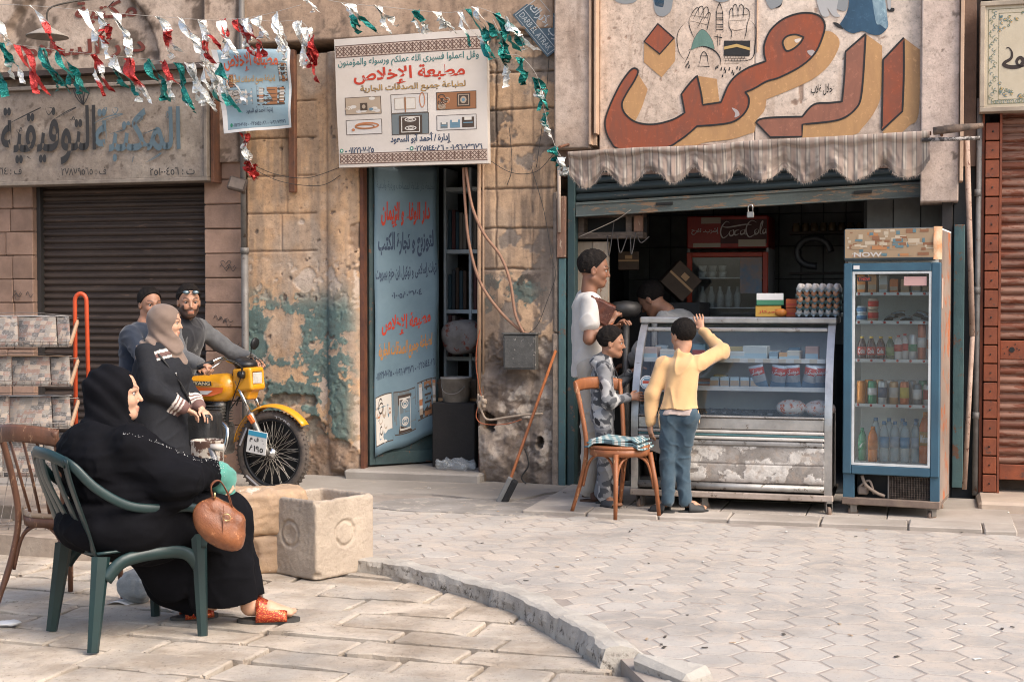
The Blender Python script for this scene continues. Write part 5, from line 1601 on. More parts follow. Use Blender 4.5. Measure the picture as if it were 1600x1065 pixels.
for s, a0, a1, b0, b1, bo, mi in (('مطبعة دار طباعة المصاحف وردية وأدعية', .03,.97,.052,.092,.0,4),('دار الوفاء و الإيمان', .10,.90,.13,.22,.035,0),('لتوزيع و تجارة الكتب', .06,.95,.235,.33,.035,1),('تراث إسلامى و توكيل ابن حزم ببيروت', .02,.97,.355,.415,.03,1),('٠١٠٠٥٨٠٣٧٠٤', .26,.74,.44,.47,.035,1),('مطبعة الإخلاص', .10,.88,.525,.60,.032,0),('لطباعة جميع الصدقات الجارية', .06,.92,.62,.69,.03,2),('٠٢٢٥١٤٤٠٨٦ - ٠١٠٩٦٠٧٣١٧٦ - ٠١١٢٢١٠٧٠٢٥', .03,.97,.712,.745,.028,3)):
 tline(q, ftb, s, a0, a1, b0, b1, bo, mi, .004)
tb.add('lettering', q, [flat('red_print', (.50,.045,.018)), flat('navy_print', (.03,.045,.08)), flat('orange_banner_print', (.5,.22,.05)), flat('navy_print', (.04,.06,.1)), flat('slate_blue_print', (.08,.13,.17))], kind='stuff')
pic(ftb, .02,.29,.80,.97, 'paper', tb); pic(ftb, .32,.66,.80,.955, 'quran', tb); pic(ftb, .69,.99,.79,.93, 'shelf', tb)
# ---- street name plate, hanging askew
nm = T('street_name_plate', 'tilted slate blue street name plate on the pier beside the shop sign', 'sign', (-.2,-.05,3.5), FACADE)
NY = -.045
c5 = lambda x, y: fp(780 + x / 3.329, y / 3.329, NY)
TLp, BLp = Vector(c5(205,-25)), Vector(c5(70,78)); BRp = Vector(c5(250,298)); TRp = TLp + (BRp - BLp)
def fn(a, b, d=0.0):
 p = TLp * (1 - a) * (1 - b) + TRp * a * (1 - b) + BLp * (1 - a) * b + BRp * a * b
 return (p.x, NY - d, p.y)
q = MB(); q.prism([tuple(TLp), tuple(TRp), tuple(BRp), tuple(BLp)], NY, NY + .012); nm.add('plate', q, mat('slate_enamel', (.075,.115,.145),(.055,.09,.115), rough=.45, scale=8, grime=.3, bump=.1))
q = MB()
frame_(q, fn, .03,.97,.05,.95,.012,0,.002); rect(q, fn, .03,.97,.62,.64,0,.002)
tline(q, fn, 'درب الأتراك', .08,.92,.14,.56,.015,0,.002)
text_on(q, 'DARB EL ATRAK', lambda x, y_: fn(x, y_, .002), .08,.92,.87,.69, bold=.0)
nm.add('lettering', q, flat('faded_white_enamel', (.42,.44,.44)), kind='stuff')
# ---- ornate cream sign at the right edge
RY = -.12
osg = T('ornate_cream_sign', 'cream sign board with floral corners and black calligraphy above the rust red shutter', 'sign', (4.0, RY, 2.85), FACADE)
u0 = fp(1531,90, RY)[0]; z0 = fp(1560,175, RY)[1]; z1 = fp(1560,2, RY)[1]; u1 = u0 + 1.9
q = MB(); q.box(u0 + .03, u1 - .03, RY, -.02, z0 + .03, z1 - .03); osg.add('panel', q, mat('cream_enamel', (.56,.485,.36),(.48,.405,.29), rough=.5, scale=3, bump=.06, grime=.35, gcol=(.25,.19,.12)))
q = MB()
for r in ((u0, u1, z0, z0 + .034),(u0, u1, z1 - .034, z1),(u0, u0 + .034, z0 + .034, z1 - .034),(u1 - .034, u1, z0 + .034, z1 - .034)): q.cbox(r[0], r[1], RY - .02,-.02, r[2], r[3], .004)
osg.add('frame', q, mat('cream_frame', (.46,.38,.29),(.36,.29,.22), scale=6, grime=.4))
q = MB(); yy = RY - .0015
fo = lambda a, b, d=0: (u0 + a, yy - d, z1 - b)
_H = z1 - z0
frame_(q, fo, .055,1.84,.055, _H - .055,.004,0,.0); frame_(q, fo, .125,1.77,.085, _H - .085,.003,0,.0)
r_ = random.Random(3)
for k in range(90):
 t = k / 90
 if t < .5: a, b = .09 + .018 * sin(t * 90), .07 + (_H - .14) * t * 2
 else: a, b = .09 + (t - .5) * 2 * .6, _H - .07 + .0 * t
 ring(q, fo, a, b, .013,.013,.0035,1 + k % 2,.0008,8, r_.uniform(0,3), r_.uniform(4,6.3))
for cx, cy, sx, sy in ((.13,.09,1,1),(.13, _H - .09,1,-1)):
 for k in range(30):
  x, y_ = r_.uniform(0,.19), r_.uniform(0,.13)
  if x / .2 + y_ / .14 > 1: continue
  ring(q, fo, cx + sx * x, cy + sy * y_, .014,.012,.004,1 + k % 2,.0008,8, r_.uniform(0,3), r_.uniform(4,6.3)); disc(q, fo, cx + sx * x, cy + sy * y_, .005,.005,3 if k % 3 else 2,.001,6)
osg.add('floral_border', q, [flat('olive_ink', (.22,.19,.10)), flat('leaf_ink', (.14,.17,.09)), flat('blue_leaf_ink', (.12,.19,.2)), flat('gold_print', (.52,.30,.09))], kind='stuff')
q = MB()
C6 = lambda P: [fp(1180 + x / 3.329, y / 3.329, RY) for x, y in P]
stroke(q, C6([(p[0], p[1]) for p in chain_path([(1305,252),(1320,250),(1335,275),(1330,305),(1300,325),(1296,340),(1330,350),(1375,345),(1395,320),(1378,300),(1360,320),(1375,345),(1420,335),(1450,290)], 5, False)]), .028, yy - .001, taper=True)
text_on(q, 'العطور', lambda a, b: (a, yy - .001, b), u0 + .42, u0 + 1.5, z0 + .25, z0 + .62, bold=.03)
osg.add('calligraphy', q, flat('brown_black_ink', (.035,.022,.018)), kind='stuff')
# == DISPLAY COUNTER
m_alu = mat('scratched_aluminium', (.56,.54,.51),(.40,.39,.375), rough=.34, metal=.85, scale=7, bump=.2, bscale=14, wear=(.22,.18,.15), wth=.62, grime=.35, gcol=(.14,.11,.09), stretch=(1,1,1))
m_alu2 = mat('dull_aluminium', (.40,.385,.365),(.26,.25,.24), rough=.5, metal=.6, scale=5, bump=.3, bscale=12, wear=(.12,.10,.085), wth=.58, grime=.4)
m_glass = glass('counter_glass', (.75,.8,.8), dirt=.03)
CU0, CU1 = .80,2.165
case = T('display_counter', 'long glass-fronted refrigerated snack counter with curved aluminium frame on casters', 'display counter', (1.48,-.65,0), FACADE)
prof = [(-1.04,.115),(-1.045,.30),(-1.05,.50),(-1.045,.66),(-1.0,.86),(-.90,1.06),(-.78,1.2),(-.66,1.30)]
PF = [(p.x, p.y) for p in catmull([(a, b, 0) for a, b in prof], 4)]
def py_at(z): return float(np.interp(z, [p[1] for p in PF],[p[0] for p in PF]))
for x0, x1 in ((CU0, CU0 + .05),(CU1 - .05, CU1)):
 out = [(a - .012, b) for a, b in PF]; inn = [(a + .045, b - .004) for a, b in PF][::-1]
 q = MB(); q.prism(out + inn, x0, x1, axis='x'); case.add('end_frame', q, m_alu)
 q = MB(); q.prism([(a + .045, b) for a, b in PF if b > .64] + [(-.25,1.30),(-.25,.66)], x0 + .02, x0 + .028, axis='x'); case.add('side_glass', q, m_glass)
 q = MB(); q.prism([(a + .045, b) for a, b in PF if b < .66] + [(-.25,.66),(-.25,.115)], x0 + .015, x0 + .03, axis='x'); case.add('side_panel', q, m_alu2)
I0, I1 = CU0 + .05, CU1 - .05
q = MB(); q.grid(1,18, lambda a, b: (I0 + (I1 - I0) * a, py_at(.665 + .60 * b) + .012,.665 + .60 * b)); case.add('front_glass', q, m_glass)
q = MB(); q.cbox(CU0 - .01, CU1 + .01,-.70,-.24,1.29,1.335,.008); case.add('counter_top', q, m_alu)
q = MB(); q.cbox(I0, I1, py_at(1.25) - .012, py_at(1.25) + .02,1.235,1.262,.005); case.add('top_rail', q, m_alu)
def band(nm, z0, z1, d, m, c=.006, x0=I0, x1=I1, n=None):
 q = MB(); q.cbox(x0, x1,-1.05 - d, -1.0, z0, z1, c); return case.add(n or nm, q, m)
band('sill', .575,.655,.010, m_alu); band('sill_lip', .655,.668,.022, m_alu2)
band('stripe', .548,.570,.016, mat('white_strip', (.6,.57,.53),(.5,.46,.42), scale=8, grime=.3, rough=.5)); band('stripe', .530,.545,.014, mat('teal_strip', (.10,.20,.21), scale=9)); band('stripe', .505,.527,.018, mat('white_strip', (.6,.57,.53)))
band('ridge', .462,.500,.022, m_alu2,.012)
def f_low(U, Z):
 n1 = fbm(U, Z, 4,5, seed=101); n2 = fbm(U * 1.0, Z * 1.3,9,5,.55, seed=102); n3 = fbm(U, Z, 30,3, seed=103)
 c = lerp(np.array((.36,.33,.30)),(.27,.245,.22), stp(n1,.4,.6))
 w = stp(n2 + (.05 * (Z > .345)), .555,.568)
 c = lerp(c, (.62,.58,.53), w)
 c = lerp(c, (.40,.31,.24), stp(n3,.6,.68) * .4)
 c = lerp(c, (.16,.13,.11),(stp(np.abs(n2 - .552), .012,.004)) * .5)
 c = lerp(c, (.20,.165,.14), stp(Z, .26,.22) * .7)
 ln = np.exp(-((Z - .342) / .004) ** 2); c = lerp(c, (.18,.15,.13), ln * .7)
 return -1.058 - w * .003 + ln * .006, c
case.add('lower_panel', wall_sheet(1.20, I1,.215,.462,.006, f_low, thick=-1.0), wallmat('stripped_panel', .6,.2))
q = MB(); q.box(I0,1.2,-1.0,-.3,.20,.22); q.box(I0, I1,-.32,-.28,.12,1.29); q.box(I0, I1,-1.02,-.3,.64,.655); case.add('inner_shell', q, mat('dark_inner', (.06,.058,.055), scale=5))
q = MB(); q.lathe([(.0,0),(.075,0),(.075,.12),(.0,.12)], 14, M=Matrix.Translation((.98,-.9,.3)) @ Matrix.Rotation(radians(90), 4, 'Y')); q.lathe([(0,0),(.05,0),(.05,.1),(0,.1)], 12, c=(.9,-.85,.22)); case.add('compressor', q, mat('greasy_iron', (.07,.055,.045), scale=12, bump=.4))
q = MB(); q.grid(10,3, lambda a, b: (I0 + .37 * a, -1.05 - .03 * sin(a * 5), .49 - .10 * b + .03 * sin(a * 7) * b)); q.grid(6,3, lambda a, b: (1.02 + .19 * a, -1.0 + .1 * b, .40 - .12 * b - .05 * a * sin(b * 3))); case.add('torn_flap', q, m_alu)
q = MB(); q.tube([(I0,-1.05,.185),(I1,-1.05,.185)], .026,12); case.add('kick_roll', q, m_alu2)
q = MB(); q.cbox(CU0 - .005, CU1 + .01,-1.075,-1.03,.105,.148,.006); case.add('base_rail', q, mat('pinkish_rail', (.46,.38,.32),(.33,.26,.21), rough=.7, scale=6, bump=.4, wear=(.16,.12,.09), wth=.57, grime=.4))
q = MB(); q.cbox(CU0, CU1,-1.03,-.25,.105,.13,.004); case.add('base_plate', q, mat('greasy_iron', (.07,.055,.045)))
def caster(th, x, y, r=.036, yaw=0, zt=.11):
 M_ = Matrix.Translation((x, y, 0)) @ Matrix.Rotation(yaw, 4, 'Z')
 q = MB(); q.box(-.028,.028,-.02,.02, zt - .012, zt, M=M_)
 for s in (-1,1): q.box(-.022,.022, s * .019 - .002, s * .019 + .002, r, zt - .012, M=M_)
 o = th.add('caster', q, mat('caster_fork', (.2,.18,.16), rough=.5, metal=.5, scale=20))
 q = MB(); q.lathe([(.0,-.014),(r * .55,-.014),(r * .9,-.012),(r, -.008),(r, .008),(r * .9,.012),(r * .55,.014),(0,.014)], 18, M=M_ @ Matrix.Translation((0,0, r + .002)) @ Matrix.Rotation(radians(90), 4, 'X'))
 th.add('wheel', q, mat('caster_rubber', (.26,.17,.12),(.15,.11,.085), scale=20), parent=o)
for x, y, a in ((CU0 + .06,-1.02,1.2),(CU1 - .02,-1.06,1.9),(CU0 + .5,-.98,.4),(CU1 - .1,-.35,.5),(CU0 + .1,-.35,1)): caster(case, x, y, .037, a)
m_wsh = mat('white_shelf', (.75,.75,.73),(.66,.66,.65), rough=.5, scale=6, grime=.3)
for z, yb in ((1.035,-.30),(.845,-.30)):
 yf = py_at(z) + .07
 q = MB(); q.box(I0 + .002, I1 - .002, yf, yb, z - .006, z); q.cbox(I0 + .002, I1 - .002, yf - .012, yf - .001, z - .014, z + .018,.002); case.add('shelf', q, m_wsh)
q = MB()
for k in range(12): q.box(I0 + .10 + k * .105, I0 + .15 + k * .105, py_at(1.035) + .055, py_at(1.035) + .0575,1.024,1.05)
case.add('price_tag', q, flat('tag_print', (.62,.55,.45)), kind='stuff')
q = MB(); q.grid(1,1, lambda a, b: (I0 + .01 + (I1 - I0 - .02) * a, -.33,.66 + .62 * b)); case.add('back_panel', q, mat('cold_back', (.66,.74,.76),(.56,.64,.67), rough=.4, scale=4, bump=.1))
fc_ = lambda cu, cz, r, th, n=20: [(cu + r * cos(2 * pi * k / n), cz + r * sin(2 * pi * k / n)) for k in range(n)]
for i, (px, py) in enumerate(((1010,597),(1035,601))):
 u_, z_ = fp(px, py, -1.0); yy = py_at(z_) - .002
 q = MB(); sl = (py_at(z_ + .05) - py_at(z_ - .05)) / .1
 P = fc_(0,0,.047,0)
 for rr_, mi, d in ((.047,0,0),(.041,1,.001),(.036,2,.002)):
  q.add([(u_ + a * rr_ / .047, yy + sl * b * rr_ / .047 - d, z_ + b * rr_ / .047) for a, b in P],[tuple(range(20))], mi)
 q.grid(3,2, lambda a, b: (u_ - .028 + .056 * a, yy + sl * (.012 * b - .006) - .003, z_ - .008 + .018 * b), 3); q.grid(3,2, lambda a, b: (u_ - .02 + .04 * a, yy + sl * (.01 * b + .012) - .003, z_ + .014 + .01 * b), 4)
 case.add('round_sticker', q, [flat('white_print', (.7,.68,.66)), flat('sticker_blue', (.10,.2,.28)), flat('sticker_pale', (.5,.56,.58)), flat('sticker_red', (.5,.08,.04)), flat('sticker_blue', (.1,.2,.28))])
# ---- goods behind the counter's glass
def pack_mesh(w, h, d, cols, txt=None, seed=0):
 r = random.Random(seed); q = MB()
 def f(sg):
  def g_(a, b):
   ea, eb = min(a, 1 - a) * 2, min(b, 1 - b) * 2
   bul = d / 2 * (min(1, ea * 1.6) ** .6) * (min(1, eb * 1.5) ** .7) * (1 + .12 * sin(a * 17 + seed) * sin(b * 13))
   return ((a - .5) * w * (1 - .06 * sin(b * pi)), -sg * bul, b * h)
  return g_
 q.grid(8,10, f(1), 0); q.grid(8,10, f(-1), 0, flip=True)
 for k in range(len(q.f)):
  zc = sum(q.v[i][2] for i in q.f[k]) / len(q.f[k]) / h
  q.m[k] = 1 if .58 < zc < .92 else (2 if zc < .3 else 0)
 if txt:
  F = f(1); text_on(q, txt, lambda x, y: (lambda p: (p[0], p[1] - .004, p[2]))(F(x, y)), .08,.92,.62,.86,.02,3)
 return q.mesh('bag', cols)
def put(me, name, label, cat, loc, rz=0, group=None, frame=FACADE, rot=None, scale=None):
 o = bpy.data.objects.new(name, me); COL.objects.link(o)
 o.matrix_world = frame @ Matrix.Translation(loc) @ (Euler(rot).to_matrix().to_4x4() if rot else Matrix.Rotation(rz, 4, 'Z')) @ (Matrix.Diagonal((*scale, 1)) if scale else WORLD)
 o['label'] = label; o['category'] = cat
 if group: o['group'] = group
 return o
foil = mat('silver_foil', (.5,.53,.56),(.36,.4,.43), rough=.3, metal=.5, scale=20, bump=.4, bscale=60)
cb = pack_mesh(.108,.165,.06,[foil, flat('pack_red', (.52,.06,.035), .35), flat('pack_blue', (.12,.22,.32), .35), flat('white_print', (.7,.68,.66))], 'موسكى', 3)
for k, (px, tl) in enumerate(((1188,-.2),(1213,.15),(1238,-.05),(1262,.2),(1276,.05))):
 u_ = fp(px, 590,-.9)[0]
 put(cb, 'crisp_bag', 'silver crisp bag with red band lying in the counter, ' + ['far left of its row', 'second in its row', 'middle of its row', 'fourth in its row', 'last before the dark packets'][k], 'crisp bag', (u_, -.84 + .01 * k, .848), rot=(.22, tl, .1 * (k - 2)), group='crisp bags in the counter')
def boxm(w, d, h, mats, txt=None, band=None, tm=1, name='box', bold=.02):
 q = MB(); q.cbox(-w / 2, w / 2,-d / 2, d / 2,0, h, min(.004, h * .05))
 if band: q.box(-w / 2 + .002, w / 2 - .002,-d / 2 - .001,-d / 2 + .002, h * band[0], h * band[1], 2)
 if txt: text_on(q, txt, lambda x, y: (-w / 2 + w * x, -d / 2 - .002, h * y), .12,.88,.3,.7, bold, tm)
 return q.mesh(name, mats)
for k in range(5):
 me = boxm(.062,.08,.075,[flat('pale_blue_box', (.36,.5,.58)), flat('pack_red', (.52,.06,.035)), flat('tan_print', (.42,.32,.23))], None, (.2,.7)); put(me, 'biscuit_box', ORD[k] + ' small pale blue biscuit box right of the boy on the middle shelf', 'box', (fp(1115,590,-.9)[0] + k * .068,-.82,.846), rz=.05 * k, group='biscuit boxes on the middle shelf')
for k, (px, w, h, c, tag_) in enumerate(((1010,.16,.085,(.55,.42,.38), 'pinkish tray pack at the left end'),(1043,.12,.07,(.6,.58,.55), 'white tub beside the pink tray'),(1150,.10,.06,(.45,.5,.52), 'grey blue packet behind the sleeve'),(1180,.17,.10,(.50,.55,.55), 'tall pale printed box'),(1208,.06,.06,(.2,.3,.38), 'dark blue carton'),(1222,.06,.055,(.5,.3,.15), 'orange carton'),(1240,.09,.07,(.58,.56,.5), 'cream tub'),(1268,.09,.10,(.55,.36,.3), 'pink box at the right end'))):
 me = boxm(w, .12, h, [flat('top_pack_%d' % k, c), flat('tan_print', (.42,.32,.23)), flat('pale_blue_box', (.36,.5,.58))], None, (.15,.5))
 put(me, 'food_pack', tag_ + ' of the top shelf', 'food pack', (fp(px, 545,-.8)[0], -.72,1.036), rz=.1 * (k % 3 - 1))
r_ = random.Random(5)
for k in range(9):
 put(boxm(r_.uniform(.05,.11), .1, r_.uniform(.05,.11), [flat('row_pack_%d' % (k % 5), [(.5,.6,.66),(.62,.6,.55),(.2,.36,.46),(.58,.3,.2),(.6,.5,.25)][k % 5]), flat('tan_print', (.42,.32,.23)), flat('pack_red', (.52,.06,.035))], None, (.3,.6)), 'dairy_pack', ORD[k] + ' pack from the left in the back row of the top shelf', 'dairy pack', (.93 + k * .135,-.55,1.036), group='dairy packs on the top shelf')
for k in range(6):
 put(boxm(.09,.12, r_.uniform(.04,.09), [flat('row_pack_%d' % (k % 5),(.5,.6,.66)), flat('tan_print', (.42,.32,.23)), flat('pale_blue_box', (.36,.5,.58))], None, (.3,.6)), 'cheese_box', ORD[k] + ' flat cheese box from the left at the back of the middle shelf', 'cheese box', (.92 + k * .11,-.60,.846), group='cheese boxes on the middle shelf')
q = MB()
for k in range(60):
 r_ = random.Random(k); x, y = r_.uniform(1.1,1.95), r_.uniform(-.98,-.55)
 q.cbox(-.022,.022,-.015,.015,0,.02,.005, M=Matrix.Translation((x, y, .66)) @ Euler((r_.uniform(-.3,.3), r_.uniform(-.3,.3), r_.uniform(0,3))).to_matrix().to_4x4())
solo('wrapped_sweets', q, mat('dark_wrapper', (.05,.055,.06),(.10,.10,.11), rough=.3, scale=30, metal=.2), 'heap of dark wrapped sweets on the floor of the counter', 'sweets', (1.5,-.8,.66), FACADE, kind='stuff')
for k, (px, c) in enumerate(((1235,(.74,.62,.54)),(1280,(.74,.58,.54)))):
 s = SD(.02); s.ell((0,0,.055),(.105,.08,.058)); s.fx = lambda P, d: d + .006 * wob(P, 55,5)
 q = s.build(.008); put(q.mesh('bread_bag', clearbag if 0 else mat('bread_wrap_%d' % k, c, (.66,.64,.6), rough=.3, scale=18, wear=(.6,.14,.04), wth=.54)), 'bread_bag', ['plastic bag of buns with orange print', 'plastic bag of buns with pink stripes'][k] + ' at the bottom right of the counter', 'bread bag', (fp(px, 640,-.95)[0], -.88,.662), rz=.1)
# ---- things on the counter top
bx = boxm(.19,.16,.085,[flat('green_pack', (.05,.20,.11)), flat('white_print', (.7,.68,.66)), flat('white_print', (.66,.62,.55))], None, (.45,1.0))
ct = 1.337
put(bx, 'carton_box', 'white and green carton box on top of the yellow box', 'box', (fp(1203,480,-.5)[0], -.5, ct + .082), rz=.1)
put(boxm(.18,.15,.078,[flat('yellow_pack', (.58,.33,.06)), flat('pack_red', (.52,.06,.035))], 'أجيكاز'), 'carton_box', 'yellow orange carton box with red letters on the counter, under the green box', 'box', (fp(1201,480,-.5)[0], -.5, ct), rz=.06)
for k in range(2): put(boxm(.085,.07,.062,[flat('pack_orange_red', (.55,.12,.04)), flat('white_print', (.7,.68,.66)), flat('pack_red', (.5,.06,.03))], None, (.3,.5)), 'tea_box', ['lower', 'upper'][k] + ' of two small red boxes stacked beside the egg trays', 'box', (fp(1237,480,-.5)[0], -.48, ct + k * .064), rz=.05)
s = SD(.01); s.ell((0,0,.03),(.045,.03,.03)); put(s.build(.006).mesh('bag', flat('orange_wrap', (.6,.2,.03), .35)), 'orange_packet', 'small round orange packet lying beside the yellow box', 'packet', (fp(1221,480,-.5)[0], -.56, ct))
def egg_tray(z, kind, k):
 t = T('egg_tray', {0: 'lowest egg tray, pale blue, holding white eggs', 1: 'second egg tray from the bottom, teal with brown eggs', 2: 'third egg tray from the bottom, teal with brown eggs', 3: 'fourth egg tray from the bottom with brown eggs', 4: 'topmost egg tray, clear lid over white eggs'}[k] + ' on the counter', 'egg tray', (fp(1280,480,-.48)[0], -.48, z), FACADE, group='egg trays stacked on the counter', rz=.03 * (k % 3 - 1))
 q = MB(); N = 6; s = .30; h = .032
 def f(a, b):
  return (t.origin[0] + (a - .5) * s, t.origin[1] + (b - .5) * s, z + h * .5 + h * .5 * cos(a * N * 2 * pi) * cos(b * N * 2 * pi) * 1.0)
 q.sheet(36,36, f, .003)
 t.add('tray', q, mat('pulp_%s' % ('teal' if 0 < k < 4 else 'pale'),(.11,.19,.20) if 0 < k < 4 else (.30,.36,.38), rough=.9, scale=20, bump=.3))
 e = MB(); r_ = random.Random(k)
 for i in range(6):
  for j in range(6):
   if j > 2 and k < 4: continue
   x, y = t.origin[0] + ((i + .5) / N - .5) * s, t.origin[1] + ((j + .5) / N - .5) * s
   e.lathe([(0,0),(.014,.004),(.0205,.016),(.021,.026),(.016,.042),(.008,.050),(0,.053)], 9, c=(x, y, z + .012))
 t.add('eggs', e, mat('white_egg', (.62,.57,.52), rough=.5, scale=9) if k in (0,4) else mat('brown_egg', (.42,.19,.10),(.5,.27,.16), rough=.5, scale=9), kind='stuff')
for k in range(5): egg_tray(ct + k * .043,0, k)
# == BLUE FRIDGE
FRM = FACADE @ Matrix.Translation((2.235,-.985,0)) @ Matrix.Rotation(radians(-7), 4, 'Z')
fr = T('drinks_fridge', 'tall blue-framed glass door drinks fridge with a taped picture header on casters', 'fridge', (.31,.3,0), FRM)
m_bf = mat('blue_fridge_paint', (.045,.115,.165),(.035,.09,.135), rough=.4, scale=4, bump=.1, grime=.25, wear=(.09,.10,.11), wth=.68)
m_side = mat('peeling_fridge_side', (.33,.25,.20),(.25,.2,.17), rough=.5, scale=3, bump=.2, wear=(.42,.13,.05), wth=.55, grime=.5)
W, Dp, Ht = .625,.58,1.925
q = MB(); q.box(0,.02,.03, Dp, .12, Ht - .01); q.box(W - .02, W, .03, Dp, .12, Ht - .01); fr.add('side_panel', q, m_side)
q = MB(); q.box(.02, W - .02, Dp - .03, Dp, .12, Ht); q.box(.02, W - .02,.03, Dp - .03,.31,.34); q.box(.02, W - .02,.03, Dp - .03,1.70,1.72); q.box(.0, W, .03, Dp, Ht - .01, Ht); fr.add('inner_shell', q, mat('fridge_inner', (.88,.89,.87),(.82,.83,.81), rough=.45, scale=4, grime=.1))
q = MB(); q.box(.02,.025,.04, Dp - .03,.34,1.7); q.box(W - .025, W - .02,.04, Dp - .03,.34,1.7); fr.add('liner', q, mat('fridge_inner', (.55,.56,.55)))
q = MB(); q.cbox(.0,.058,-.03,.025,.295,1.70,.006); q.cbox(W - .058, W, -.03,.025,.295,1.70,.006); q.cbox(.058, W - .058,-.03,.025,.295,.355,.006); q.cbox(.058, W - .058,-.03,.025,1.645,1.70,.006)
door = fr.add('door', q, m_bf)
q = MB(); q.box(.072, W - .072,-.014,-.006,.37,1.63); fr.add('door_glass', q, glass('fridge_glass', (.8,.86,.88), dirt=.03), parent=door)
q = MB(); q.box(.0585,.074,-.027,.02,.356,1.644); q.box(W - .074, W - .0585,-.027,.02,.356,1.644); q.box(.074, W - .074,-.027,.02,.356,.372); q.box(.074, W - .074,-.027,.02,1.629,1.644); fr.add('inner_frame', q, mat('pale_gasket', (.62,.64,.63), scale=9, grime=.2), parent=door)
for z in (.37,.755,1.055,1.31,1.50):
 q = MB(); q.box(.03, W - .03,.05, Dp - .04, z - .006, z)
 if z > .4: q.box(.03, W - .03,.042,.049, z - .014, z + .008)
 o = fr.add('shelf', q, m_wsh)
 if z > .4:
  q = MB()
  for k in range(6): q.lathe([(0,0),(.009,0),(.009,.002),(0,.002)], 8, M=Matrix.Translation((.09 + k * .085,.0385, z - .002)) @ Matrix.Rotation(radians(90), 4, 'X'))
  fr.add('red_tag', q, flat('pack_red', (.52,.06,.035)), parent=o, kind='stuff')
_g = G('added_tube_glow'); _g.fin((.8,.85,.85), .5, Emission_Color=(.86,.95,1.0,1), Emission_Strength=2.6)
q = MB(); q.cyl((.033,.03,.40),(.033,.03,1.62), .008, n=8); fr.add('added_light_tube', q, _g.m)  # assumed lamp: glowing tube added to brighten the fridge inside
# picture header wrapped in cracked film
q = MB(); q.cbox(.0, W - .03,-.035,.03,1.715, Ht + .005,.012); fr.add('header', q, mat('header_dark', (.06,.08,.09), scale=5))
q = MB(); r_ = random.Random(12)
hf = lambda a, b, d=0: (.01 + (W - .05) * a, -.0375 - d, 1.735 + (Ht - 1.735) * (1 - b))
rect(q, hf, 0,1,0,1,0,0,1,1)
for k in range(95):
 x, y = r_.uniform(.0,.9), r_.uniform(.0,.9); w = r_.uniform(.02,.13); h = r_.uniform(.03,.16)
 if .82 > y > .70: continue
 x1, y1 = min(1, x + w), min(.95, y + h); rect(q, hf, x, x1, y, y1, r_.choice([1,2,3,4,2,1,0]), .0006 + k * .00002,1,1)
text_on(q, 'NOW', lambda x, y: hf(x, y, .004), .10,.42,.97,.80,.03,5)
fr.add('header_picture', q, [flat('hdr_tan', (.36,.25,.15)), flat('hdr_brown', (.26,.12,.06)), flat('hdr_cream', (.52,.42,.30)), flat('hdr_teal', (.12,.2,.22)), flat('hdr_orange', (.45,.2,.08)), flat('hdr_white', (.55,.5,.45))])
q = MB(); q.grid(3,6, lambda a, b: (W - .045 + .05 * a, -.045 + .04 * a * a + .008 * sin(b * 9), 1.72 + .215 * b)); fr.add('peeling_corner', q, mat('orange_print_strip', (.50,.2,.07),(.5,.36,.24), rough=.35, scale=12))
q = MB(); q.box(W + .001, W + .003,.02,.10,1.40,1.60); fr.add('side_sticker', q, mat('faded_label', (.5,.38,.30),(.4,.26,.2), scale=20))
q = MB(); q.box(.39,.535,-.0155,-.0145,1.55,1.61); fr.add('pink_label', q, flat('pink_label', (.55,.33,.30)))
q = MB(); rect(q, lambda a, b, d=0: (.09 + .09 * a, -.0155,1.61 - .03 * b), 0,1,0,1); text_on(q, '7 NOW', lambda x, y: (.09 + .09 * x, -.0165,1.58 + .03 * y), .1,.9,.2,.8,.02,1); fr.add('glass_sticker', q, [flat('header_black', (.03,.03,.03)), flat('pack_red', (.5,.06,.03))])
q = MB(); q.box(.065,.105,-.0315,-.0305,1.66,1.685); fr.add('door_label', q, flat('white_print', (.6,.6,.6)))
# lower bay
for _x in ((0,.075),(W - .06, W)): q = MB(); q.cbox(*_x, -.005,.03,.13,.295,.003); fr.add('lower_post', q, m_bf)
q = MB(); q.cbox(-.005, W + .005,-.02,.04,.088,.135,.004); q.box(0, W, .04, Dp, .095,.12); fr.add('base_rail', q, mat('rusty_rail', (.22,.16,.12),(.14,.1,.08), scale=8, bump=.3))
q = MB(); q.box(.075, W - .06,.12,.14,.12,.31); fr.add('bay_back', q, flat('bay_dark', (.012,.012,.012)))
q = MB(); x0, x1 = .30,.565
for k in range(26): q.box(x0 + k * .0102, x0 + k * .0102 + .0014,.02,.07,.14,.285)
for k in range(10): q.box(x0, x1,.017,.019,.143 + k * .0155,.1445 + k * .0155)
fr.add('condenser', q, mat('dusty_fins', (.26,.2,.16),(.08,.06,.05), scale=30, rough=.9), kind='stuff')
for _x in (x0 - .008, x1): q = MB(); q.box(_x, _x + .008,.012,.07,.135,.29); fr.add('condenser_frame', q, mat('caster_fork', (.2,.18,.16)))
q = MB(); q.tube(catmull([(.12,.03,.28),(.15,.01,.22),(.22,.015,.17),(.27,.03,.15)], 5), .011,8); q.tube(catmull([(.10,.04,.2),(.17,.02,.25),(.2,.03,.16)], 5), .008,8); q.cbox(.09,.16,.03,.09,.15,.21,.01); fr.add('hose', q, mat('dirty_hose', (.3,.23,.18), scale=20))
for x, y, a in ((.06,.03,.5),(W - .05,.02,1.0),(.06,.5,0),(W - .06,.5,0)): caster(fr, x, y, .033, a, .09)
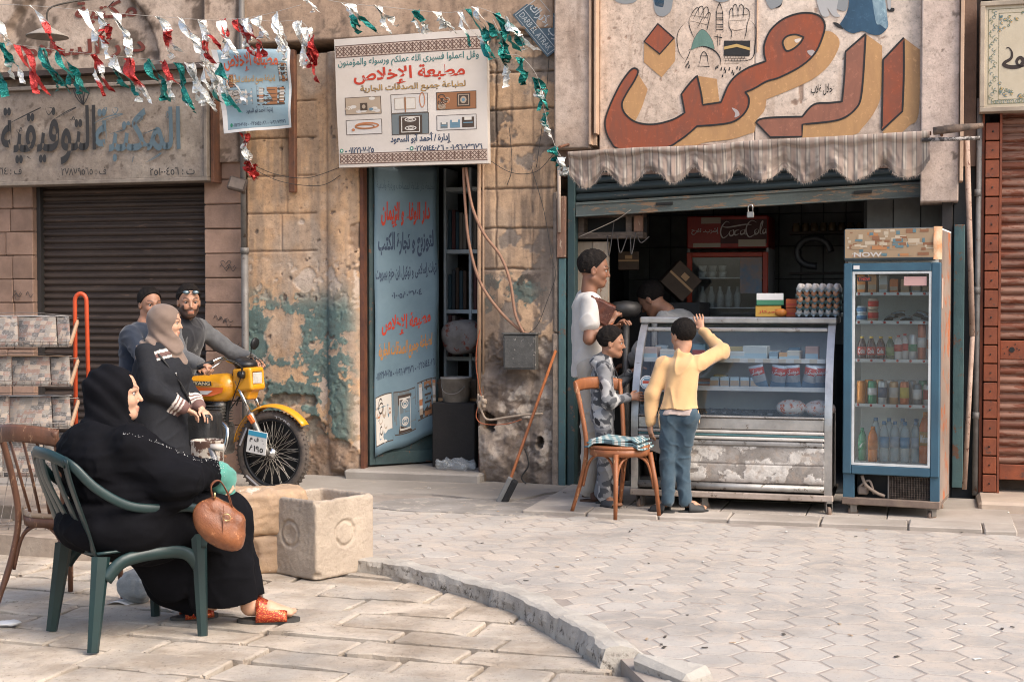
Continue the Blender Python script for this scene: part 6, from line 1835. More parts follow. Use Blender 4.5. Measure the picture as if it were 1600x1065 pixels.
# ---- drinks, each its own thing
def bottle(label, x, y, z, h, r, col, capc, lab=None, kind='bottle', alpha=None, labz=(.35,.62), neck=.30, group=None, txt=None):
 t = T(kind, label, kind, (x, y, z), FRM, group)
 n = 12
 if kind == 'can':
  pr = [(0,0),(r * .82,0),(r, .010),(r, h - .014),(r * .86, h - .002),(r * .8, h)]
 else:
  pr = [(0,0),(r * .9,0),(r, .008),(r, h * .30),(r * .93, h * .36),(r, h * .42),(r, h * (1 - neck)),(r * .85, h * (1 - neck * .75)),(r * .42, h * (1 - neck * .25)),(r * .36, h * .92),(r * .36, h * .94)]
 q = MB(); q.lathe(pr, n, c=(x, y, z)); t.add('body', q, col)
 q = MB()
 if kind == 'can': q.lathe([(0, h - .004),(r * .8, h - .004),(r * .8, h),(r * .74, h + .001)], n, c=(x, y, z))
 else: q.lathe([(0, h * .92),(r * .44, h * .92),(r * .44, h),(0, h)], 10, c=(x, y, z))
 t.add('lid' if kind == 'can' else 'cap', q, capc)
 if lab:
  q = MB(); q.lathe([(r + .0012, h * labz[0]),(r + .0012, h * labz[1])], n, c=(x, y, z), mi=0)
  if txt: text_on(q, txt, lambda a, b: (x + (r + .0025) * sin((a - .5) * 1.9), y - (r + .0025) * cos((a - .5) * 1.9), z + h * (labz[0] + (labz[1] - labz[0]) * b)), .1,.9,.2,.8,.03,1)
  t.add('label', q, [lab, flat('white_print', (.7,.68,.66))])
 return t
def tint(n, c, a=.5): return clearplastic('plastic_' + n, c, a)
gy, wt = flat('tin_lid', (.5,.5,.5), .3, metal=.8), flat('white_print', (.7,.68,.66))
wat = tint('water', (.50,.62,.66), .42)
for k in range(4): bottle('clear water bottle with blue label, ' + ['left of four', 'second of four', 'third of four', 'right of four'][k] + ' at the bottom of the fridge', .25 + k * .068,.12 + .02 * (k % 2), .372,.27,.031, wat, flat('blue_cap', (.10,.25,.42)), flat('water_label_%d' % (k % 2),(.12 + .2 * (k % 2), .3 + .1 * (k % 2), .48)), group='water bottles in the fridge')
for k in range(4): bottle(ORD[k] + ' water bottle from the left in the bottom back row of the fridge', .17 + k * .09,.28,.372,.28,.034, wat, flat('blue_cap', (.10,.25,.42)), group='back row of water bottles')
bottle('small green soda bottle at the bottom left corner of the fridge', .105,.13,.372,.22,.028, tint('green', (.05,.28,.14), .75), flat('green_cap', (.03,.2,.1)), flat('green_lab', (.04,.25,.12)), txt='7')
bottle('small bright orange soda bottle beside the green one in the fridge', .180,.09,.372,.235,.032, tint('orange', (.75,.20,.02), .95), flat('orange_cap', (.7,.22,.03)), flat('orange_lab', (.62,.18,.03)))
bottle('large orange soda bottle at the bottom right of the fridge', .522,.12,.372,.34,.044, tint('deep_orange', (.62,.13,.02), .95), flat('orange_cap', (.7,.22,.03)), flat('mirinda_lab', (.5,.3,.1)), txt='Mirinda')
cc = [((.68,.24,.04), 'orange'),((.04,.26,.13), 'green 7 marked'),((.5,.52,.52), 'silver'),((.55,.33,.16), 'copper and white'),((.62,.17,.05), 'red orange'),((.14,.17,.18), 'dark grey'),((.62,.60,.56), 'white')]
for k, (c, w) in enumerate(cc): bottle(w + ' drink can in the front row of the fourth shelf', .10 + k * .071 + (.01 if k > 4 else 0), .10 + .01 * (k % 2), .757,.155 if k < 5 else .14,.030, flat('can_%d' % k, c, .3,.5,.3), gy, [None, wt, flat('can_label_a', (.1,.14,.2)), flat('can_label_b', (.6,.55,.5)), flat('can_label_c', (.65,.5,.1)), wt, flat('can_label_d', (.5,.08,.05))][k], 'can', labz=(.3,.75) if k > 1 else (.4,.7), txt='7' if k == 1 else None)
for k in range(6): bottle(ORD[k] + ' can from the left in the back row of the fourth fridge shelf', .135 + k * .071,.20,.757,.16,.03, flat('can_%d' % ((k * 3) % 7), cc[(k * 3) % 7][0]), gy, kind='can', group='second row of cans')
for k in range(4): bottle('small dark cola bottle with yellow cap and red label, ' + ['first', 'second', 'third', 'fourth'][k] + ' on the middle shelf', .105 + k * .062,.09,1.057,.155,.029, flat('cola_dark', (.04,.012,.008), .15,.6) if k < 3 else flat('green_glass', (.06,.12,.05), .15,.6), flat('yellow_cap', (.7,.45,.05)), flat('red_label', (.55,.05,.03)) if k < 3 else flat('green_lab2', (.2,.3,.12)), neck=.38, labz=(.2,.55), txt='Cola' if k < 3 else None)
for k in range(2): bottle(['shorter', 'taller'][k] + ' white bottle with red cap on the middle shelf', .345 + k * .038,.08 + .03 * k, 1.057,.165 + .01 * k, .026, flat('white_bottle', (.62,.58,.55), .3), flat('red_cap', (.5,.05,.03)), flat('red_label', (.55,.05,.03)))
for k, (h, c, w) in enumerate(((.17,(.55,.56,.56), 'silver'),(.24,(.55,.16,.08), 'tall red and silver'),(.22,(.6,.58,.55), 'tall white'))): bottle(w + ' can at the right of the middle shelf', .435 + k * .058,.10,1.057, h, .027, flat('mcan_%d' % k, c, .3,.5,.3), gy, [flat('green_lab', (.04,.25,.12)), wt, flat('mc', (.5,.2,.1))][k], 'can', txt='Z' if k == 1 else None)
for k, (x, zz, h, r, c, w) in enumerate(((.10,0,.05,.034,(.55,.58,.6), 'lower white cup'),(.10,.053,.05,.034,(.5,.54,.58), 'upper white cup'),(.175,0,.075,.035,(.5,.33,.22), 'cream tin'),(.175,.078,.075,.035,(.55,.4,.3), 'second cream tin'))):
 bottle(w + ' stacked at the left of the second shelf', x, .10,1.312 + zz, h, r, flat('tub_%d' % k, c), gy, flat('red_label', (.55,.05,.03)) if k > 1 else flat('tub_blue', (.1,.2,.35)), 'can', labz=(.3,.8))
sb = pack_mesh(.10,.06,.04,[foil, flat('tan_print', (.42,.32,.23)), flat('dark_print', (.07,.045,.03))], None, 5)
for k in range(5): put(sb, 'snack_packet', ORD[k] + ' foil snack packet from the left on the second shelf of the fridge', 'packet', (.27 + k * .065,.10 + .03 * (k % 2), 1.312 + .03 * (k % 2)), rot=(-.9,.2 * (k - 2), .5 * (k % 3 - 1)), group='snack packets in the fridge', frame=FRM)
for k in range(7):
 c = [(.60,.22,.06),(.58,.28,.12),(.5,.5,.48),(.6,.18,.05),(.55,.35,.2),(.4,.42,.44),(.25,.18,.14)][k]
 for j in range(2): put(boxm(.055,.05,.125 if k < 3 else .095,[flat('juice_%d' % k, c), wt, flat('tan_print', (.42,.32,.23))], None, (.2,.45)), 'juice_carton', 'juice carton in the ' + ['front', 'back'][j] + ' row of the top shelf, ' + ['at the left end', 'second', 'third', 'fourth', 'fifth', 'sixth', 'at the right end'][k], 'juice carton', (.10 + k * .071,.10 + j * .07,1.502), rz=.06 * (k % 3 - 1), group='juice cartons in the fridge', frame=FRM)
# == DEEP IN THE SHOP
cp = T('red_cooler', 'red drinks cooler with a cola header at the back of the dark shop', 'cooler', (1.62,1.3,0), FACADE)
P_ = lambda x, y: fp(x, y, 1.3)
x0, z1 = P_(1073,338); x1, z0 = P_(1200,387); xm, zd = P_(1136,394)
q = MB(); q.cbox(x0, x1,1.3,1.9, z0, z1,.01); cp.add('header', q, mat('cola_red', (.26,.025,.018),(.2,.02,.015), rough=.45, scale=5))
q = MB()
hf = lambda a, b, d=0: (x0 + (x1 - x0) * a, 1.298 - d, z1 + (z0 - z1) * b)
text_on(q, 'إشرب.. تفرح', lambda x, y: hf(x, y, .001), .06,.40,.58,.36,.02,0)
rect(q, hf, .42,.985,.12,.86,1,.0005,1,1)
rect(q, hf, .18,.42,.05,.24,3,.001,1,1); rect(q, hf, .08,.42,.84,.97,3,.001,1,1)
# the flowing script is drawn with strokes
def script(pts, w=.011): stroke(q, [hf(*p, 0)[::2] for p in chain_path(pts, 5, False)], w, 1.2962,2, taper=True)
for P in ([(.53,.22),(.49,.18),(.44,.32),(.42,.52),(.45,.68),(.50,.62),(.53,.52)],[(.57,.45),(.53,.50),(.54,.62),(.58,.58),(.58,.45),(.57,.44)],[(.65,.44),(.60,.48),(.60,.6),(.65,.56)],[(.71,.44),(.67,.48),(.67,.58),(.71,.54),(.72,.42),(.72,.58),(.745,.55)],[(.86,.22),(.80,.16),(.745,.30),(.735,.50),(.77,.66),(.83,.60),(.86,.5)],[(.87,.42),(.84,.47),(.845,.58),(.88,.54),(.88,.43)],[(.90,.56),(.93,.3),(.935,.18),(.91,.3),(.905,.55),(.93,.57)],[(.965,.42),(.94,.46),(.94,.56),(.97,.52),(.975,.42),(.98,.57)],[(.44,.30),(.50,.36),(.72,.28),(.80,.30)]): script(P)
rect(q, hf, .64,.97,.74,.96,3,.0012,1,1)
cp.add('lettering', q, [flat('dim_white', (.45,.43,.42)), flat('cola_dark_red', (.05,.015,.015)), flat('dim_white', (.4,.4,.4)), flat('header_cream', (.34,.30,.24))], kind='stuff')
q = MB(); q.cbox(x0, x0 + .045,1.3,1.34,.1, zd, .005); q.cbox(x1 - .045, x1,1.3,1.34,.1, zd, .005); q.cbox(x0 + .045, x1 - .045,1.3,1.34, zd - .04, zd, .005); dr = cp.add('door', q, mat('cola_red_bright', (.36,.045,.02), scale=6, rough=.5))
q = MB(); q.box(x0, x0 + .02,1.345,1.9,.1, z0); q.box(x1 - .02, x1,1.345,1.9,.1, z0); q.box(x0 + .02, x1 - .02,1.85,1.9,.1, z0); cp.add('inner_shell', q, mat('cooler_inner', (.3,.3,.3), scale=5))
q = MB(); q.box(x0 + .05, x1 - .05,1.315,1.32,.2, zd - .045); cp.add('door_glass', q, glass('cooler_glass', (.7,.75,.75), dirt=.05), parent=dr)
for py in (433,480,520):
 z = P_(1136, py)[1]; q = MB(); q.box(x0 + .03, x1 - .03,1.36,1.84, z - .01, z); cp.add('shelf', q, m_wsh)
q = MB(); a, b = P_(1156,402), P_(1190,458); q.box(a[0], b[0], 1.308,1.312, b[1], a[1]); cp.add('door_picture', q, mat('arch_print', (.26,.17,.12),(.1,.16,.22), scale=8, rough=.5))
cup = MB(); cup.lathe([(0,0),(.028,0),(.036,.05),(.0,.05)], 10); cupm = cup.mesh('cup', mat('pale_tub', (.5,.5,.47), scale=9))
bt = MB(); bt.lathe([(0,0),(.03,0),(.03,.12),(.012,.18),(.012,.21),(0,.21)], 10); btm = bt.mesh('bottle', mat('pale_milk', (.45,.46,.45), scale=9))
for k in range(3):
 for j in range(2): put(cupm, 'tub', ['lower', 'upper'][j] + ' pale tub in the ' + ORD[k] + ' stack on the upper shelf of the red cooler', 'tub', (x0 + .12 + k * .085,1.42, P_(1136,433)[1] + j * .052), group='tubs in the red cooler')
for k in range(5): put(btm, 'bottle', ORD[k] + ' pale drink bottle from the left on the lower shelf of the red cooler', 'bottle', (x0 + .12 + k * .075,1.42, P_(1136,480)[1]), group='bottles in the red cooler', scale=(1,1,.85))
# shelf of jars on the right, dark odds and ends
sh = T('wall_shelf', 'dark wall shelf carrying jars at the back right of the shop', 'shelf', (2.1,1.5,1.5), FACADE)
ja = MB(); ja.lathe([(0,0),(.032,0),(.034,.01),(.034,.05),(.026,.06),(.026,.075),(0,.075)], 10); jam = ja.mesh('jar', mat('dark_jar', (.07,.05,.03),(.12,.09,.05), rough=.2, scale=9))
n = 0
for py, cnt in ((362,9),(425,0),(470,0)):
 a, b = fp(1232, py, 1.5), fp(1365, py, 1.5)
 q = MB(); q.box(a[0], b[0], 1.5,1.75, a[1] - .02, a[1]); sh.add('board', q, mat('dark_board', (.04,.03,.025)))
 for k in range(cnt):
  put(jam, 'jar', ORD[k] + ' small dark jar from the left end of the wall shelf', 'jar', (a[0] + .06 + k * .075,1.56 + .03 * (k % 2), a[1]), group='jars on the wall shelf'); n += 1
a = fp(1270,425,1.5)
q = MB(); q.tube(catmull([(a[0] + .14 * cos(t), 1.6, a[1] + .17 + .12 * sin(t)) for t in [k * .7 for k in range(8)]], 3), .03,8); solo('black_hose_coil', q, mat('black_rubber', (.03,.03,.032),(.07,.07,.075), rough=.35, scale=20), 'coil of shiny black plastic on the shelf behind the egg trays', 'coil', (a[0], 1.6, a[1]), FACADE)
# left side: meter cabinet, peeling board, cartons, pan
mc_ = T('meter_cabinet', 'old wooden meter cabinet with loose wires high in the shop doorway', 'cabinet', (.5,.15,1.9), FACADE)
a, b = fp(903,334,.15), fp(1005,372,.15)
q = MB(); q.box(a[0], b[0], .3,.33, b[1], a[1]); mc_.add('back_board', q, flat('cab_dark', (.02,.02,.02)))
q = MB(); x0, x1, z0, z1 = a[0], b[0], b[1] + .02, a[1]
q.cbox(x0, x1,.15,.33, z1 - .03, z1,.004); q.cbox(x0, x1,.13,.33, z0 - .02, z0 + .03,.004); q.cbox(x0, x0 + .045,.15,.3, z0, z1,.004); q.cbox(x1 - .14, x1 - .09,.15,.3, z0, z1,.004); mc_.add('frame', q, mat('old_grey_wood', (.17,.13,.10),(.08,.06,.05), scale=9, bump=.5, wear=(.34,.26,.2), wth=.6, stretch=(.6,1,3)))
q = MB(); q.cbox(x1 - .07, x1 + .0,.12,.16, z0 + .03, z1 - .02,.005); mc_.add('side_block', q, m_rustw)
q = MB(); rr_ = random.Random(2)
for k in range(4):
 s_, e_ = x0 + rr_.uniform(.05,.5), x0 + rr_.uniform(.1,.6); q.tube(catmull([(s_, .12, z0),(s_ * .6 + e_ * .4,.08, z0 - rr_.uniform(.05,.2)),(e_, .12, z0 + rr_.uniform(-.02,.12))], 6), .004,5)
mc_.add('wire', q, flat('dark_wire', (.08,.07,.065)), kind='stuff')
a, b = fp(903,378,.2), fp(951,600,.2)
q = MB(); q.box(a[0], a[0] + .12,.2,.24, b[1], a[1]); q.cbox(a[0] + .125, b[0], .18,.23, b[1], a[1], .004)
solo('peeling_board', q, mat('peeling_cream_board', (.44,.36,.27),(.33,.25,.18), rough=.7, scale=4, bump=.4, wear=(.22,.10,.055), wth=.57, stretch=(1.5,1,.5)), 'cream painted board with peeling patches behind the teenager in white', 'board', (a[0], .2,0), FACADE)
m_card = mat('cardboard', (.085,.055,.036),(.06,.04,.027), scale=9, bump=.15, grime=.3)
def carton(x, y, z, w, d, h, rot, lab):
 t = T('cardboard_box', lab, 'box', (x, y, z), FACADE)
 M_ = Matrix.Translation((x, y, z)) @ Euler(rot).to_matrix().to_4x4()
 q = MB(); q.cbox(-w / 2, w / 2,-d / 2, d / 2,0, h, .004, M=M_); t.add('body', q, m_card)
 q = MB(); q.box(-w / 2, w / 2,-d / 2 - .002,-d / 2 - .0005, h * .46, h * .54, M=M_); q.box(-.03,.03,-d / 2 - .004,-d / 2 - .003, h * .6, h * .8, M=M_); t.add('tape', q, flat('label_print', (.42,.25,.12)))
a = fp(982,418,.9); carton(a[0], .9, a[1] - .02,.17,.2,.15,(0,0,.2), 'small cardboard box under the hanging wires')
a = fp(1035,452,1.0); carton(a[0] + .05,1.05, a[1] - .02,.25,.25,.24,(0,.75,.3), 'large cardboard box tipped on its corner beside the red cooler')
a = fp(985,450,1.0); q = MB(); q.cbox(.1,1.0,.8,1.4,.0, a[1] - .12,.01)
solo('storage_chest', q, mat('dark_chest', (.03,.03,.03), scale=4), 'dark chest under the cardboard boxes inside the shop', 'chest', (.5,1,0), FACADE)
a = fp(978,495,.35)
q = MB(); q.lathe([(0,0),(.08,0),(.12,.04),(.125,.09),(.09,.12),(.0,.13)], 18, c=(a[0], .35, a[1])); q.cyl((a[0], .35,.0),(a[0], .35, a[1]), .03)
solo('lidded_pan', q, mat('dark_steel_pan', (.12,.115,.11),(.08,.075,.07), rough=.55, metal=.7, scale=9), 'round lidded steel pan on a stand behind the boy in the camouflage jacket', 'pan', (a[0], .35,0), FACADE)
# padlock hanging from the shutter
pl = T('padlock', 'steel padlock hanging from the half-raised shutter rail', 'padlock', (0,0,0), FACADE)
a = fp(1173,330,-.02)
q = MB(); q.cbox(a[0] - .026, a[0] + .026,-.05,-.02, a[1] - .05, a[1] - .005,.005); pl.add('body', q, mat('lock_steel', (.42,.4,.37), rough=.35, metal=.8, scale=20))
q = MB(); q.tube([(a[0] - .017,-.035, a[1] - .01),(a[0] - .017,-.035, a[1] + .03)] + [(a[0] - .017 * cos(t), -.035, a[1] + .03 + .017 * sin(t)) for t in (.5,1,1.57,2.1,2.6)] + [(a[0] + .017,-.035, a[1] + .03),(a[0] + .017,-.035, a[1] - .01)], .005,8); pl.add('shackle', q, flat('chrome', (.6,.6,.58), .2, metal=1))
# ---- inside the printing house
sh = T('book_shelves', 'white framed shelves packed with dark bundled books inside the printing house', 'shelves', (-.9,1.3,0), FACADE)
m_shw = mat('dim_white_shelf', (.50,.57,.60),(.40,.46,.5), scale=4, rough=.6)
q = MB(); X0, X1 = -1.25,-.50
for z in (.95,1.36,1.88,2.42): q.cbox(X0, X1,.98,1.3, z - .02, z + .015,.003)
for x in (X0,-1.02,-.76, X1): q.cbox(x - .012, x + .012,.97,1.3,.0,2.6,.003)
sh.add('frame', q, m_shw)
rb = random.Random(6)
bk = [boxm(.03,.2,.25,[flat('book_%d' % k, c), flat('gold_print', (.52,.30,.09))], None, None, name='book') for k, c in enumerate(((.03,.04,.05),(.05,.03,.02),(.02,.05,.07),(.15,.13,.11),(.09,.03,.03)))]
n = 0
for z in (.965,1.375,1.895):
 for x0, x1 in ((X0 + .015,-1.035),(-1.005,-.775),(-.745, X1 - .02)):
  x = x0 + .02
  while x < x1 - .012:
   bi = rb.randrange(5); put(bk[bi], 'book', 'thick ' + ['black', 'dark brown', 'dark blue', 'grey', 'dark red'][bi] + ' book on the ' + {.965: 'lowest', 1.375: 'middle', 1.895: 'top'}[z] + ' shelf inside the printing house', 'book', (x, 1.1, z), scale=(1,1, rb.uniform(1.2,1.5)), group='books in the printing house'); x += .034; n += 1
def lump(name, label, cat, c, r, mt, amp=.02, fr_=18, res=.012, frame=FACADE):
 s = SD(.02); s.ell((c[0], c[1], c[2]), r); s.fx = lambda P, d: np.maximum(d + amp * wob(P, fr_, 5), c[2] - r[2] - P[..., 2] + .004)
 return solo(name, s.build(res), mt, label, cat, (c[0], c[1], c[2] - r[2]), frame)
a = fp(722,520,.75); lump('sack', 'pale full sack with dark print above the carton in the printing house', 'sack', (a[0], .72, a[1] - .03),(.17,.12,.16), mat('pale_sack', (.22,.2,.19),(.12,.11,.10), scale=5, wear=(.15,.035,.02), wth=.56), .03,14)
carton(a[0] - .02,.72,.45,.36,.26,.34,(0,0,.1), 'brown carton under the pale sack in the printing house')
q = MB(); q.box(-1.2,-.6,.5,1.2,.06,.44); solo('low_bench', q, mat('dark_chest', (.03,.03,.03)), 'dark low bench under the carton in the printing house', 'bench', (-.9,.8,.06), FACADE)
bk_ = T('paint_bucket', 'dirty pale plastic bucket with a wire handle in the doorway', 'bucket', (0,0,0), FACADE)
a = fp(714,627,.42)
q = MB(); q.lathe([(0,0),(.11,0),(.125,.19),(.132,.19),(.132,.205),(.118,.205),(.105,.02),(0,.02)], 22, c=(a[0], .40, a[1])); bk_.add('body', q, mat('dirty_bucket', (.36,.34,.31),(.22,.2,.18), rough=.5, scale=6, grime=.5))
q = MB(); q.tube(catmull([(a[0] - .13,.40, a[1] + .19),(a[0] - .07,.28, a[1] + .09),(a[0] + .05,.27, a[1] + .08),(a[0] + .13,.40, a[1] + .19)], 6), .003,5); bk_.add('handle', q, flat('grey_wire', (.22,.2,.18)))
q = MB(); q.cbox(a[0] - .17, a[0] + .2,.28,.56,.06, a[1] - .002,.01); solo('stone_step', q, mat('dark_step', (.02,.017,.015), scale=5, bump=.3), 'dark step under the paint bucket', 'step', (a[0], .4,.06), FACADE)
a = fp(715,675,.22); s = SD(.02); s.ell((a[0], .17,.12),(.17,.09,.05)); s.fx = lambda P, d: d + .028 * wob(P, 42,6) + .008 * wob(P, 120,4,3)
solo('plastic_wrap', s.build(.008), clearplastic('clear_wrap', (.5,.52,.52), .38), 'crumpled clear plastic wrap lying in the printing house doorway', 'plastic wrap', (a[0], .17,.07), FACADE)
# == PEOPLE
V3 = lambda *a: np.array(a, float)
def hand_sd(s, w, d, n, sc=1.0, curl=.5, side=1, spread=.012):
 d = d / np.linalg.norm(d); n = n - d * (n @ d); n /= np.linalg.norm(n); l = np.cross(n, d) * side
 p = w + d * .045 * sc
 s.cap(w, p + d * .015 * sc, .024 * sc, .033 * sc, .012, flat=(n, .55))
 for i, (o, L) in enumerate(((-.03,.062),(-.01,.074),(.01,.07),(.028,.055))):
  a = p + d * .028 * sc + l * o * sc
  c1, c2 = curl * .9, curl * 1.9
  b = a + (d * cos(c1) - n * sin(c1)) * L * .52 * sc + l * o * .25 * sc
  c = b + (d * cos(c2) - n * sin(c2)) * L * .5 * sc
  s.cap(a - d * .01, b, .0088 * sc, .0082 * sc, .004); s.cap(b, c, .0082 * sc, .0068 * sc, .003)
 a = w + d * .02 * sc - l * .022 * sc
 b = a + (d * .62 - l * .72 - n * .35 * curl) * .038 * sc; c = b + (d * .85 - l * .2 - n * .6 * curl) * .032 * sc
 s.cap(a, b, .013 * sc, .010 * sc, .008); s.cap(b, c, .010 * sc, .008 * sc, .004)
def head_sd(s, c, R, h=1.0, age=1.0, nose=1.0):
 T_ = lambda x, y, z: c + R @ V3(x, y, z) * h
 q = tuple(Matrix(R.tolist()).to_euler())
 E = lambda p, r, k=.02, op=1: s.ell(T_(*p), tuple(x * h for x in r), q, k, op)
 E((-.012,0,.035),(.100,.076,.088)); E((.028,0,-.022),(.060,.062,.082), .03)
 E((.060,0,-.084),(.024,.030,.024), .03)
 for y in (-1,1):
  s.cap(T_(-.005, y * .052,-.055), T_(.058, y * .016,-.092), .021 * h, .017 * h, .025)
  E((.062, y * .032,-.028),(.022,.022,.022), .02)
  s.cap(T_(.088, y * .014,.024), T_(.070, y * .048,.020), .009 * h, .008 * h, .014)
  E((.094, y * .033,.004),(.0125,.016,.009), .012,-1)
  E((.088, y * .011,-.033),(.008,.0065,.006), .006)
  E((-.006, y * .077,-.005),(.020,.008,.032), .006); E((.002, y * .083,.0),(.010,.004,.018), .003,-1)
 s.cap(T_(.086,0,.012), T_(.105 * nose, 0,-.027), .0078 * h, .0095 * h, .010)
 s.cap(T_(.0875,-.015,-.060), T_(.0875,.015,-.060), .0060 * h, .0060 * h, .006); s.cap(T_(.085,-.013,-.071), T_(.085,.013,-.071), .0065 * h, None, .007)
 s.cap(T_(.0995,-.020,-.0655), T_(.0995,.020,-.0655), .0040 * h, None, .002, op=-1)
def head_col(v, c, R, h, sk, brow, beard=0, lip=None):
 L = (v - c) @ R / h
 C = np.tile(np.array(sk, float),(len(v), 1))
 near = (np.linalg.norm(L, axis=1) < .135)
 def ap(m, col, k=1.0):
  m = np.clip(m * near, 0,1)[:, None] * k; nonlocal C; C = C * (1 - m) + np.array(col) * m
 ap(np.exp(-((L[:, 2] + .0655) / .011) ** 2) * (np.abs(L[:, 1]) < .024) * (L[:, 0] > .075), lip or (sk[0] * .8, sk[1] * .5, sk[2] * .5), .75)
 ap(np.exp(-(np.abs(L[:, 2] - .025 - .012 * np.clip(np.abs(L[:, 1]) / .04,0,1) + 14 * (np.abs(L[:, 1]) - .03) ** 2 * 1) / .0062) ** 2) * (np.abs(L[:, 1]) > .012) * (np.abs(L[:, 1]) < .052) * (L[:, 0] > .05), brow, .95)
 ap(np.exp(-((np.abs(L[:, 1]) - .033) / .020) ** 2 - ((L[:, 2] - .007) / .010) ** 2) * (L[:, 0] > .06),(sk[0] * .6, sk[1] * .5, sk[2] * .47), .45)
 ap(np.exp(-((np.abs(L[:, 1]) - .035) / .02) ** 2 - ((L[:, 2] + .022) / .016) ** 2) * (L[:, 0] > .06),(min(1, sk[0] * 1.06), sk[1] * .86, sk[2] * .8), .5)
 ap((np.abs(L[:, 2] - .0105 + 8 * (np.abs(L[:, 1]) - .033) ** 2) < .0028) * (np.abs(np.abs(L[:, 1]) - .033) < .016) * (L[:, 0] > .06) * 1.0,(.02,.012,.01), .8)
 if beard:
  w = wob(v, 160,4) * .004; m = stp(-.042 + w - .018 * (L[:, 0] < .05) - L[:, 2] + .03 * (np.abs(L[:, 1]) > .045), 0,.006) * (L[:, 2] > -.125) * (L[:, 0] > -.012)
  m *= 1 - ((np.abs(L[:, 1]) < .023) & (np.abs(L[:, 2] + .0655) < .012) & (L[:, 0] > .07))
  m = np.maximum(m, (np.abs(L[:, 2] + .0505) < .0055) * (np.abs(L[:, 1]) < .028) * (L[:, 0] > .07)); ap(m, (.02,.014,.011), beard)
 return C
def eye_mesh(c, R, h):
 q = MB()
 for y in (-1,1):
  p = c + R @ V3(.0738, y * .032,.003) * h
  M_ = Matrix.Translation(p) @ Matrix(R.tolist()).to_4x4() @ Matrix.Rotation(radians(90), 4, 'Y')
  r = .0125 * h
  q.lathe([(r * sin(t), r * cos(t)) for t in (0.01,.35)], 10, M=M_, mi=2); q.lathe([(r * sin(t), r * cos(t)) for t in (.35,.62)], 10, M=M_, mi=1); q.lathe([(r * sin(t), r * cos(t)) for t in (.62,1.1,1.57)], 10, M=M_, mi=0)
 return q
EYES = [mat('eye_white', (.36,.32,.29), rough=.25, bump=0), flat('eye_brown', (.04,.02,.012), .2), flat('eye_black', (.005,.005,.005), .1)]
m_skin = skin_mat()
def rotm(yaw, pitch=0, roll=0):
 return np.array((Matrix.Rotation(radians(yaw), 3, 'Z') @ Matrix.Rotation(radians(pitch), 3, 'Y') @ Matrix.Rotation(radians(roll), 3, 'X')))
def crease(P, f, seed=0):
 return np.maximum(0,1 - 2.2 * np.abs(wob(P, f, 4, seed))) ** 2
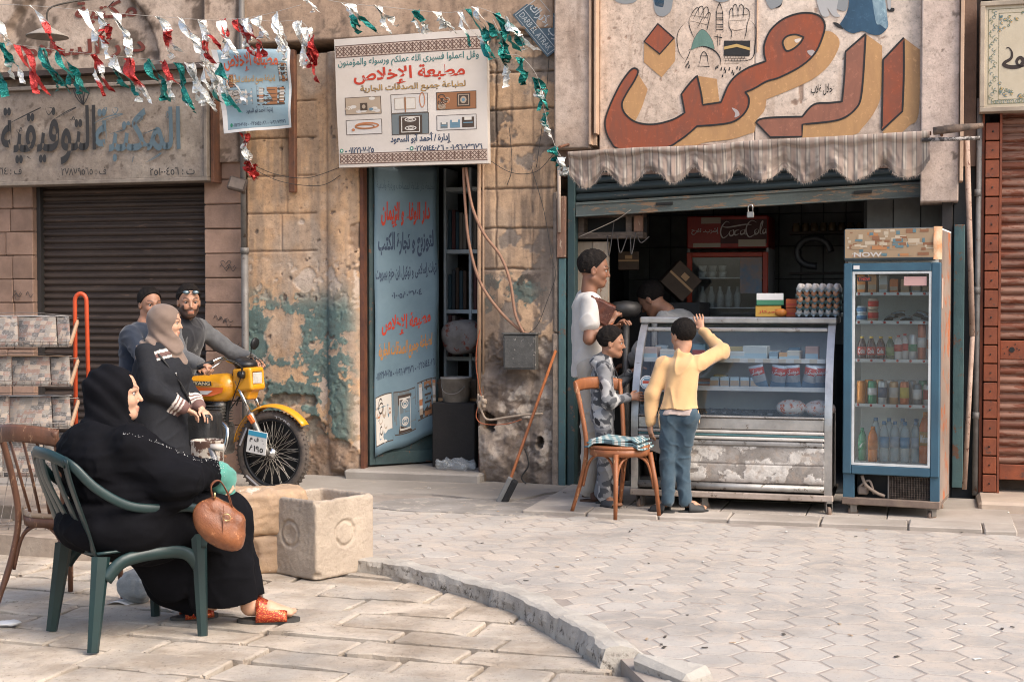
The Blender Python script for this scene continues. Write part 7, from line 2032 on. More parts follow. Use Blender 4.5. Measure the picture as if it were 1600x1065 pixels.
class Person:
 def __init__(s, label, M, J, sk=(.36,.19,.115), head=(0,0,0), hs=1.0, r=1.0, feet=True, res=.0055, beard=0, brow=(.02,.013,.01), group=None, name='person', lean=None):
  s.J = {k: V3(*v) for k, v in J.items()}; J = s.J; s.hs = hs; s.r = r
  s.R = rotm(*head); s.c = J['head']
  s.t = T(name, label, 'person', (0,0,0), M, group)
  b = SD(.03)
  head_sd(b, s.c, s.R, hs)
  nk = s.c + s.R @ V3(-.025,0,-.07) * hs
  b.cap(nk, J['neck'], .050 * hs, .056 * r, .03)
  up = (J['lsh'] - J['rsh']); up = up / np.linalg.norm(up)
  fw = np.cross(up, V3(0,0,1)); fw /= np.linalg.norm(fw); s.up, s.fw = up, fw
  b.cap(J['lsh'] - up * .02, J['rsh'] + up * .02,.045 * r, None, .03)
  b.cap(J['chest'], J['pelvis'], .085 * r, .082 * r, .05, flat=(up, 1.25))
  for a in 'lr':
   b.chain([J[a + 'sh'], J[a + 'el'], J[a + 'wr']],[.047 * r, .038 * r, .025 * r], .02)
   b.chain([J[a + 'hip'], J[a + 'kn'], J[a + 'an']],[.066 * r, .048 * r, .033 * r], .03)
   d = J.get(a + 'hd', J[a + 'wr'] - J[a + 'el'] + J[a + 'wr'] - J[a + 'wr']); n = J.get(a + 'hn', V3(0,0,1)); cu = J.get(a + 'cu', V3(.5,0,0))[0]
   hand_sd(b, J[a + 'wr'], d, n, hs * .95, cu, 1 if a == 'l' else -1)
   an, to = J[a + 'an'], J[a + 'toe']
   b.cap(an + V3(0,0,-.01), an * .55 + to * .45 + V3(0,0,.0), .034 * r, .028 * r, .02); b.cap(an * .5 + to * .5, to, .028 * r, .018 * r, .015, flat=(np.cross((to - an) / np.linalg.norm(to - an), V3(0,0,1)), 1.4))
  for a in 'lr':
   if feet:
    to = J[a + 'toe']; d = to - J[a + 'an']; d[2] = 0; d /= np.linalg.norm(d); l = np.cross(V3(0,0,1), d) * (1 if a == 'r' else -1)
    for i in range(5): b.cap(to + l * (i - 1.8) * .0155 - d * .01, to + l * (i - 1.8) * .0165 + d * (.026 - .006 * abs(i - 3.4)), .0085 + .0012 * i, None, .004)
  q = b.build(res)
  q.col = head_col(q.v, s.c, s.R, hs, sk, brow, beard)
  s.body = s.t.add('body', q, m_skin)
  s.t.add('eyes', eye_mesh(s.c, s.R, hs), EYES)
 def wear(s, name, build, mt, res=.007, wr=.006, fq=24, k=.03, cut=None, colf=None, smooth=0, an=None, seed=0):
  g = SD(k); build(g, s.J, s)
  if wr: g.fx = lambda P, d: d + wr * .8 * wob(P, fq, 5, seed, an) - wr * .9 * crease(P, fq * .75, seed + 3)
  q = g.build(res, cut=cut, smooth=smooth)
  if colf is not None: q.col = colf(q.v)
  return s.t.add(name, q, mt)
 def hem(s, z, w=.135):
  p, u = s.J['pelvis'], s.up
  return lambda Q: np.where(np.abs((Q - p) @ u) < w, z - Q[..., 2] + .004 * np.sin(((Q - p) @ u) * 40), -1.0)
 def H(s, x, y, z): return s.c + s.R @ V3(x, y, z) * s.hs
 def hair(s, mt, top=.0, r=(.110,.087,.096), c=(-.018,0,.044), amp=.004, fq=90, low=-.03, front=.075, extra=None):
  g = SD(.02); q = tuple(Matrix(s.R.tolist()).to_euler())
  g.ell(s.H(*c), tuple(x * s.hs for x in r), q)
  if extra: extra(g, s)
  def f(P, d):
   L = (P - s.c) @ s.R / s.hs
   lim = np.maximum(L[..., 0] - (front - .9 * np.maximum(0,.085 - L[..., 2]) - .0), low - L[..., 2] + np.where(L[..., 0] > -.02,(L[..., 0] + .02) * 1.3,0))
   return np.maximum(d + amp * wob(P, fq, 6), lim * s.hs)
  g.fx = f
  s.t.add('hair', g.build(.004), mt)
m_hair = mat('black_hair', (.007,.0055,.005),(.015,.011,.009), rough=.7, scale=60, bump=1, bscale=160, spec=.15)
GF = lambda x, y, z=0.0, a=0.0: Matrix.Translation((x, y, z)) @ Matrix.Rotation(radians(a), 4, 'Z')
m_blackcloth = cloth('black_abaya', (.0045,.0045,.0055),(.007,.007,.009), scale=6, sheen=0, bump=.15, spec=.08)
# ---- seated woman in black (x forward, y to her left, z up from the pavement)
WM = GF(-1.725,6.375,-.045,37)
P = Person('large woman in a black abaya and headscarf sitting in the green plastic armchair', WM,
 dict(head=(-.055,-.01,1.075), neck=(-.085,0,.93), chest=(-.10,0,.80), pelvis=(-.08,0,.50), lsh=(-.06,.21,.87), rsh=(-.06,-.21,.87),
  lel=(.10,.30,.68), lwr=(.33,.12,.68), rel=(.10,-.31,.68), rwr=(.345,-.20,.715), lhip=(-.03,.12,.48), rhip=(-.03,-.12,.48),
  lkn=(.40,.12,.50), rkn=(.41,-.14,.50), lan=(.30,.10,.09), ran=(.53,-.14,.085), ltoe=(.42,.08,.05), rtoe=(.685,-.225,.042),
  lhd=(.6,-.5,-.2), rhd=(.7,.2,-.6), lcu=(.8,0,0), rcu=(.9,0,0)), sk=(.56,.325,.215), brow=(.16,.09,.06), head=(-30,-3,0), r=1.25, res=.0048, hs=1.0)
def ab(g, J, s):
 g.ell((-.10,0,.79),(.185,.235,.175), k=.08); g.ell((.02,0,.60),(.285,.30,.20), k=.08); g.ell((-.06,0,.50),(.26,.29,.14), k=.06)
 g.ell((-.19,0,.83),(.10,.17,.11), k=.08); g.ell((.06,-.04,.74),(.17,.24,.12), k=.08)
 for a, sg in (('l', 1),('r', -1)):
  g.chain([J[a + 'sh'] + V3(0,0,-.01), V3(.10, sg * .29,.70), J[a + 'wr'] * .88 + V3(.0,0,.085)],[.095,.100,.066], .05)
 g.chain([V3(.0,.10,.50), V3(.38,.12,.50), V3(.35,.10,.2)],[.17,.125,.12], .07); g.chain([V3(.0,-.10,.50), V3(.39,-.13,.495), V3(.455,-.12,.10)],[.17,.125,.135], .07)
 g.chain([V3(.36,0,.48), V3(.40,.0,.12)],[.12,.14], .08); g.chain([V3(.10,.0,.45), V3(.22,.05,.2)],[.12,.11], .07)
def abcut(Q): return (.115 - Q[..., 2]) + .02 * np.sin(Q[..., 0] * 14) - .06 * (Q[..., 0] < .3)
def abfx(P, d):
 lo = np.clip((.52 - P[..., 2]) / .3,0,1); up_ = np.clip((P[..., 2] - .5) / .2,0,1)
 d = d + .012 * lo * np.sin(P[..., 1] * 46 + P[..., 0] * 30 + 2 * np.sin(P[..., 2] * 7))
 return d + .007 * up_ * wob(P, 20,5,2,(.7,.7,2.6)) + .003 * wob(P, 50,4) - .009 * crease(P, 11,5) * up_ - .005 * crease(P, 24,2) - .018 * np.exp(-((P[..., 2] - .625 - .05 * P[..., 0]) / .02) ** 2) * -1 * (P[..., 2] > .5)
g = SD(.05); ab(g, P.J, P); g.fx = abfx; P.t.add('abaya', g.build(.0075, cut=abcut), m_blackcloth)
def veil(g, s, fall=True):
 q = tuple(Matrix(s.R.tolist()).to_euler())
 g.ell(s.H(-.028,0,.028), tuple(x * s.hs for x in (.122,.098,.112)), q, .03); g.ell(s.H(-.035,0,-.07), tuple(x * s.hs for x in (.098,.086,.10)), q, .04)
def veil_open(s, P, d, fx=.058, wy=.052, zc=-.022, rz=.105):
 L = (P - s.c) @ s.R / s.hs
 hole = np.sqrt((L[..., 1] / wy) ** 2 + ((L[..., 2] - zc) / rz) ** 2) - 1 + np.maximum(0,(.040 - L[..., 0])) * 30
 return np.maximum(d, -hole * .05)
g = SD(.04); veil(g, P)
g.chain([P.H(-.03,0,-.10), V3(-.10,0,.90), V3(-.12,0,.80)],[.085,.11,.12], .05); g.cap(V3(-.09,.10,.87), V3(-.09,-.10,.87), .08, k=.05); g.ell((.0,-.02,.87),(.09,.13,.06), k=.05)
g.fx = lambda Q, d: veil_open(P, Q, d + .0045 * np.sin(Q[..., 2] * 60 + Q[..., 0] * 70 + 2 * wob(Q, 12,3)) + .003 * wob(Q, 40,4))
P.t.add('headscarf', g.build(.0055), m_blackcloth)
q = MB(); r_ = random.Random(4)
def nearbeads(pts, n, spread=.006):
 C = catmull(pts, 12)
 for k in range(n):
  p = C[r_.randrange(len(C))] + Vector((r_.uniform(-1,1), r_.uniform(-1,1), r_.uniform(-1,1))) * spread
  q.lathe([(0,-.0016),(.0019,0),(0,.0016)], 5, c=p)
nearbeads([(-.14,-.30,.93),(-.03,-.345,.90),(.07,-.40,.845),(.17,-.385,.80),(.27,-.30,.80),(.34,-.22,.79)], 90,.006); nearbeads([(.27,-.31,.80),(.32,-.27,.76),(.33,-.25,.70)], 40,.02)
P.t.add('sequin_trim', q, flat('silver_sequin', (.6,.6,.58), .3, metal=.6), kind='stuff')
def teal(g, J, s): g.cap(J['rwr'] + V3(.0,0,.0), J['rwr'] + V3(.03,.02,-.03), .05,.055,.03); g.cap(J['rwr'] + V3(.03,.03,-.02), J['rwr'] + V3(.06,.05,-.15), .045,.05,.03)
P.wear('undersleeve', teal, cloth('teal_cloth', (.10,.30,.24),(.07,.23,.185), scale=9), .006,.008,40,.02)
# sandals
def sandal(t, an, to, sc=1.0, sole=(.035,.03,.028), strap=None, wid=.042, z0=None, hg=.068):
 d = (to - an); d[2] = 0; L = np.linalg.norm(d); d /= L; l = V3(-d[1], d[0], 0)
 a = an - d * .055 * sc; n = L + .10 * sc; zb = (an[2] - .055) if z0 is None else z0
 out = []
 for k in range(20):
  w = 2 * pi * k / 20; x = cos(w) * .5 + .5; yw = wid * sc * (1 + .18 * (x - .3)) * (1 if abs(sin(w)) else 0)
  p = a + d * n * x + l * sin(w) * yw; out.append((p[0], p[1]))
 q = MB(); q.prism(out, zb, zb + .016 * sc, axis='z'); o = t.add('sandal', q, flat('sole_%.2f' % sole[0], sole, .7))
 c = to * .55 + an * .45; c[2] = zb
 q = MB()
 def f(x, y_):
  w = pi * y_; p = c + d * ((x - .5) * .125 * sc) + l * cos(w) * (wid + .002) * sc * (1.05) + V3(0,0,.010 * sc + sin(w) * hg * (1.3 - .75 * x) * sc)
  return tuple(p)
 q.sheet(8,12, f, .004); t.add('strap', q, strap or flat('strap_dark', (.03,.03,.03)), parent=o)
 return o
g_ = G('red_sequin_strap'); _v = g_.voro(330, 'F1', None, 'Color'); _s = g_.sep(_v)
g_.fin(g_.mix(g_.step(_s[0], .35,.6), g_.mix(g_.step(_s[1], .5,.55),(.50,.045,.015),(.62,.22,.06)),(.30,.03,.02)), .25,.5)
g_.bump(_s[2], .6,.003)
sandal(P.t, P.J['ran'], P.J['rtoe'], 1.15,(.045,.042,.038), g_.m, .046,.0,.078); sandal(P.t, P.J['lan'], P.J['ltoe'], 1.1,(.045,.042,.038), g_.m, .046,.0,.078)
# ---- standing woman with the taupe headscarf
WM = GF(-2.36,9.55,.0,-14) @ Matrix.Scale(.968,4)
P = Person('woman in a taupe headscarf and black dress with striped yoke standing behind the seated woman', WM,
 dict(head=(.05,0,1.345), neck=(.0,0,1.20), chest=(-.01,0,1.05), pelvis=(-.01,0,.80), lsh=(-.02,.17,1.14), rsh=(-.02,-.17,1.14), lel=(.05,.24,.90), lwr=(.26,.08,.75), rel=(.06,-.23,.90), rwr=(.24,-.10,.76),
  lhip=(0,.09,.76), rhip=(0,-.09,.76), lkn=(.02,.09,.42), rkn=(.02,-.09,.42), lan=(0,.09,.08), ran=(0,-.09,.08), ltoe=(.13,.09,.03), rtoe=(.13,-.09,.03), lhd=(.8,-.3,-.5), rhd=(.7,.6,-.5)), sk=(.54,.32,.215), head=(14,3,0), hs=.96, res=.0055, r=1.05)
def dr(g, J, s):
 g.chain([V3(0,0,1.12), V3(.0,0,1.0), V3(-.01,0,.78), V3(0,0,.12)],[.13,.165,.185,.22], .06,(V3(0,1,0), 1.25)); g.ell((.09,0,1.0),(.10,.15,.09), k=.05)
 for a in 'lr': g.chain([J[a + 'sh'], J[a + 'el'], J[a + 'wr'] + (J[a + 'el'] - J[a + 'wr']) * .12],[.072,.068,.048], .03)
def drcol(v):
 c = np.tile(np.array((.012,.013,.017)),(len(v), 1))
 w = np.array((.62,.56,.5)); br = np.array((.16,.09,.08))
 for (z0, z1, col) in ((1.150,1.168, w),(1.128,1.150, br),(1.108,1.122, w)):
  m = (v[:, 2] + .25 * np.abs(v[:, 1]) - .03 > z0) & (v[:, 2] + .25 * np.abs(v[:, 1]) - .03 < z1) & (v[:, 0] > .01) & (np.abs(v[:, 1]) < .19); c[m] = col
 for a in 'lr':
  J = P.J; ax = J[a + 'wr'] - J[a + 'el']; L = np.linalg.norm(ax); t = ((v - J[a + 'el']) @ ax) / L / L; r2 = np.linalg.norm((v - J[a + 'el']) - np.outer(t, ax), axis=1)
  for (t0, t1, col) in ((.60,.66, w),(.66,.70, br),(.70,.76, w),(.76,.81, br),(.81,.86, w),(.86,1.1, br)):
   m = (t > t0) & (t < t1) & (r2 < .08); c[m] = col
 return c
P.wear('dress', dr, attr_mat('striped_dress', .92), .0065,.007,20,.04, colf=drcol)
g = SD(.03); veil(g, P); g.chain([P.H(.02,0,-.13), V3(.05,0,1.17), V3(.11,.02,1.06)],[.075,.10,.07], .04); g.cap(V3(-.05,.09,1.17), V3(-.03,-.10,1.17), .075, k=.04); g.chain([V3(-.10,-.05,1.17), V3(-.12,-.10,1.05)],[.05,.02], .03); g.chain([V3(.10,-.05,1.1), V3(.15,-.02,.98)],[.055,.025], .03)
g.fx = lambda Q, d: veil_open(P, Q, d + .009 * np.sin(Q[..., 2] * 75 + Q[..., 0] * 62 + 3 * wob(Q, 9,3)) * np.clip((1.32 - Q[..., 2]) / .12,.12,1) + .002 * wob(Q, 30,4), .058,.056,-.014,.092)
P.t.add('headscarf', g.build(.0048), cloth('taupe_scarf', (.20,.145,.115),(.155,.11,.088), scale=9))
q = MB(); q.tube(catmull([(-.06,-.13,1.24),(.10,-.155,1.10),(.19,-.06,.92),(.20,.10,.74)], 6),(.010,.003), 6); P.t.add('bag_strap', q, flat('black_leather', (.02,.02,.02), .4))
q = MB(); q.lathe([(.010,-.003),(.016,-.003),(.016,.003),(.010,.003),(.010,-.003)], 10, M=Matrix.Translation((.175,-.105,1.0)) @ Matrix.Rotation(1.4,4, 'Y')); q.tube([(.20,.08,.78),(.205,.12,.73),(.20,.1,.70)], .006,6); P.t.add('buckle', q, flat('chrome', (.6,.6,.58), .2, metal=1))
g = SD(.03); g.box((.24,.16,.60),(.07,.10,.09), None, .03); g.fx = lambda Q, d: d + .010 * wob(Q, 24,5)
solo('black_handbag', g.build(.008), mat('black_bag_leather', (.014,.014,.015),(.03,.03,.03), rough=.35, scale=9, bump=.4), 'black leather handbag hanging from the striped woman by a cross strap', 'handbag', (.24,.16,.5), WM)
# ---- the two men on the motorcycle
BK = GF(-1.79,10.62,.0,-22)            # x forward along the bike, front wheel's foot at the origin
P = Person('bearded man in a black vest and grey shirt holding the motorcycle handlebars', BK,
 dict(head=(-.69,-.07,1.44), neck=(-.78,-.03,1.30), chest=(-.80,0,1.14), pelvis=(-.90,0,.86), lsh=(-.78,.19,1.24), rsh=(-.78,-.19,1.24), lel=(-.53,.30,1.04), lwr=(-.36,.31,.99), rel=(-.58,-.33,1.03), rwr=(-.415,-.325,.985),
  lhip=(-.88,.10,.84), rhip=(-.88,-.10,.84), lkn=(-.62,.24,.62), rkn=(-.62,-.24,.62), lan=(-.72,.22,.28), ran=(-.72,-.22,.28), ltoe=(-.58,.22,.24), rtoe=(-.58,-.22,.24), lhd=(.8,-.1,-.2), rhd=(.8,.1,-.2), lcu=(1.1,0,0), rcu=(1.1,0,0)), sk=(.40,.215,.135), head=(-46,4,0), hs=1.05, beard=.92, res=.006, r=1.1)
P.hair(m_hair, low=-.025, front=.085, r=(.109,.086,.095), amp=.003)
def sh_(g, J, s, R0=.062, tor=.135, low=None):
 g.chain([J['chest'] + V3(0,0,.03), low if low is not None else J['pelvis'] + V3(0,0,.02)],[tor * s.r, tor * .98 * s.r], .05,(s.up, 1.28)); g.cap(J['lsh'] - s.up * .03, J['rsh'] + s.up * .03,.062 * s.r, k=.05)
 for a in 'lr': g.chain([J[a + 'sh'], J[a + 'el'], J[a + 'wr'] + (J[a + 'el'] - J[a + 'wr']) * .1],[R0 * 1.02, R0 * .85, R0 * .66], .03)
def tr_(g, J, s, a0=.098, a1=.07, a2=.058, end=.02):
 g.cap(J['lhip'], J['rhip'], a0 * s.r * 1.02, k=.04)
 for a in 'lr': g.chain([J[a + 'hip'], J[a + 'kn'], J[a + 'an'] + (J[a + 'kn'] - J[a + 'an']) * end],[a0 * s.r, a1 * s.r, a2 * s.r], .03)
P.wear('shirt', lambda g, J, s: sh_(g, J, s, .070), cloth('grey_shirt', (.11,.11,.112),(.08,.08,.082)), .007,.008,26)
P.wear('vest', lambda g, J, s: (g.chain([J['chest'] + V3(0,0,.04), J['pelvis'] + V3(0,0,.0)],[.155,.155], .05,(s.up, 1.24)), g.cap(J['lsh'] - s.up * .06, J['rsh'] + s.up * .06,.075, k=.05), g.cap(J['neck'] - V3(0,0,.03), J['neck'] + V3(0,0,.02), .068, k=.03)), cloth('black_vest', (.018,.018,.021),(.026,.026,.03), spec=.3), .007,.009,22)
P.wear('trousers', tr_, cloth('dark_jeans', (.022,.026,.036),(.03,.034,.045)), .008,.007,22)
q = MB()
for y in (-1,1):
 c = P.H(.094, y * .033,.078)
 q.lathe([(0,.0),(.022,.001),(.024,-.003),(0,-.004)], 12, M=Matrix.Translation(c) @ Matrix(P.R.tolist()).to_4x4() @ Matrix.Rotation(radians(75), 4, 'Y') @ Matrix.Diagonal((.62,1.15,1,1)), mi=0)
 q.tube([P.H(.085, y * .056,.080), P.H(.02, y * .086,.062), P.H(-.03, y * .088,.04)], .0025,5, mi=1)
q.tube([P.H(.098,-.014,.083), P.H(.099,.014,.083)], .003,5, mi=1)
solo('sunglasses', q, [mat('mirror_lens', (.09,.13,.15),(.16,.2,.21), rough=.18, metal=.6, bump=0), flat('thin_black_frame', (.01,.01,.01))], 'pale mirrored sunglasses pushed up on the bearded man\'s forehead', 'sunglasses', (-.66,-.1,1.5), BK)
P = Person('man in a navy jacket sitting on the motorcycle behind the bearded rider', BK,
 dict(head=(-1.12,.03,1.42), neck=(-1.15,.01,1.28), chest=(-1.17,0,1.10), pelvis=(-1.18,0,.86), lsh=(-1.14,.19,1.19), rsh=(-1.14,-.19,1.19),
  lel=(-.95,.27,1.0), lwr=(-.80,.22,.93), rel=(-.95,-.27,1.0), rwr=(-.80,-.22,.93),
  lhip=(-1.08,.10,.86), rhip=(-1.08,-.10,.86), lkn=(-.72,.24,.74), rkn=(-.72,-.24,.74), lan=(-.85,.22,.36), ran=(-.85,-.22,.36), ltoe=(-.72,.22,.32), rtoe=(-.72,-.22,.32), lhd=(.8,-.1,-.3), rhd=(.8,.1,-.3)), sk=(.33,.17,.105), head=(-30,4,0), hs=1.03, res=.007, r=1.1)
P.hair(m_hair, low=-.025, front=.082)
P.wear('jacket', lambda g, J, s: sh_(g, J, s, .072,.145), cloth('navy_jacket', (.018,.024,.038),(.024,.032,.048)), .008,.009,24)
P.wear('trousers', tr_, cloth('dark_jeans', (.022,.026,.036)), .010,.007,22)
# ---- teenager in white by the door post
P = Person('tall teenager in a white T-shirt holding a brown packet by the door post', GF(.585,10.22,.02,4) @ Matrix.Scale(1.03,4),
 dict(head=(.005,0,1.60), neck=(-.03,0,1.46), chest=(-.035,0,1.27), pelvis=(-.03,0,.96), lsh=(-.04,.17,1.40), rsh=(-.04,-.17,1.38), lel=(.02,.22,1.15), lwr=(.18,.10,1.20), rel=(-.06,-.235,1.13), rwr=(.095,-.17,1.245),
  lhip=(-.03,.09,.92), rhip=(-.03,-.09,.92), lkn=(.02,.10,.50), rkn=(-.02,-.10,.50), lan=(-.01,.11,.085), ran=(-.05,-.11,.085), ltoe=(.14,.12,.03), rtoe=(.10,-.13,.03), lhd=(.5,-.5,.6), rhd=(.45,.25,.8), rcu=(1.0,0,0), lcu=(.8,0,0), rhn=(-.5,-.8,.2)), sk=(.20,.095,.055), head=(-6,6,0), hs=1.02, res=.005)
P.hair(m_hair, low=-.025, front=.088, r=(.109,.084,.100), c=(-.014,0,.048), amp=.006, fq=120)
P.wear('t_shirt', lambda g, J, s: (g.chain([J['chest'] + V3(0,0,.06), J['pelvis'] + V3(.0,0,-.10)],[.110,.116], .05,(s.up, 1.28)), g.cap(J['lsh'] - s.up * .03, J['rsh'] + s.up * .03,.062, k=.04), [g.chain([J[a + 'sh'], J[a + 'sh'] * .45 + J[a + 'el'] * .55],[.064,.070], .03) for a in 'lr']), cloth('white_tee', (.52,.49,.455),(.44,.415,.385), scale=6), .006,.009,20, cut=P.hem(.86,.2))
P.wear('trousers', lambda g, J, s: tr_(g, J, s, .082,.070,.060), cloth('cream_trousers', (.40,.355,.30),(.34,.30,.25), scale=6), .007,.010,22, an=(1,1,.6))
for a in 'lr': sandal(P.t, P.J[a + 'an'], P.J[a + 'toe'], 1.05,(.09,.045,.025), flat('brown_shoe', (.10,.045,.025)), .046,.0)
q = MB(); q.tube([tuple(P.J['rwr'] + V3(.022 * cos(t) * 1.25 - .006,.028 * sin(t), .012 * cos(t) - .02)) for t in [k * .52 for k in range(12)]], .0035,5, closed=True); P.t.add('bracelet', q, flat('orange_bead', (.45,.12,.04)))
g = SD(.01); g.box((0,0,0),(.085,.022,.068),(0,0,0), .012); g.fx = lambda Q, d: d + .006 * wob(Q, 70,6)
pk = g.build(.006); pk.xf(GF(.585,10.22,.02,4) @ Matrix.Translation((.015,-.205,1.36)) @ Euler((.1,.45,-.25)).to_matrix().to_4x4())
solo('brown_packet', pk, mat('shiny_brown_film', (.12,.035,.018),(.07,.022,.014), rough=.16, scale=14, bump=.8, wear=(.40,.2,.13), wth=.62), 'shiny brown plastic packet held against the chest of the teenager in white', 'packet', (.6,10.0,1.3))
# ---- boy in camouflage
P = Person('boy in a grey camouflage hooded jacket and trousers touching the end of the glass counter', GF(.655,9.93,.022,0) @ Matrix.Scale(.925,4),
 dict(head=(.045,0,1.225), neck=(-.005,0,1.10), chest=(-.02,0,.95), pelvis=(-.02,0,.70), lsh=(-.01,.13,1.045), rsh=(-.02,-.135,1.035), lel=(.08,.19,.87), lwr=(.20,.13,1.0), rel=(.01,-.20,.80), rwr=(.165,-.15,.825),
  lhip=(-.02,.07,.67), rhip=(-.02,-.07,.67), lkn=(.02,.08,.37), rkn=(.01,-.08,.37), lan=(-.02,.08,.08), ran=(-.01,-.10,.08), ltoe=(.10,.09,.03), rtoe=(.06,-.19,.03), lhd=(.8,0,.5), rhd=(.9,.1,.1), rcu=(.35,0,0), rhn=(0,-.9,.4)), sk=(.31,.155,.09), head=(-8,4,0), hs=.94, r=.82, res=.005)
P.hair(m_hair, low=-.035, front=.085, r=(.111,.089,.098), c=(-.014,0,.046), amp=.007, fq=100)
def camo(v):
 a, b = wob(v, 44,4,1), wob(v, 50,4,9); c3 = wob(v, 40,4,15)
 c = np.tile(np.array((.20,.20,.205)),(len(v), 1)); c[a > .25] = (.42,.41,.40); c[b > .35] = (.075,.078,.085); c[c3 > .62] = (.03,.03,.034)
 return c
def hood(g, J, s):
 sh_(g, J, s, .055,.110, J['pelvis'] + V3(0,0,-.03)); g.cap(J['neck'] + V3(-.06,.05,-.015), J['neck'] + V3(-.06,-.05,-.015), .05, k=.03); g.cap(J['neck'] + V3(0,0,-.05), J['neck'] + V3(0,0,.0), .06, k=.03)
P.wear('hooded_jacket', hood, attr_mat('camo_fabric'), .0055,.009,26, colf=camo, cut=P.hem(.635,.3))
P.wear('trousers', lambda g, J, s: tr_(g, J, s, .088,.080,.070), attr_mat('camo_fabric'), .007,.008,24, colf=camo)
q = MB(); q.tube([tuple(P.J['rwr'] - V3(.035,0,.003)), tuple(P.J['rwr'] - V3(.0,0,0))], .036,12); P.t.add('cuff', q, cloth('black_rib', (.018,.018,.02)))
for k in (-1,1):
 q = MB(); q.tube(catmull([(.055, k * .03 - .03,1.06),(.085, k * .035 - .04,.98),(.10, k * .03 - .05,.90)], 4), .0035,5); P.t.add('drawstring', q, flat('black_cord', (.015,.015,.017)))
for a in 'lr': sandal(P.t, P.J[a + 'an'], P.J[a + 'toe'], .95,(.035,.035,.035), flat('strap_grey', (.05,.05,.052)), .044,.0)
# ---- boy in the yellow sweatshirt, seen from behind
P = Person('boy in a pale yellow sweatshirt and jeans reaching up onto the glass counter', GF(1.135,9.60,.022,74) @ Matrix.Scale(.955,4),
 dict(head=(.115,.0,1.245), neck=(.075,0,1.115), chest=(.05,-.01,.97), pelvis=(-.03,.0,.70), lsh=(.07,.125,1.04), rsh=(.09,-.13,1.06), lel=(-.01,.195,.83), lwr=(-.03,.205,.625), rel=(.27,-.26,1.13), rwr=(.43,-.09,1.285),
  lhip=(-.03,.065,.68), rhip=(-.03,-.065,.68), lkn=(-.02,.08,.37), rkn=(.02,-.01,.37), lan=(-.07,.07,.085), ran=(-.02,-.045,.08), ltoe=(-.03,.18,.03), rtoe=(.04,-.16,.03), lhd=(.1,0,-1), rhd=(.3,.25,.75), lhn=(-.6,.8,0), rhn=(-1,0,.1), rcu=(.12,0,0), lcu=(.4,0,0)), sk=(.44,.235,.145), head=(46,6,0), hs=.95, r=.84, res=.005)
P.hair(m_hair, low=-.055, front=.080, r=(.110,.088,.097), c=(-.016,0,.042), amp=.004, fq=110)
P.wear('sweatshirt', lambda g, J, s: (sh_(g, J, s, .056,.112, J['pelvis'] + V3(0,0,.0)), g.cap(J['pelvis'] + V3(0,0,-.06) + s.up * .05, J['pelvis'] + V3(0,0,-.06) - s.up * .05,.096, k=.05), g.cap(J['neck'] + V3(0,0,-.035), J['neck'] + V3(0,0,-.01), .055, k=.02)), cloth('yellow_sweatshirt', (.60,.37,.18),(.54,.33,.155), scale=5, sheen=.3), .0055,.010,20, seed=3, cut=P.hem(.735))
P.wear('undershirt', lambda g, J, s: g.cap(J['pelvis'] - V3(0,0,.03) + s.up * .05, J['pelvis'] - V3(0,0,.03) - s.up * .05,.092, k=.03), cloth('pale_pink_hem', (.42,.33,.29)), .006,.004,30, cut=P.hem(.695))
P.wear('jeans', lambda g, J, s: tr_(g, J, s, .084,.064,.052), cloth('blue_jeans', (.035,.062,.085),(.055,.085,.11), scale=14), .0055,.007,30, an=(1,1,1.6))
for a in 'lr': sandal(P.t, P.J[a + 'an'], P.J[a + 'toe'], .95,(.03,.03,.03), flat('strap_dark', (.03,.03,.03)), .046,.0)
# ---- shopkeeper bending in the dark
P = Person('man in a grey jacket bending down in the dark shop behind the counter', GF(1.33,11.3,.02,150) @ Matrix.Scale(1.09,4),
 dict(head=(.22,0,1.32), neck=(.10,0,1.24), chest=(.0,0,1.08), pelvis=(-.12,0,.85), lsh=(.04,.18,1.17), rsh=(.04,-.18,1.17), lel=(.20,.22,.95), lwr=(.36,.12,.85), rel=(.20,-.22,.95), rwr=(.36,-.12,.85),
  lhip=(-.12,.1,.82), rhip=(-.12,-.1,.82), lkn=(-.05,.1,.46), rkn=(-.05,-.1,.46), lan=(-.1,.1,.09), ran=(-.1,-.1,.09), ltoe=(.05,.1,.03), rtoe=(.05,-.1,.03), lhd=(1,0,-.3), rhd=(1,0,-.3)), sk=(.28,.14,.085), head=(0,38,0), res=.008)
P.hair(m_hair, low=-.03)
P.wear('jacket', lambda g, J, s: sh_(g, J, s, .068,.14), cloth('grey_jacket', (.22,.22,.22)), .009,.009,22)
P.wear('trousers', tr_, cloth('dark_jeans', (.022,.026,.036)), .012,.006,22)
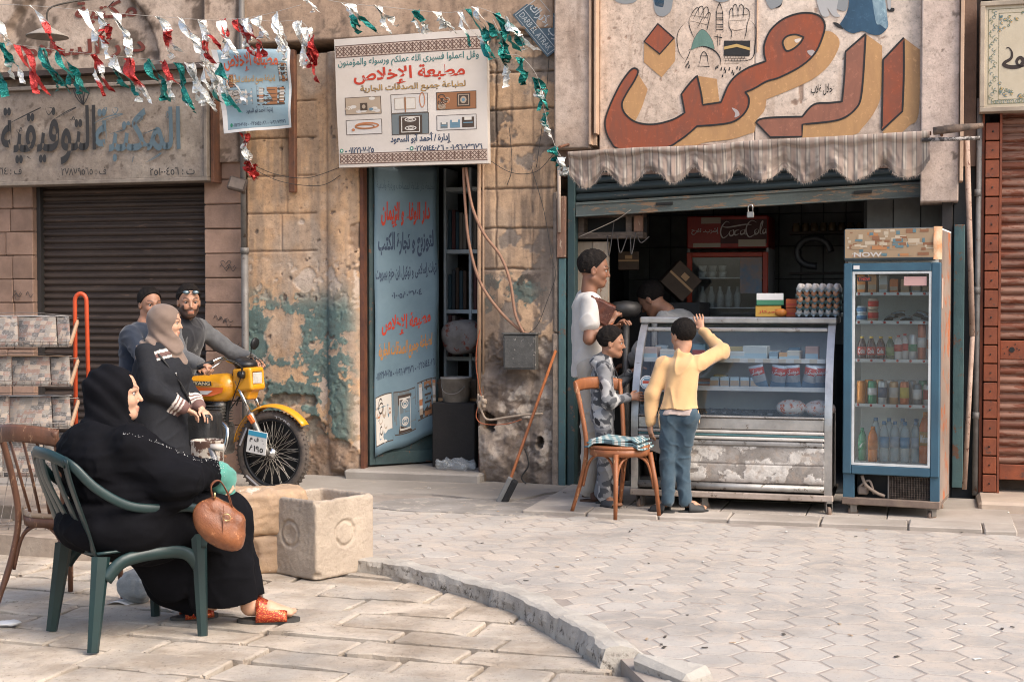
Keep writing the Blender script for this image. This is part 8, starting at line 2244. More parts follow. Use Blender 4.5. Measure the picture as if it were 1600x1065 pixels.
# == CHAIRS
m_pl = mat('green_plastic', (.009,.030,.030),(.007,.022,.023), rough=.38, scale=4, bump=.06, grime=.4, gcol=(.03,.045,.042), spec=.5)
CM = GF(-1.725,6.375,-.045,37)
pc = T('plastic_armchair', 'dark green plastic armchair the large woman sits in', 'chair', (0,0,0), CM)
q = MB(); q.sheet(10,10, lambda a, b: (-.23 + .47 * a, -.235 + .47 * b, .395 + .02 * (abs(b - .5) * 2) ** 2 + .012 * a), .012); pc.add('seat', q, m_pl)
def leg_(p0, p1, w0, w1):
 q = MB(); q.tube([p0, Vector(p0).lerp(Vector(p1), .5), p1],[w0,((w0[0] + w1[0]) / 2,(w0[1] + w1[1]) / 2), w1], 6, smooth=False, flat=(0,1,0)); pc.add('leg', q, m_pl)
for sy in (-1,1):
 leg_((-.215, sy * .225,.40),(-.265, sy * .255,0),(.042,.020),(.026,.016)); leg_((.225, sy * .25,.46),(.235, sy * .262,0),(.038,.016),(.024,.015))
 q = MB(); q.tube(catmull([(-.20, sy * .24,.30),(-.12, sy * .245,.375),(.05, sy * .25,.395),(.17, sy * .25,.375),(.23, sy * .25,.30)], 5),(.010,.032), 6, flat=(0,0,1)); pc.add('apron', q, m_pl)
 q = MB(); q.tube(catmull([(-.36, sy * .19,.82),(-.33, sy * .235,.79),(-.25, sy * .275,.70),(-.12, sy * .295,.62),(.02, sy * .30,.595),(.15, sy * .295,.59),(.215, sy * .285,.565),(.242, sy * .27,.50),(.235, sy * .26,.40)], 6),(.010,.021), 10, flat=(0,0,1)); pc.add('armrest', q, m_pl)
q = MB(); q.tube(catmull([(-.355,-.20,.81),(-.385,-.10,.835),(-.395,0,.84),(-.385,.10,.835),(-.355,.20,.81)], 6),(.010,.026), 8, flat=(0,0,1)); pc.add('top_rail', q, m_pl)
for k in range(5):
 k = k * 1.5; y = (k - 3) * .062; q = MB(); q.tube(catmull([(-.225, y * .95,.40),(-.275 - .01 * (1 - abs(k - 3) / 3), y * 1.02,.55),(-.335 - .03 * (1 - abs(k - 3) / 3), y * 1.05,.72),(-.36 - .032 * (1 - abs(k - 3) / 3), y * 1.05,.825)], 4),(.040,.005), 6, flat=(1,0,0)); pc.add('back_slat', q, m_pl)
def bentwood(M, lab, mt, wd, slats):
 t = T('wooden_chair', lab, 'chair', (0,0,0), M, 'bentwood cafe chairs')
 q = MB(); q.lathe([(0,.445),(.20,.445),(.205,.455),(.20,.468),(0,.462)], 28); t.add('seat', q, mat('worn_seat', (.34,.25,.17),(.24,.15,.09), rough=.6, scale=6, wear=(.45,.38,.3), wth=.55) if wd else mt)
 q = MB(); q.lathe([(.175,.40),(.20,.40),(.205,.444),(.18,.444),(.175,.40)], 28); t.add('seat_ring', q, mt)
 for sy in (-1,1):
  q = MB(); q.tube([(.15, sy * .14,.42),(.185, sy * .165,.2),(.20, sy * .18,0)],[.018,.016,.013], 8); t.add('leg', q, mt)
  q = MB(); q.tube(catmull([(-.27, sy * .20,0),(-.19, sy * .17,.25),(-.165, sy * .155,.45),(-.20, sy * .17,.68),(-.255, sy * .185,.88)], 5), [.013] * 3 + [.016] * 18,8); t.add('leg', q, mt)
 for a in range(4):
  A = [(.15,.14),(-.16,.15),(-.16,-.15),(.15,-.14)][a]; B = [(-.16,.15),(-.16,-.15),(.15,-.14),(.15,.14)][a]; m_ = ((A[0] + B[0]) / 2,(A[1] + B[1]) / 2)
  q = MB(); q.tube(catmull([(A[0] * 1.15, A[1] * 1.12,.18),(A[0] * .8 + m_[0] * .25, A[1] * .8 + m_[1] * .25,.35),(m_[0], m_[1], .405),(B[0] * .8 + m_[0] * .25, B[1] * .8 + m_[1] * .25,.35),(B[0] * 1.15, B[1] * 1.12,.18)], 5), .009,6); t.add('brace', q, mt)
 q = MB(); q.tube(catmull([(-.245,.195,.845),(-.285,.11,.86),(-.30,0,.865),(-.285,-.11,.86),(-.245,-.195,.845)], 6),(.010,.042), 8, flat=(0,0,1)); t.add('backrest', q, mt)
 for y in slats: q = MB(); q.tube([(-.17, y * .7,.45),(-.225, y * .9,.66),(-.275, y, .83)], (.011,.005), 6, flat=(1,0,0)); t.add('back_slat', q, mt)
 return t
m_w1 = mat('orange_brown_wood', (.27,.095,.035),(.19,.065,.025), rough=.45, scale=7, bump=.15, wear=(.44,.24,.12), wth=.585, stretch=(2,2,.6))
m_w2 = mat('dark_worn_wood', (.15,.065,.035),(.09,.042,.025), rough=.5, scale=7, bump=.2, wear=(.34,.19,.11), wth=.59, stretch=(2,2,.6))
bentwood(GF(.72,9.50,.024,-58), 'orange brown wooden cafe chair with folded cloth standing before the glass counter', m_w1,0,())
bentwood(GF(-2.21,7.03,-.045,62), 'dark worn wooden cafe chair with back slats behind the plastic armchair', m_w2,1,(-.09,0,.09))
q = MB(); cm = GF(.72,9.50,.497,-20)
def fold(z, w, h, sd): return lambda a, b: tuple(cm @ Vector(((a - .5) * w, (b - .5) * h, z + .010 * sin(a * 5 + sd) + .012 * fbm(np.array([a * 3 + sd]), np.array([b * 3]))[0] - .02 * (abs(a - .5) > .42))))
for k in range(3): q.sheet(14,10, fold(.0 + .016 * k, .40 - .03 * k, .30, k), .012)
_g = G('checked_cloth'); _s = _g.sep(_g.n('ShaderNodeTexCoord').outputs['Object']); _w = _g.math('SINE', _g.math('MULTIPLY', _s[0], 130)); _w2 = _g.math('SINE', _g.math('MULTIPLY', _s[1], 110))
_g.bump(_g.noise(60,4,.6), .3,.004)
solo('folded_cloth', q, _g.fin(_g.mix(_g.step(_g.math('ADD', _w, _w2), .5,.6), _g.mix(_g.step(_w2,-.5,-.4),(.06,.10,.12),(.16,.28,.30)),(.48,.50,.46)), .9), 'folded blue and white checked cloth lying on the wooden chair', 'cloth', (.72,9.5,.497))
# == MOTORCYCLE (x forward, wheel foot at the origin)
mo = T('yellow_motorcycle', 'yellow motorcycle with wire-spoked wheels parked facing right below two riders', 'motorcycle', (-.6,0,0), BK)
m_yel = mat('yellow_tank_paint', (.66,.30,.015),(.60,.26,.012), rough=.22, scale=3, bump=.03, spec=.6, grime=.15)
m_chr, m_blk, m_eng = flat('chrome', (.6,.6,.58), .2, metal=1), mat('black_moto', (.016,.016,.017), rough=.4, scale=9, bump=.05), mat('engine_alloy', (.30,.29,.27),(.16,.15,.14), rough=.45, metal=.7, scale=14, grime=.4)
m_tyre = mat('dusty_tyre', (.045,.04,.036),(.13,.10,.08), rough=.85, scale=9, bump=.5, bscale=90)
def wheel(cx, yaw):
 M_ = Matrix.Translation((cx, 0,.315)) @ Matrix.Rotation(radians(yaw), 4, 'Z') @ Matrix.Rotation(radians(90), 4, 'X')
 q = MB(); pr = [(.255,-.018),(.262,-.030),(.285,-.036),(.304,-.028),(.314,-.012),(.3165,0),(.314,.012),(.304,.028),(.285,.036),(.262,.030),(.255,.018),(.255,-.018)]
 q.lathe(pr, 56, M=M_)
 for k in range(110):
  a = 2 * pi * k / 110; s_ = 1 if k % 2 else -1
  c_ = Matrix.Rotation(a, 4, 'Z'); q.box(.306,.3185,-.012,-.003, s_ * .003, s_ * .027, M=M_ @ c_)
 o = mo.add('wheel', q, m_tyre)
 q = MB(); q.lathe([(.240,-.016),(.256,-.020),(.257,.020),(.240,.016),(.236,0),(.240,-.016)], 48, M=M_); mo.add('rim', q, m_blk, parent=o)
 q = MB(); q.lathe([(0,-.05),(.016,-.05),(.018,-.032),(.040,-.030),(.040,-.022),(.022,-.018),(.022,.018),(.040,.022),(.040,.030),(.018,.032),(.016,.05),(0,.05)], 20, M=M_); mo.add('hub', q, m_chr, parent=o)
 q = MB()
 for k in range(72):
  a = 2 * pi * k / 72; s_ = 1 if k % 2 else -1; b = a + (.62 if (k // 2) % 2 else -.62)
  q.tube([M_ @ Vector((.036 * cos(a), .036 * sin(a), s_ * .026)), M_ @ Vector((.240 * cos(b), .240 * sin(b), s_ * .004))], .0016,4, caps=False)
 mo.add('spokes', q, flat('spoke_steel', (.55,.50,.42), .35, metal=.7), parent=o, kind='stuff')
 q = MB()
 if yaw:
  for th, s_ in ((1.15, 'TYRE'),(4.1, '—'),(2.7, '—')):
   def f(x, y_): w = th + (.5 - x) * .55; r = .278 + (y_ - .5) * .016; return M_ @ Vector((r * cos(w), -r * sin(w) * -1,.0375))
   text_on(q, s_, f, 0,1,0,1,.01)
  mo.add('tyre_lettering', q, flat('dim_white', (.45,.43,.42)), parent=o, kind='stuff')
wheel(0,-3); wheel(-1.24,0)
FM = Matrix.Rotation(radians(-5), 4, 'Z')
q = MB()
def fend(a0, a1, r, w, n=18, flare=.0):
 def f(a, b):
  t = a0 + (a1 - a0) * a; y = (b - .5) * 2 * w * (1 - .25 * abs(a - .5) * 2); rr = r + flare * a * a + .020 * (1 - (2 * b - 1) ** 2)
  return tuple(FM @ Vector((rr * cos(t), y, .315 + rr * sin(t))))
 return f
q.sheet(24,8, fend(2.95,.62,.335,.062, flare=.03), .005); mo.add('front_fender', q, m_yel)
for sy in (-1,1):
 q = MB(); P1 = Vector((-.285, sy * .075,.85)); P0 = Vector((0, sy * .062,.315)); P_m = P1.lerp(P0,.45)
 q.tube([FM @ P1, FM @ P_m], .015,10,0); q.tube([FM @ P_m, FM @ P1.lerp(P0,.47), FM @ P1.lerp(P0,.95), FM @ (P0 + Vector((0,0,-.01)))],[.024,.026,.023,.02], 10,1); mo.add('fork', q, [m_chr, m_eng])
 q = MB(); q.cbox(-.035,.035,-.012,.012,-.018,.018,.005, M=FM @ Matrix.Translation(P_m + Vector((.03, sy * .028,-.04))) @ Matrix.Rotation(.9,4, 'Y')); mo.add('reflector', q, flat('orange_reflector', (.62,.13,.02), .25))
q = MB(); PM_ = FM @ Matrix.Translation((-.06,-.115,.40)) @ Matrix.Rotation(radians(8), 4, 'Y') @ Matrix.Rotation(radians(4), 4, 'Z')
q.cbox(-.085,.085,-.003,.003,-.085,.085,.002, M=PM_); q.box(-.08,.08,-.0045,-.0032,.045,.08,1, M=PM_)
for k, s_ in enumerate(('ع ق م', '٨١٩٥')): text_on(q, s_, lambda x, y_: PM_ @ Vector((-.07 + .14 * x, -.0042,(-.005 if k == 0 else -.07) + .045 * y_)), .05,.95,0,1,.03,2)
mo.add('number_plate', q, [flat('plate_white', (.62,.60,.56)), flat('plate_blue', (.04,.28,.42)), m_bk])
# headlamp fairing, visor, lamp
q = MB(); g = SD(.015); HM = FM @ Matrix.Translation((-.22,0,.86)) @ Matrix.Scale(.88,4)
g.box((.0,0,.0),(.075,.075,.075),(0,-.1,0), .025); g.box((-.01,0,-.10),(.05,.05,.04),(0,.3,0), .02); g.cap((-.09,0,-.02),(-.02,0,-.02), .075, k=.03); g.box((.115,0,.015),(.03,.062,.048),(0,-.1,0), .004, op=-1)
mo.add('headlamp_fairing', g.build(.006, M=HM), m_yel)
q = MB(); q.cbox(.086,.095,-.062,.062,-.034,.062,.006, M=HM); mo.add('headlight', q, mat('lamp_glass', (.55,.52,.46),(.42,.40,.36), rough=.12, scale=20, bump=.3))
g = SD(.02); g.ell((-.03,0,.125),(.10,.10,.05)); g.ell((-.07,0,.16),(.05,.085,.035)); mo.add('instrument_cover', g.build(.007, M=HM), m_blk)
for sy in (-1,1):
 q = MB(); q.lathe([(0,-.03),(.03,-.025),(.034,.02),(0,.03)], 12, M=HM @ Matrix.Translation((.02, sy * .125,.045)) @ Matrix.Rotation(radians(90), 4, 'Y')); q.tube([HM @ Vector((0, sy * .07,.04)), HM @ Vector((.0, sy * .11,.045))], .008,6); mo.add('indicator', q, m_blk)
 q = MB(); q.tube(catmull([(-.30,0,.97),(-.32, sy * .10,1.0),(-.31, sy * .2,1.03),(-.36, sy * .30,.99),(-.40, sy * .35,.965)], 5), .011,8); hb = mo.add('handlebar', q, m_chr)
 q = MB(); q.tube([(-.34, sy * .275,1.0),(-.41, sy * .37,.96)], .018,10); mo.add('grip', q, m_blk, parent=hb)
 q = MB(); q.tube(catmull([(-.31, sy * .2,1.02),(-.27, sy * .28,1.0),(-.30, sy * .36,.955)], 4), .005,6); mo.add('lever', q, m_chr, parent=hb)
 q = MB(); q.tube(catmull([(-.30, sy * .24,1.02),(-.22, sy * .10,.98),(-.24, sy * .03,.84),(-.32,0,.66)], 6), .005,5); q.tube(catmull([(-.30, sy * .2,1.02),(-.18, sy * .14,.95),(-.3, sy * .05,.75),(-.4,0,.6)], 6), .004,5); mo.add('cable', q, m_blk)
q = MB(); q.lathe([(0,0),(.045,.0),(.048,.012),(0,.016)], 16, M=FM @ Matrix.Translation((-.30,.19,1.12)) @ Matrix.Rotation(radians(-75), 4, 'Y')); q.tube([(-.33,.22,1.0),(-.31,.2,1.11)], .005,6); mo.add('mirror', q, m_blk)
# tank, side stripes, seat, engine
g = SD(.03); g.cap((-.40,0,.80),(-.72,0,.79), .105,.085,.03, flat=((0,1,0), 1.05)); g.cap((-.46,0,.74),(-.74,0,.745), .10,.07,.03); g.box((-.6,0,.64),(.25,.09,.03), None, .02, op=-1)
mo.add('tank', g.build(.007), m_yel)
TS = lambda x, z, d=0: (x, -.1105 - .004 - d + .55 * max(0, abs(x + .52) - .08) ** 2 * 1.0 + .9 * (z - .775) ** 2, z)
q = MB()
def tp(P, mi, d):
 from mathutils.geometry import tessellate_polygon
 q.add([TS(x, z, d) for x, z in P],[tuple(t) for t in tessellate_polygon([[Vector((x, z, 0)) for x, z in P]])], mi)
tp([(-.74,.80),(-.36,.80),(-.37,.765),(-.46,.735),(-.74,.72)], 0,.001); tp([(-.74,.765),(-.45,.775),(-.50,.745),(-.74,.735)], 1,.002); tp([(-.74,.748),(-.55,.752),(-.6,.738),(-.74,.73)], 2,.003); tp([(-.69,.845),(-.47,.845),(-.46,.812),(-.69,.812)], 2,.001)
text_on(q, 'DUYANG', lambda x, y_: TS(-.685 + .21 * x, .816 + .025 * y_, .003), 0,1,0,1,.03,3)
mo.add('tank_graphics', q, [flat('moto_orange', (.62,.12,.02), .3), flat('moto_white', (.6,.58,.55), .3), flat('moto_black', (.02,.02,.022), .3), flat('moto_cream', (.6,.5,.3), .3)])
g = SD(.03); g.cap((-.72,0,.80),(-1.35,0,.82), .085,.08,.03, flat=((0,1,0), 1.4)); mo.add('saddle', g.build(.010), m_blk)
g = SD(.02); g.box((-.58,0,.40),(.14,.11,.09), None, .03); g.ell((-.66,-.12,.38),(.10,.035,.10)); g.cap((-.50,0,.46),(-.46,0,.66), .065,.06,.015); mo.add('engine', g.build(.010), m_eng)
q = MB()
for k in range(8): q.cbox(-.56,-.40,-.085,.085,.50 + k * .022,.507 + k * .022,.002)
mo.add('cooling_fins', q, m_eng, kind='stuff')
q = MB(); q.tube(catmull([(-.42,-.06,.55),(-.33,-.10,.47),(-.37,-.13,.30),(-.55,-.15,.25),(-.9,-.16,.27),(-1.3,-.17,.34)], 8), [.018] * 30 + [.035] * 11,12); mo.add('exhaust', q, m_chr)
q = MB()
for P in ([(-.33,0,.92),(-.40,0,.60),(-.44,0,.32),(-.75,0,.30)],[(-.36,0,.76),(-.75,0,.70),(-1.0,0,.68)],[(-1.24,-.09,.315),(-.85,-.09,.38)],[(-1.24,.09,.315),(-.85,.09,.38)],[(-1.15,-.11,.36),(-1.02,-.11,.70)],[(-1.15,.11,.36),(-1.02,.11,.70)]): q.tube(catmull(P, 4), .016,8)
q.tube([(-.65,-.26,.33),(-.65,.26,.33)], .012,8); mo.add('frame', q, m_blk)
q = MB(); q.tube([(-.58,.1,.32),(-.60,.30,.02)], .010,6); mo.add('side_stand', q, m_blk)
q = MB(); g = SD(.02); g.cap((-.95,0,.64),(-1.25,0,.70), .07, k=.02, flat=((0,1,0), 1.5)); mo.add('side_cover', g.build(.010), m_yel)
# == THINGS ON THE GROUND
def rock(name, lab, cat, c, h, rz, mt, rd=.02, amp=.006, res=.008, extra=None, fr_=24):
 g = SD(.015); g.box((0,0, h[2]),(h[0] - rd, h[1] - rd, h[2] - rd), None, rd)
 if extra: extra(g)
 g.fx = lambda P, d: d + amp * wob(P, fr_, 6) + amp * .5 * wob(P, 95,5,5)
 return solo(name, g.build(res), mt, lab, cat, (0,0,0), GF(c[0], c[1], -.045, rz))
m_tr = mat('pale_concrete_trough', (.46,.375,.29),(.34,.275,.215), scale=3.5, bump=.8, bscale=50, grime=.75, gcol=(.15,.115,.085), wear=(.17,.13,.10), wth=.66)
def tr_x(g):
 g.box((0,.0,.41),(.155,.155,.115), None, .03, op=-1)
 for s_ in ((0,-.215,.23,0),(-.215,0,.23,1)):
  n_ = (0,1,0) if s_[3] == 0 else (1,0,0)
  for k in range(28):
   a, b = 2 * pi * k / 28,2 * pi * (k + 1) / 28; r = .068
   pt = lambda t: (r * cos(t) * (1 - n_[0]) + s_[0] * n_[0], s_[1] * n_[1] + r * cos(t) * n_[0], s_[2] + r * sin(t))
   g.cap(pt(a), pt(b), .010, k=.004, op=-1)
 g.ell((-.225,0,.23),(.022,.055,.055), op=-1, k=.01)
 for p, r in (((.19,-.215,.43), .035),((-.1,-.21,.435), .028),((-.215,-.215,.42), .03),((-.215,.1,.43), .03),((-.215,-.22,.02), .04),((.21,-.2,.0), .035)): g.ell(p, (r, r * .7, r * .6), op=-1, k=.012)
_c = (gp(418,893,-.045) + gp(490,910,-.045) + gp(578,888,-.045)); _tc = (gp(418,893,-.045) + gp(578,888,-.045)) / 2
rock('stone_trough', 'square pale concrete trough with carved rings at the end of the kerb', 'trough', (_tc.x, _tc.y),(.215,.215,.213), 50 , m_tr, .012,.0028,.006, tr_x, 60)
m_lime = mat('orange_limestone', (.44,.29,.17),(.36,.25,.165), scale=4, bump=.5, bscale=40, grime=.4, gcol=(.22,.15,.10), wear=(.58,.48,.38), wth=.6)
rock('limestone_block', 'rounded orange limestone block lying on top of another beside the trough', 'stone', (-1.36,7.88),(.21,.14,.125), 20, m_lime, .05,.012)
bpy.context.scene.objects['limestone_block'].location.z = .165
rock('limestone_block', 'lower limestone block with a fossil-like scar under the rounded orange one', 'stone', (-1.38,7.88),(.20,.13,.105), 16, m_lime, .03,.010, extra=lambda g: g.ell((-.09,-.13,.1),(.05,.03,.09), op=-1, k=.02))
rb_ = T('rusty_bin', 'rusty metal drum with flaking white paint standing behind the seated woman', 'drum', (0,0,0), WORLD)
a = pd(324,700,8.6)
q = MB(); q.lathe([(0,0),(.095,0),(.097,.3),(.093,.305),(.097,.31),(.098,.60),(.101,.605),(.096,.61),(.090,.60),(.088,.02),(0,.02)], 26, c=(a.x, 8.6,.0))
rb_.add('drum', q, mat('flaking_white_rust', (.50,.45,.38),(.44,.38,.31), rough=.7, scale=9, bump=.5, wear=(.09,.045,.03), wth=.49, grime=.5))
g = SD(.02); hb_ = Vector((-.27,-.0,.0))
g.k = .05; g.ell((0,0,.10),(.15,.068,.12)); g.ell((.04,0,.055),(.13,.072,.075)); g.cap((-.075,0,.17),(.06,0,.18), .035,.03,.05)
g.fx = lambda P, d: d + .0025 * np.sin(P[..., 0] * 70 + P[..., 2] * 25) * (P[..., 2] > .14) + .002 * wob(P, 40,4)
HB = GF(-1.31,6.12,.435,18) @ Matrix.Rotation(radians(38), 4, 'Y') @ Matrix.Diagonal((.84,.8,.72,1))
hbg = T('brown_handbag', 'glossy brown leather handbag hanging from the seated woman\'s forearm over her knees', 'handbag', (0,0,0), HB)
hbg.add('body', g.build(.006), mat('brown_leather', (.27,.095,.035),(.16,.052,.02), rough=.25, scale=9, bump=.35, bscale=150, wear=(.42,.17,.07), wth=.6, spec=.6))
q = MB()
for s_ in (-.03,.03): q.tube(catmull([(-.10, s_, .19),(-.15, s_ * .6,.25),(-.13, s_ * .3,.30),(-.06, s_, .27),(.0, s_, .22)], 6),(.009,.003), 6)
hbg.add('handle', q, flat('strap_leather', (.19,.06,.025), .3))
q = MB(); q.tube([(.02 * cos(t), -.083,.155 + .02 * sin(t)) for t in [k * .52 for k in range(12)]], .0035,6, closed=True); q.tube([(-.10,-.04,.2),(-.12,-.045,.23)], .006,6); hbg.add('ring', q, flat('brass', (.6,.42,.2), .25, metal=.9))
q = MB(); q.tube(catmull([(-.05,-.0795,.2),(.0,-.083,.12),(.05,-.070,.04)], 4),(.008,.002), 6); hbg.add('flap_strap', q, flat('strap_leather', (.19,.06,.025)))
cr = T('walking_crutch', 'grey metal crutch leaning by the seated woman\'s knee with its rubber foot behind her sandal', 'crutch', (0,0,0), WORLD)
A, B = Vector((-1.14,6.62,-.04)), Vector((-1.38,6.50,.78)); q = MB(); q.tube([A, A.lerp(B, .5)], .011,8); q.tube([A.lerp(B, .2), B], .014,8); cr.add('shaft', q, flat('crutch_grey', (.28,.27,.26), .3, metal=.7))
q = MB(); q.tube([A, A.lerp(B, .05)],[.022,.016], 10); q.tube([A.lerp(B, .19), A.lerp(B, .215)], .021,10); cr.add('rubber_foot', q, flat('rubber', (.03,.03,.03)), kind='stuff'); q = MB(); q.tube([B, B + Vector((.06,0,.0))], .016,8); cr.add('grip', q, flat('pale_grip', (.5,.45,.4)))
def crumple(name, lab, cat, c, r, mt, sd=0):
 g = SD(.02); g.ell((0,0, r[2]), r); g.fx = lambda P, d: np.maximum(d + r[2] * .28 * wob(P, 30,6, sd) + .004 * wob(P, 110,5), -P[..., 2])
 solo(name, g.build(.007), mt, lab, cat, (0,0,0), GF(c[0], c[1], c[2], 20))
m_bag = mat('grey_plastic_bag', (.36,.37,.37),(.25,.26,.26), rough=.3, scale=9, bump=.5)
crumple('plastic_bag', 'crumpled grey plastic bag sitting under the green armchair', 'bag', (*gp(218,940,-.045)[:2], -.045),(.10,.08,.085), m_bag)
crumple('plastic_scrap', 'flat white plastic scrap on the slabs at the left edge of the picture', 'litter', (*gp(14,975,-.04)[:2], -.045),(.055,.04,.012), mat('white_scrap', (.55,.55,.55), rough=.4), 3)
q = MB(); c = gp(188,940,-.04); q.sheet(6,4, lambda a, b: (c.x + (a - .5) * .12 + .04 * b, c.y + (b - .5) * .10,-.04 + .012 * sin(a * 4)), .002); solo('paper_sheet', q, flat('white_print', (.6,.6,.6)), 'white sheet of paper lying beside the grey plastic bag', 'litter', (c.x, c.y, -.04))
q = MB(); r_ = random.Random(77)
for k in range(110):
 px, py = r_.uniform(400,1600), r_.uniform(745,1050); p = gp(px, py, .003)
 if street_side(p.x, p.y) < .05: continue
 a = r_.uniform(0,3.1); L, w = r_.uniform(.004,.018), r_.uniform(.002,.007)
 q.cbox(-L, L, -w, w, 0,.003,.0005, mi=r_.choice([0,1,1,2]), M=Matrix.Translation((p.x, p.y, .004 if p.y < 9.3 else .028)) @ Matrix.Rotation(a, 4, 'Z'))
solo('street_litter', q, [flat('litter_white', (.62,.6,.56)), flat('litter_dark', (.06,.05,.04)), flat('litter_tan', (.35,.25,.16))], 'tiny scraps of paper, twigs and ash scattered over the street', 'litter', kind='stuff')
br = T('broom', 'broom with an orange stick leaning against the pier beside the snack shop', 'broom', (0,0,0), WORLD)
A = gp(787,778,.03); B = Vector((*(FACADE @ Vector((fp(868,548,-.03)[0], -.03, fp(868,548,-.03)[1])))[:],))
q = MB(); q.tube([A + (B - A) * .06, B], .0115,8); br.add('stick', q, mat('orange_stick', (.40,.13,.045),(.30,.10,.035), rough=.5, scale=9))
q = MB(); q.cbox(-.10,.10,-.022,.022,-.012,.022,.004, M=Matrix.Translation(A + Vector((.01,0,.06))) @ Euler((.2,-1.1,-.3)).to_matrix().to_4x4()); q.cbox(-.10,.10,-.03,.03,-.06,-.012,.012, M=Matrix.Translation(A + Vector((.01,0,.06))) @ Euler((.2,-1.1,-.3)).to_matrix().to_4x4(), mi=1); br.add('head', q, [flat('grey_block', (.16,.16,.16)), mat('black_bristle', (.02,.02,.022), scale=60, bump=1)])
# ---- newspaper rack
rk = T('newspaper_rack', 'wire newspaper rack with an orange red hooped tube at its end', 'rack', (-2.9,8.6,.13), WORLD)
m_orr = mat('orange_red_tube', (.46,.065,.018),(.38,.05,.015), rough=.4, scale=9, wear=(.4,.25,.2), wth=.68)
D0 = 8.75; a, b = pd(117,465, D0), pd(133,465, D0)
q = MB(); q.tube([(a.x, D0,.10),(a.x, D0, a.z - .02)] + [(a.x + (1 - cos(t)) * (b.x - a.x + .008) / 2, D0, a.z - .02 + .045 * sin(t)) for t in (.4,.8,1.2,1.57,2,2.4,2.8)] + [(b.x + .008, D0, a.z - .02),(b.x + .01, D0 + .06,.10)], .0135,10); rk.add('hoop', q, m_orr)
q = MB(); q.tube([(-3.9, D0,.10),(-3.9, D0,1.4)], .012,8); rk.add('post', q, m_orr)
m_wire = flat('rack_wire', (.2,.17,.15), .5, metal=.4)
_g = G('newsprint'); _v = _g.co(); _n = _g.voro(26, 'F1', _g.scl(_v, (1,0,1.6)), 'Color', .45); _n.node.distance = 'CHEBYCHEV'; _s = _g.sep(_n)
_b = _g.mix(_g.step(_s[0], .5,.52),(.165,.14,.115),(.07,.062,.056)); _b = _g.mix(_g.step(_s[1], .72,.74), _b, (.17,.10,.075)); _b = _g.mix(_g.step(_s[2], .8,.82), _b, (.27,.21,.16))
_l = _g.math('SINE', _g.math('MULTIPLY', _g.sep(_v)[2], 520)); _b = _g.mix(_g.math('MULTIPLY', _g.step(_l, -.2,.3), .30), _b, (.22,.20,.185)); m_news = _g.fin(_g.mix(_g.step(_g.noise(60,6,.8), .52,.58), _b, (.20,.185,.17)), .75)
pos = [(497,540),(560,600),(622,665),(682,740),(735,820)]
for k, (yt, yb) in enumerate(pos):
 Dk = D0 - .06 * k; zt, zb = pd(60, yt, Dk)[2], pd(60, yb, Dk)[2]
 xr = pd(108 if k < 3 else 100,500, Dk).x; xl = -4.0
 q = MB()
 for z_, y_ in ((zt, Dk + .02),(zb, Dk - .16),(zb + .03, Dk - .17)): q.tube([(xl, y_, z_),(xr + .05, y_, z_)], .003,5)
 n = 26
 for i in range(n): x = xl + (xr + .04 - xl) * i / (n - 1); q.tube([(x, Dk + .03, zt + .01),(x, Dk - .165, zb),(x, Dk - .185, zb + .05)], .0018,4)
 q.tube(catmull([(xl, Dk - .01, zt + .03),(-3.4, Dk - .02, zt + .02),(-3.0, Dk - .01, zt + .035),(xr + .02, Dk - .01, zt + .015)], 6), .002,4)
 rk.add('wire_tray', q, m_wire)
 x = xl; rr2 = random.Random(k); i = 0
 while x < xr - .05:
  w = rr2.uniform(.2,.27); w = min(w, xr - x)
  q = MB(); q.sheet(3,8, lambda a, b: (x + w * a * .985 + .06 * b, Dk + .01 - .16 * b + .01 * sin(a * 5), zt + .012 - (zt - zb + .01) * b), .010)
  M0 = mat('spine_paper', (.5,.42,.34)); o = q.mesh('newspaper', [m_news])
  if k < 4: put(o, 'newspaper', ORD[i] + ' newspaper from the left in the ' + ['topmost', 'second', 'third', 'fourth'][k] + ' tray of the rack', 'newspaper', (0,0,0), group='newspapers in tray ' + ['one', 'two', 'three', 'four'][k], frame=WORLD)
  x += w; i += 1
 q = MB(); q.cbox(xr + .045, xr + .06, Dk - .18, Dk + .03,-.012,.012,.003, M=Matrix.Translation((0,0,(zt + zb) / 2)) @ Matrix.Translation((0, Dk - .07,0)) @ Matrix.Rotation(.75,4, 'X') @ Matrix.Translation((0,-Dk + .07,0))); q.box(xl, xr, Dk - .0, Dk + .035, zt + .012, zt + .018,1 if k != 1 else 0); rk.add('spine_board', q, [mat('tan_board', (.40,.26,.16), scale=9), mat('pale_board', (.46,.44,.42),(.36,.34,.33), scale=9)])
# == ON THE WALLS
eb = T('junction_box', 'battered grey electric box on the pier with two thick cables', 'electric box', (0,0,0), FACADE)
a, b = fp(792,522), fp(842,577)
q = MB(); q.cbox(a[0], b[0], -.10,.0, b[1], a[1], .006,.003); q.cbox(a[0] - .008, b[0] + .008,-.108,-.0, a[1], a[1] + .014,.003); q.cbox(a[0] + .012, b[0] - .012,-.106,-.101, b[1] + .015, a[1] - .015,.002)
eb.add('box', q, mat('battered_grey_box', (.105,.10,.09),(.065,.062,.056), rough=.55, scale=12, bump=.4, wear=(.34,.30,.26), wth=.60))
def cable(name, lab, px, r, col, y=-.06, n=8, cat='cable', ys=None):
 q = MB(); P = []
 for i, (x_, y_) in enumerate(px):
  yy = ys[i] if ys else y; u_, z_ = fp(x_, y_, yy); P.append((u_, yy, z_))
 q.tube(catmull(P, n), r, 8 if r > .004 else 5); return solo(name, q, mat('cable_%02d' % int(col[0] * 100), col, rough=.6, scale=20), lab, cat, P[0], FACADE)
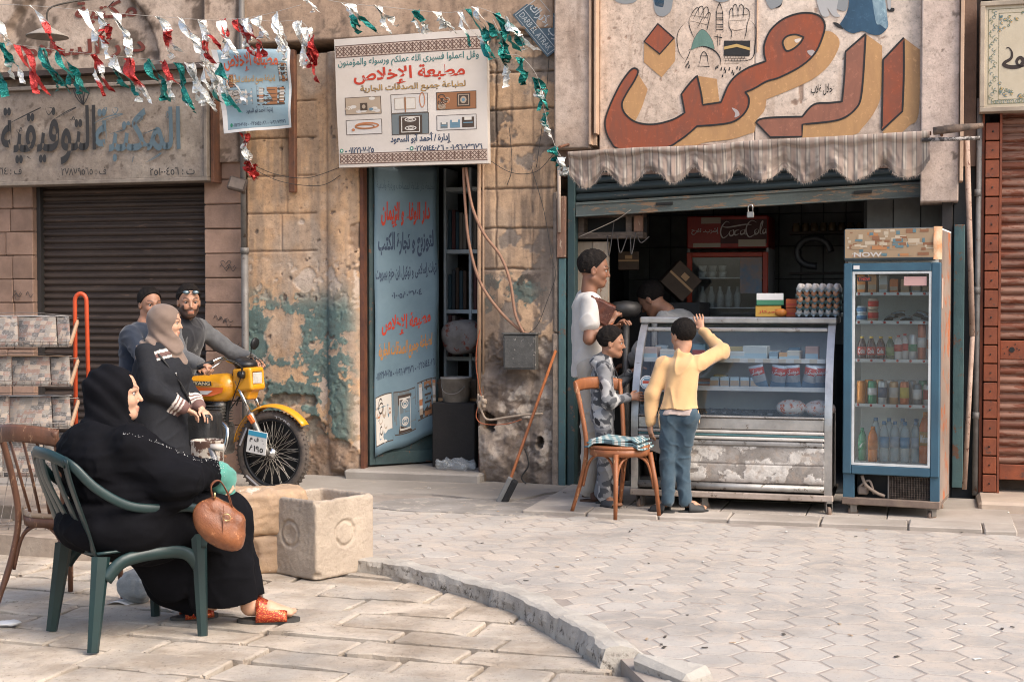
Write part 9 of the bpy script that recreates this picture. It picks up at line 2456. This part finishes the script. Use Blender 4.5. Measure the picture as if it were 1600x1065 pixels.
cable('thick_cable', 'thick tan cable looping from the doorway top to the electric box, the lower of two', [(724,262),(727,320),(733,380),(750,440),(780,485),(812,515),(826,522)], .012,(.30,.16,.10), -.07)
cable('thick_cable', 'thick tan cable looping from the doorway top to the electric box, the upper of two', [(728,262),(737,320),(756,365),(782,400),(797,440),(805,490),(818,520)], .012,(.30,.16,.10), -.09)
cable('orange_wire', 'thin orange wire hanging down the door reveal under the pier', [(750,515),(745,540),(744,570),(748,600),(754,625)], .004,(.42,.12,.05), -.03)
cable('tied_rope', 'knotted pale rope and cord tied around the broken foot of the pier', [(747,615),(752,640),(762,655),(790,652),(820,648),(848,646)], .009,(.40,.31,.23), -.06)
cable('tied_rope', 'loop of thin cord hanging from the knot on the pier', [(750,625),(744,650),(756,662),(790,662),(815,655)], .004,(.42,.33,.25), -.07)
g = SD(.012)
u_, z_ = fp(754,628,-.07)
for k in range(7): g.cap((u_ + r_.uniform(-.03,.03), -.07 + r_.uniform(-.02,.02), z_ + r_.uniform(-.05,.05)),(u_ + r_.uniform(-.03,.03), -.07, z_ + r_.uniform(-.05,.05)), .011)
solo('cloth_knot', g.build(.005), mat('cable_40', (.40,.31,.23)), 'pale cloth knot binding the pipe at the broken pier', 'knot', (u_, -.07, z_), FACADE)
for i, (P, lab) in enumerate((([(390,255),(430,272),(480,278),(530,262)], 'thin dark wire sagging from the drainpipe to the white sign'),([(392,262),(440,284),(500,290),(532,274)], 'lower thin dark wire sagging from the drainpipe to the white sign'),([(764,250),(800,270),(838,268),(866,240),(885,225)], 'thin wire crossing the top of the pier'),([(830,260),(850,330),(862,400),(868,430),(855,470),(838,510),(810,530)], 'thin black wire looping down the pier to the electric box'),([(905,370),(960,345),(985,328)], 'pale wire stretched from the door post to the shutter rail'),([(796,200),(800,260),(792,290)], 'short black wire hanging beside the street name plate'),([(858,90),(852,160),(838,262)], 'thin wire rising beside the street name plate'),([(820,700),(826,725),(815,745),(822,755)], 'short black cable end sticking out of the pier foot'))): cable('wall_wire', lab, P, .0028 if i < 7 else .007,(.045,.04,.035) if i != 4 else (.35,.3,.25), -.05, cat='wire')
q = MB(); a = fp(388,300)[0]; q.cyl((a, -.07,.02),(a, -.07,1.85), .030, n=14); q.cyl((a - .01,-.065,1.85),(a - .02,-.065,4.2), .024, n=12)
for z_ in (.7,1.84): q.cyl((a, -.07, z_),(a, -.07, z_ + .05), .036, n=14)
solo('drainpipe', q, mat('grey_iron_pipe', (.20,.185,.17),(.13,.115,.10), rough=.55, scale=6, bump=.2, wear=(.08,.055,.04), wth=.6, metal=.2), 'grey iron drainpipe between the library and the ochre building', 'drainpipe', (a, -.07,0), FACADE)
fl = T('floodlight', 'small dusty floodlight hanging crooked below the blue cloth banner', 'floodlight', (0,0,0), FACADE)
u_, z_ = fp(371,288,-.12); M_ = Matrix.Translation((u_, -.12, z_)) @ Euler((-.35,.25,.2)).to_matrix().to_4x4()
q = MB(); q.cbox(-.075,.075,-.02,.03,-.055,.055,.008, M=M_); fl.add('housing', q, mat('dusty_housing', (.12,.09,.07),(.08,.06,.05), scale=12))
q = MB(); q.box(-.06,.06,-.024,-.0205,-.042,.042, M=M_); fl.add('lens', q, mat('dusty_lens', (.24,.18,.135),(.17,.13,.1), rough=.3, scale=12))
lm = T('wall_lamp', 'enamel shade lamp on a bent arm in front of the plaster arch', 'lamp', (0,0,0), FACADE)
u_, z_ = fp(82,42,-.3); q = MB(); q.tube(catmull([(u_ + .22,-.0, z_ + .28),(u_ + .12,-.2, z_ + .22),(u_ - .03,-.3, z_ + .15),(u_ - .05,-.3, z_ + .02)], 6), .008,8); lm.add('arm', q, flat('dark_arm', (.06,.05,.04)))
q = MB(); q.lathe([(.02,.03),(.03,.0),(.17,-.075),(.175,-.085),(.165,-.08),(.02,-.01)], 24, c=(u_ - .05,-.3, z_)); lm.add('shade', q, mat('grey_enamel', (.32,.28,.24),(.25,.22,.19), scale=9, grime=.4))
# ---- tinsel bunting
_g = G('foil_tinsel'); _oi = _g.n('ShaderNodeObjectInfo'); at = _g.n('ShaderNodeVertexColor'); at.layer_name = 'Col'
_g.bump(_g.noise(45,3,.6), .8,.02); m_foil = _g.fin(at.outputs[0], .28,.55)
SIL, GRN, RED = (.93,.93,.88),(.02,.22,.19),(.50,.05,.045)
def tinsel(name, lab, pts, y, items, seed, hang=1.0, wd=.046):
 t = T(name, lab, 'bunting', (0,0,0), FACADE, 'tinsel bunting across the street')
 P = catmull([(lambda c: (c[0], y, c[1]))(fp(a, b, y)) for a, b in pts], 8)
 q = MB(); q.tube(P, .002,4); t.add('string', q, flat('string_grey', (.4,.36,.32)))
 r = random.Random(seed)
 for s, L, cs in items:
  p = P[int(s * (len(P) - 1))]
  for k_ in range(r.choice([2,3])):
   n = 16; vs, cl = [],[]; dx = r.uniform(-.02,.02); fwd = r.uniform(.2,.75) * hang; l = L * r.uniform(.75,1.15); ph = r.uniform(0,6); w0 = wd * r.uniform(.8,1.5)
   for i in range(n + 1):
    s_ = i / n; a = ph + s_ * r.uniform(3.5,5.5)
    c = (p.x + dx + fwd * l * s_ + .012 * sin(s_ * 9 + ph), p.y + .02 * sin(s_ * 7 + ph) + .012 * k_, p.z - l * s_ * .95 + .01 * sin(s_ * 13))
    ax = (cos(a) * w0 / 2 * (1 if abs(cos(a)) > .3 else .5), sin(a) * w0 / 2,.010 * sin(a * 2))
    col = cs[min(len(cs) - 1, int(s_ * len(cs) + r.uniform(-.15,.15)))] if cs else SIL
    for sg in (-1,1):
     for d in (0,.0012): vs.append((c[0] + ax[0] * sg, c[1] + ax[1] * sg + d, c[2] + ax[2] * sg)); cl.append(col)
   F = []
   for i in range(n): o = i * 4; F += [(o, o + 2, o + 6, o + 4),(o + 1, o + 5, o + 7, o + 3),(o, o + 4, o + 5, o + 1),(o + 2, o + 3, o + 7, o + 6)]
   F += [(0,1,3,2),(n * 4, n * 4 + 2, n * 4 + 3, n * 4 + 1)]
   m_ = NPM(np.array(vs), np.array(F), np.array(cl)); ob = t.add('streamer', m_, m_foil)
   ob.data.polygons.foreach_set('use_smooth', [False] * len(ob.data.polygons))
S_, G_, R_2 = [SIL],[GRN],[RED]
tinsel('tinsel_bunting', 'upper left string of silver and red foil streamers in front of the arch', [(-30,6),(60,10),(170,20),(270,28),(350,32),(410,24),(470,8)], -.9,[(x, L, c) for x, L, c in ((.04,.42, S_),(.16,.45,[SIL, RED, RED]),(.28,.40, S_),(.33,.24,[SIL, RED]),(.37,.42, S_),(.46,.34,[SIL, RED, SIL]),(.53,.36, S_),(.60,.34,[SIL, RED]),(.65,.26, S_),(.72,.26,[RED, SIL]),(.76,.3,[SIL, RED, RED]),(.82,.22, S_),(.88,.34, S_))], 1)
tinsel('tinsel_bunting', 'lower left string of green, red and silver foil streamers over the library sign', [(-30,62),(40,72),(120,82),(220,92),(300,100),(345,98)], -.8,[(x, L, c) for x, L, c in ((.04,.45, G_),(.11,.42,[GRN, GRN, SIL]),(.18,.5, R_2),(.27,.42, G_),(.34,.36, G_),(.46,.40,[RED, SIL, RED]),(.50,.3,[SIL, GRN]),(.57,.42,[RED, RED, SIL]),(.63,.36, G_),(.69,.38,[RED, SIL]),(.74,.42, G_),(.79,.36, S_),(.85,.34, S_),(.91,.36,[SIL, SIL, GRN]),(.96,.3,[GRN, SIL]))], 2)
tinsel('tinsel_bunting', 'short string of silver foil drooping before the blue cloth banner', [(345,30),(380,30),(430,34),(470,34),(490,60)], -.6,[(.05,.3,[RED, SIL]),(.3,.2, S_),(.5,.26, S_),(.72,.34, S_),(.86,.3,[SIL, RED]),(.95,.34, R_2)], 3,.25)
tinsel('tinsel_bunting', 'top string of silver and green foil running above the white printed sign', [(440,-20),(520,2),(610,12),(700,20),(745,12),(790,30)], -.7,[(.1,.16, S_),(.25,.22,[SIL, GRN]),(.36,.22, S_),(.48,.2,[GRN, SIL]),(.56,.18, S_),(.66,.34,[SIL, SIL, GRN]),(.74,.36, G_),(.82,.26,[SIL, GRN]),(.9,.3, G_),(.97,.3, S_)], 4,1.4)
tinsel('tinsel_bunting', 'ragged green and silver tinsel hanging down beside the street name plate', [(770,30),(784,60),(790,84),(812,88),(835,112),(845,140),(850,170),(866,225),(880,250)], -.25,[(.08,.24, G_),(.2,.3,[GRN, SIL]),(.4,.22, G_),(.55,.2,[GRN, SIL]),(.64,.2, G_),(.78,.2,[GRN, SIL]),(.9,.14, G_),(.97,.16, S_)], 5,.35)
tinsel('tinsel_bunting', 'red and silver tinsel tied to the drainpipe under the blue cloth banner', [(380,205),(384,225),(388,245),(396,262)], -.2,[(.1,.2,[RED, SIL]),(.5,.16,[SIL, RED]),(.9,.12, R_2)], 6,.1)
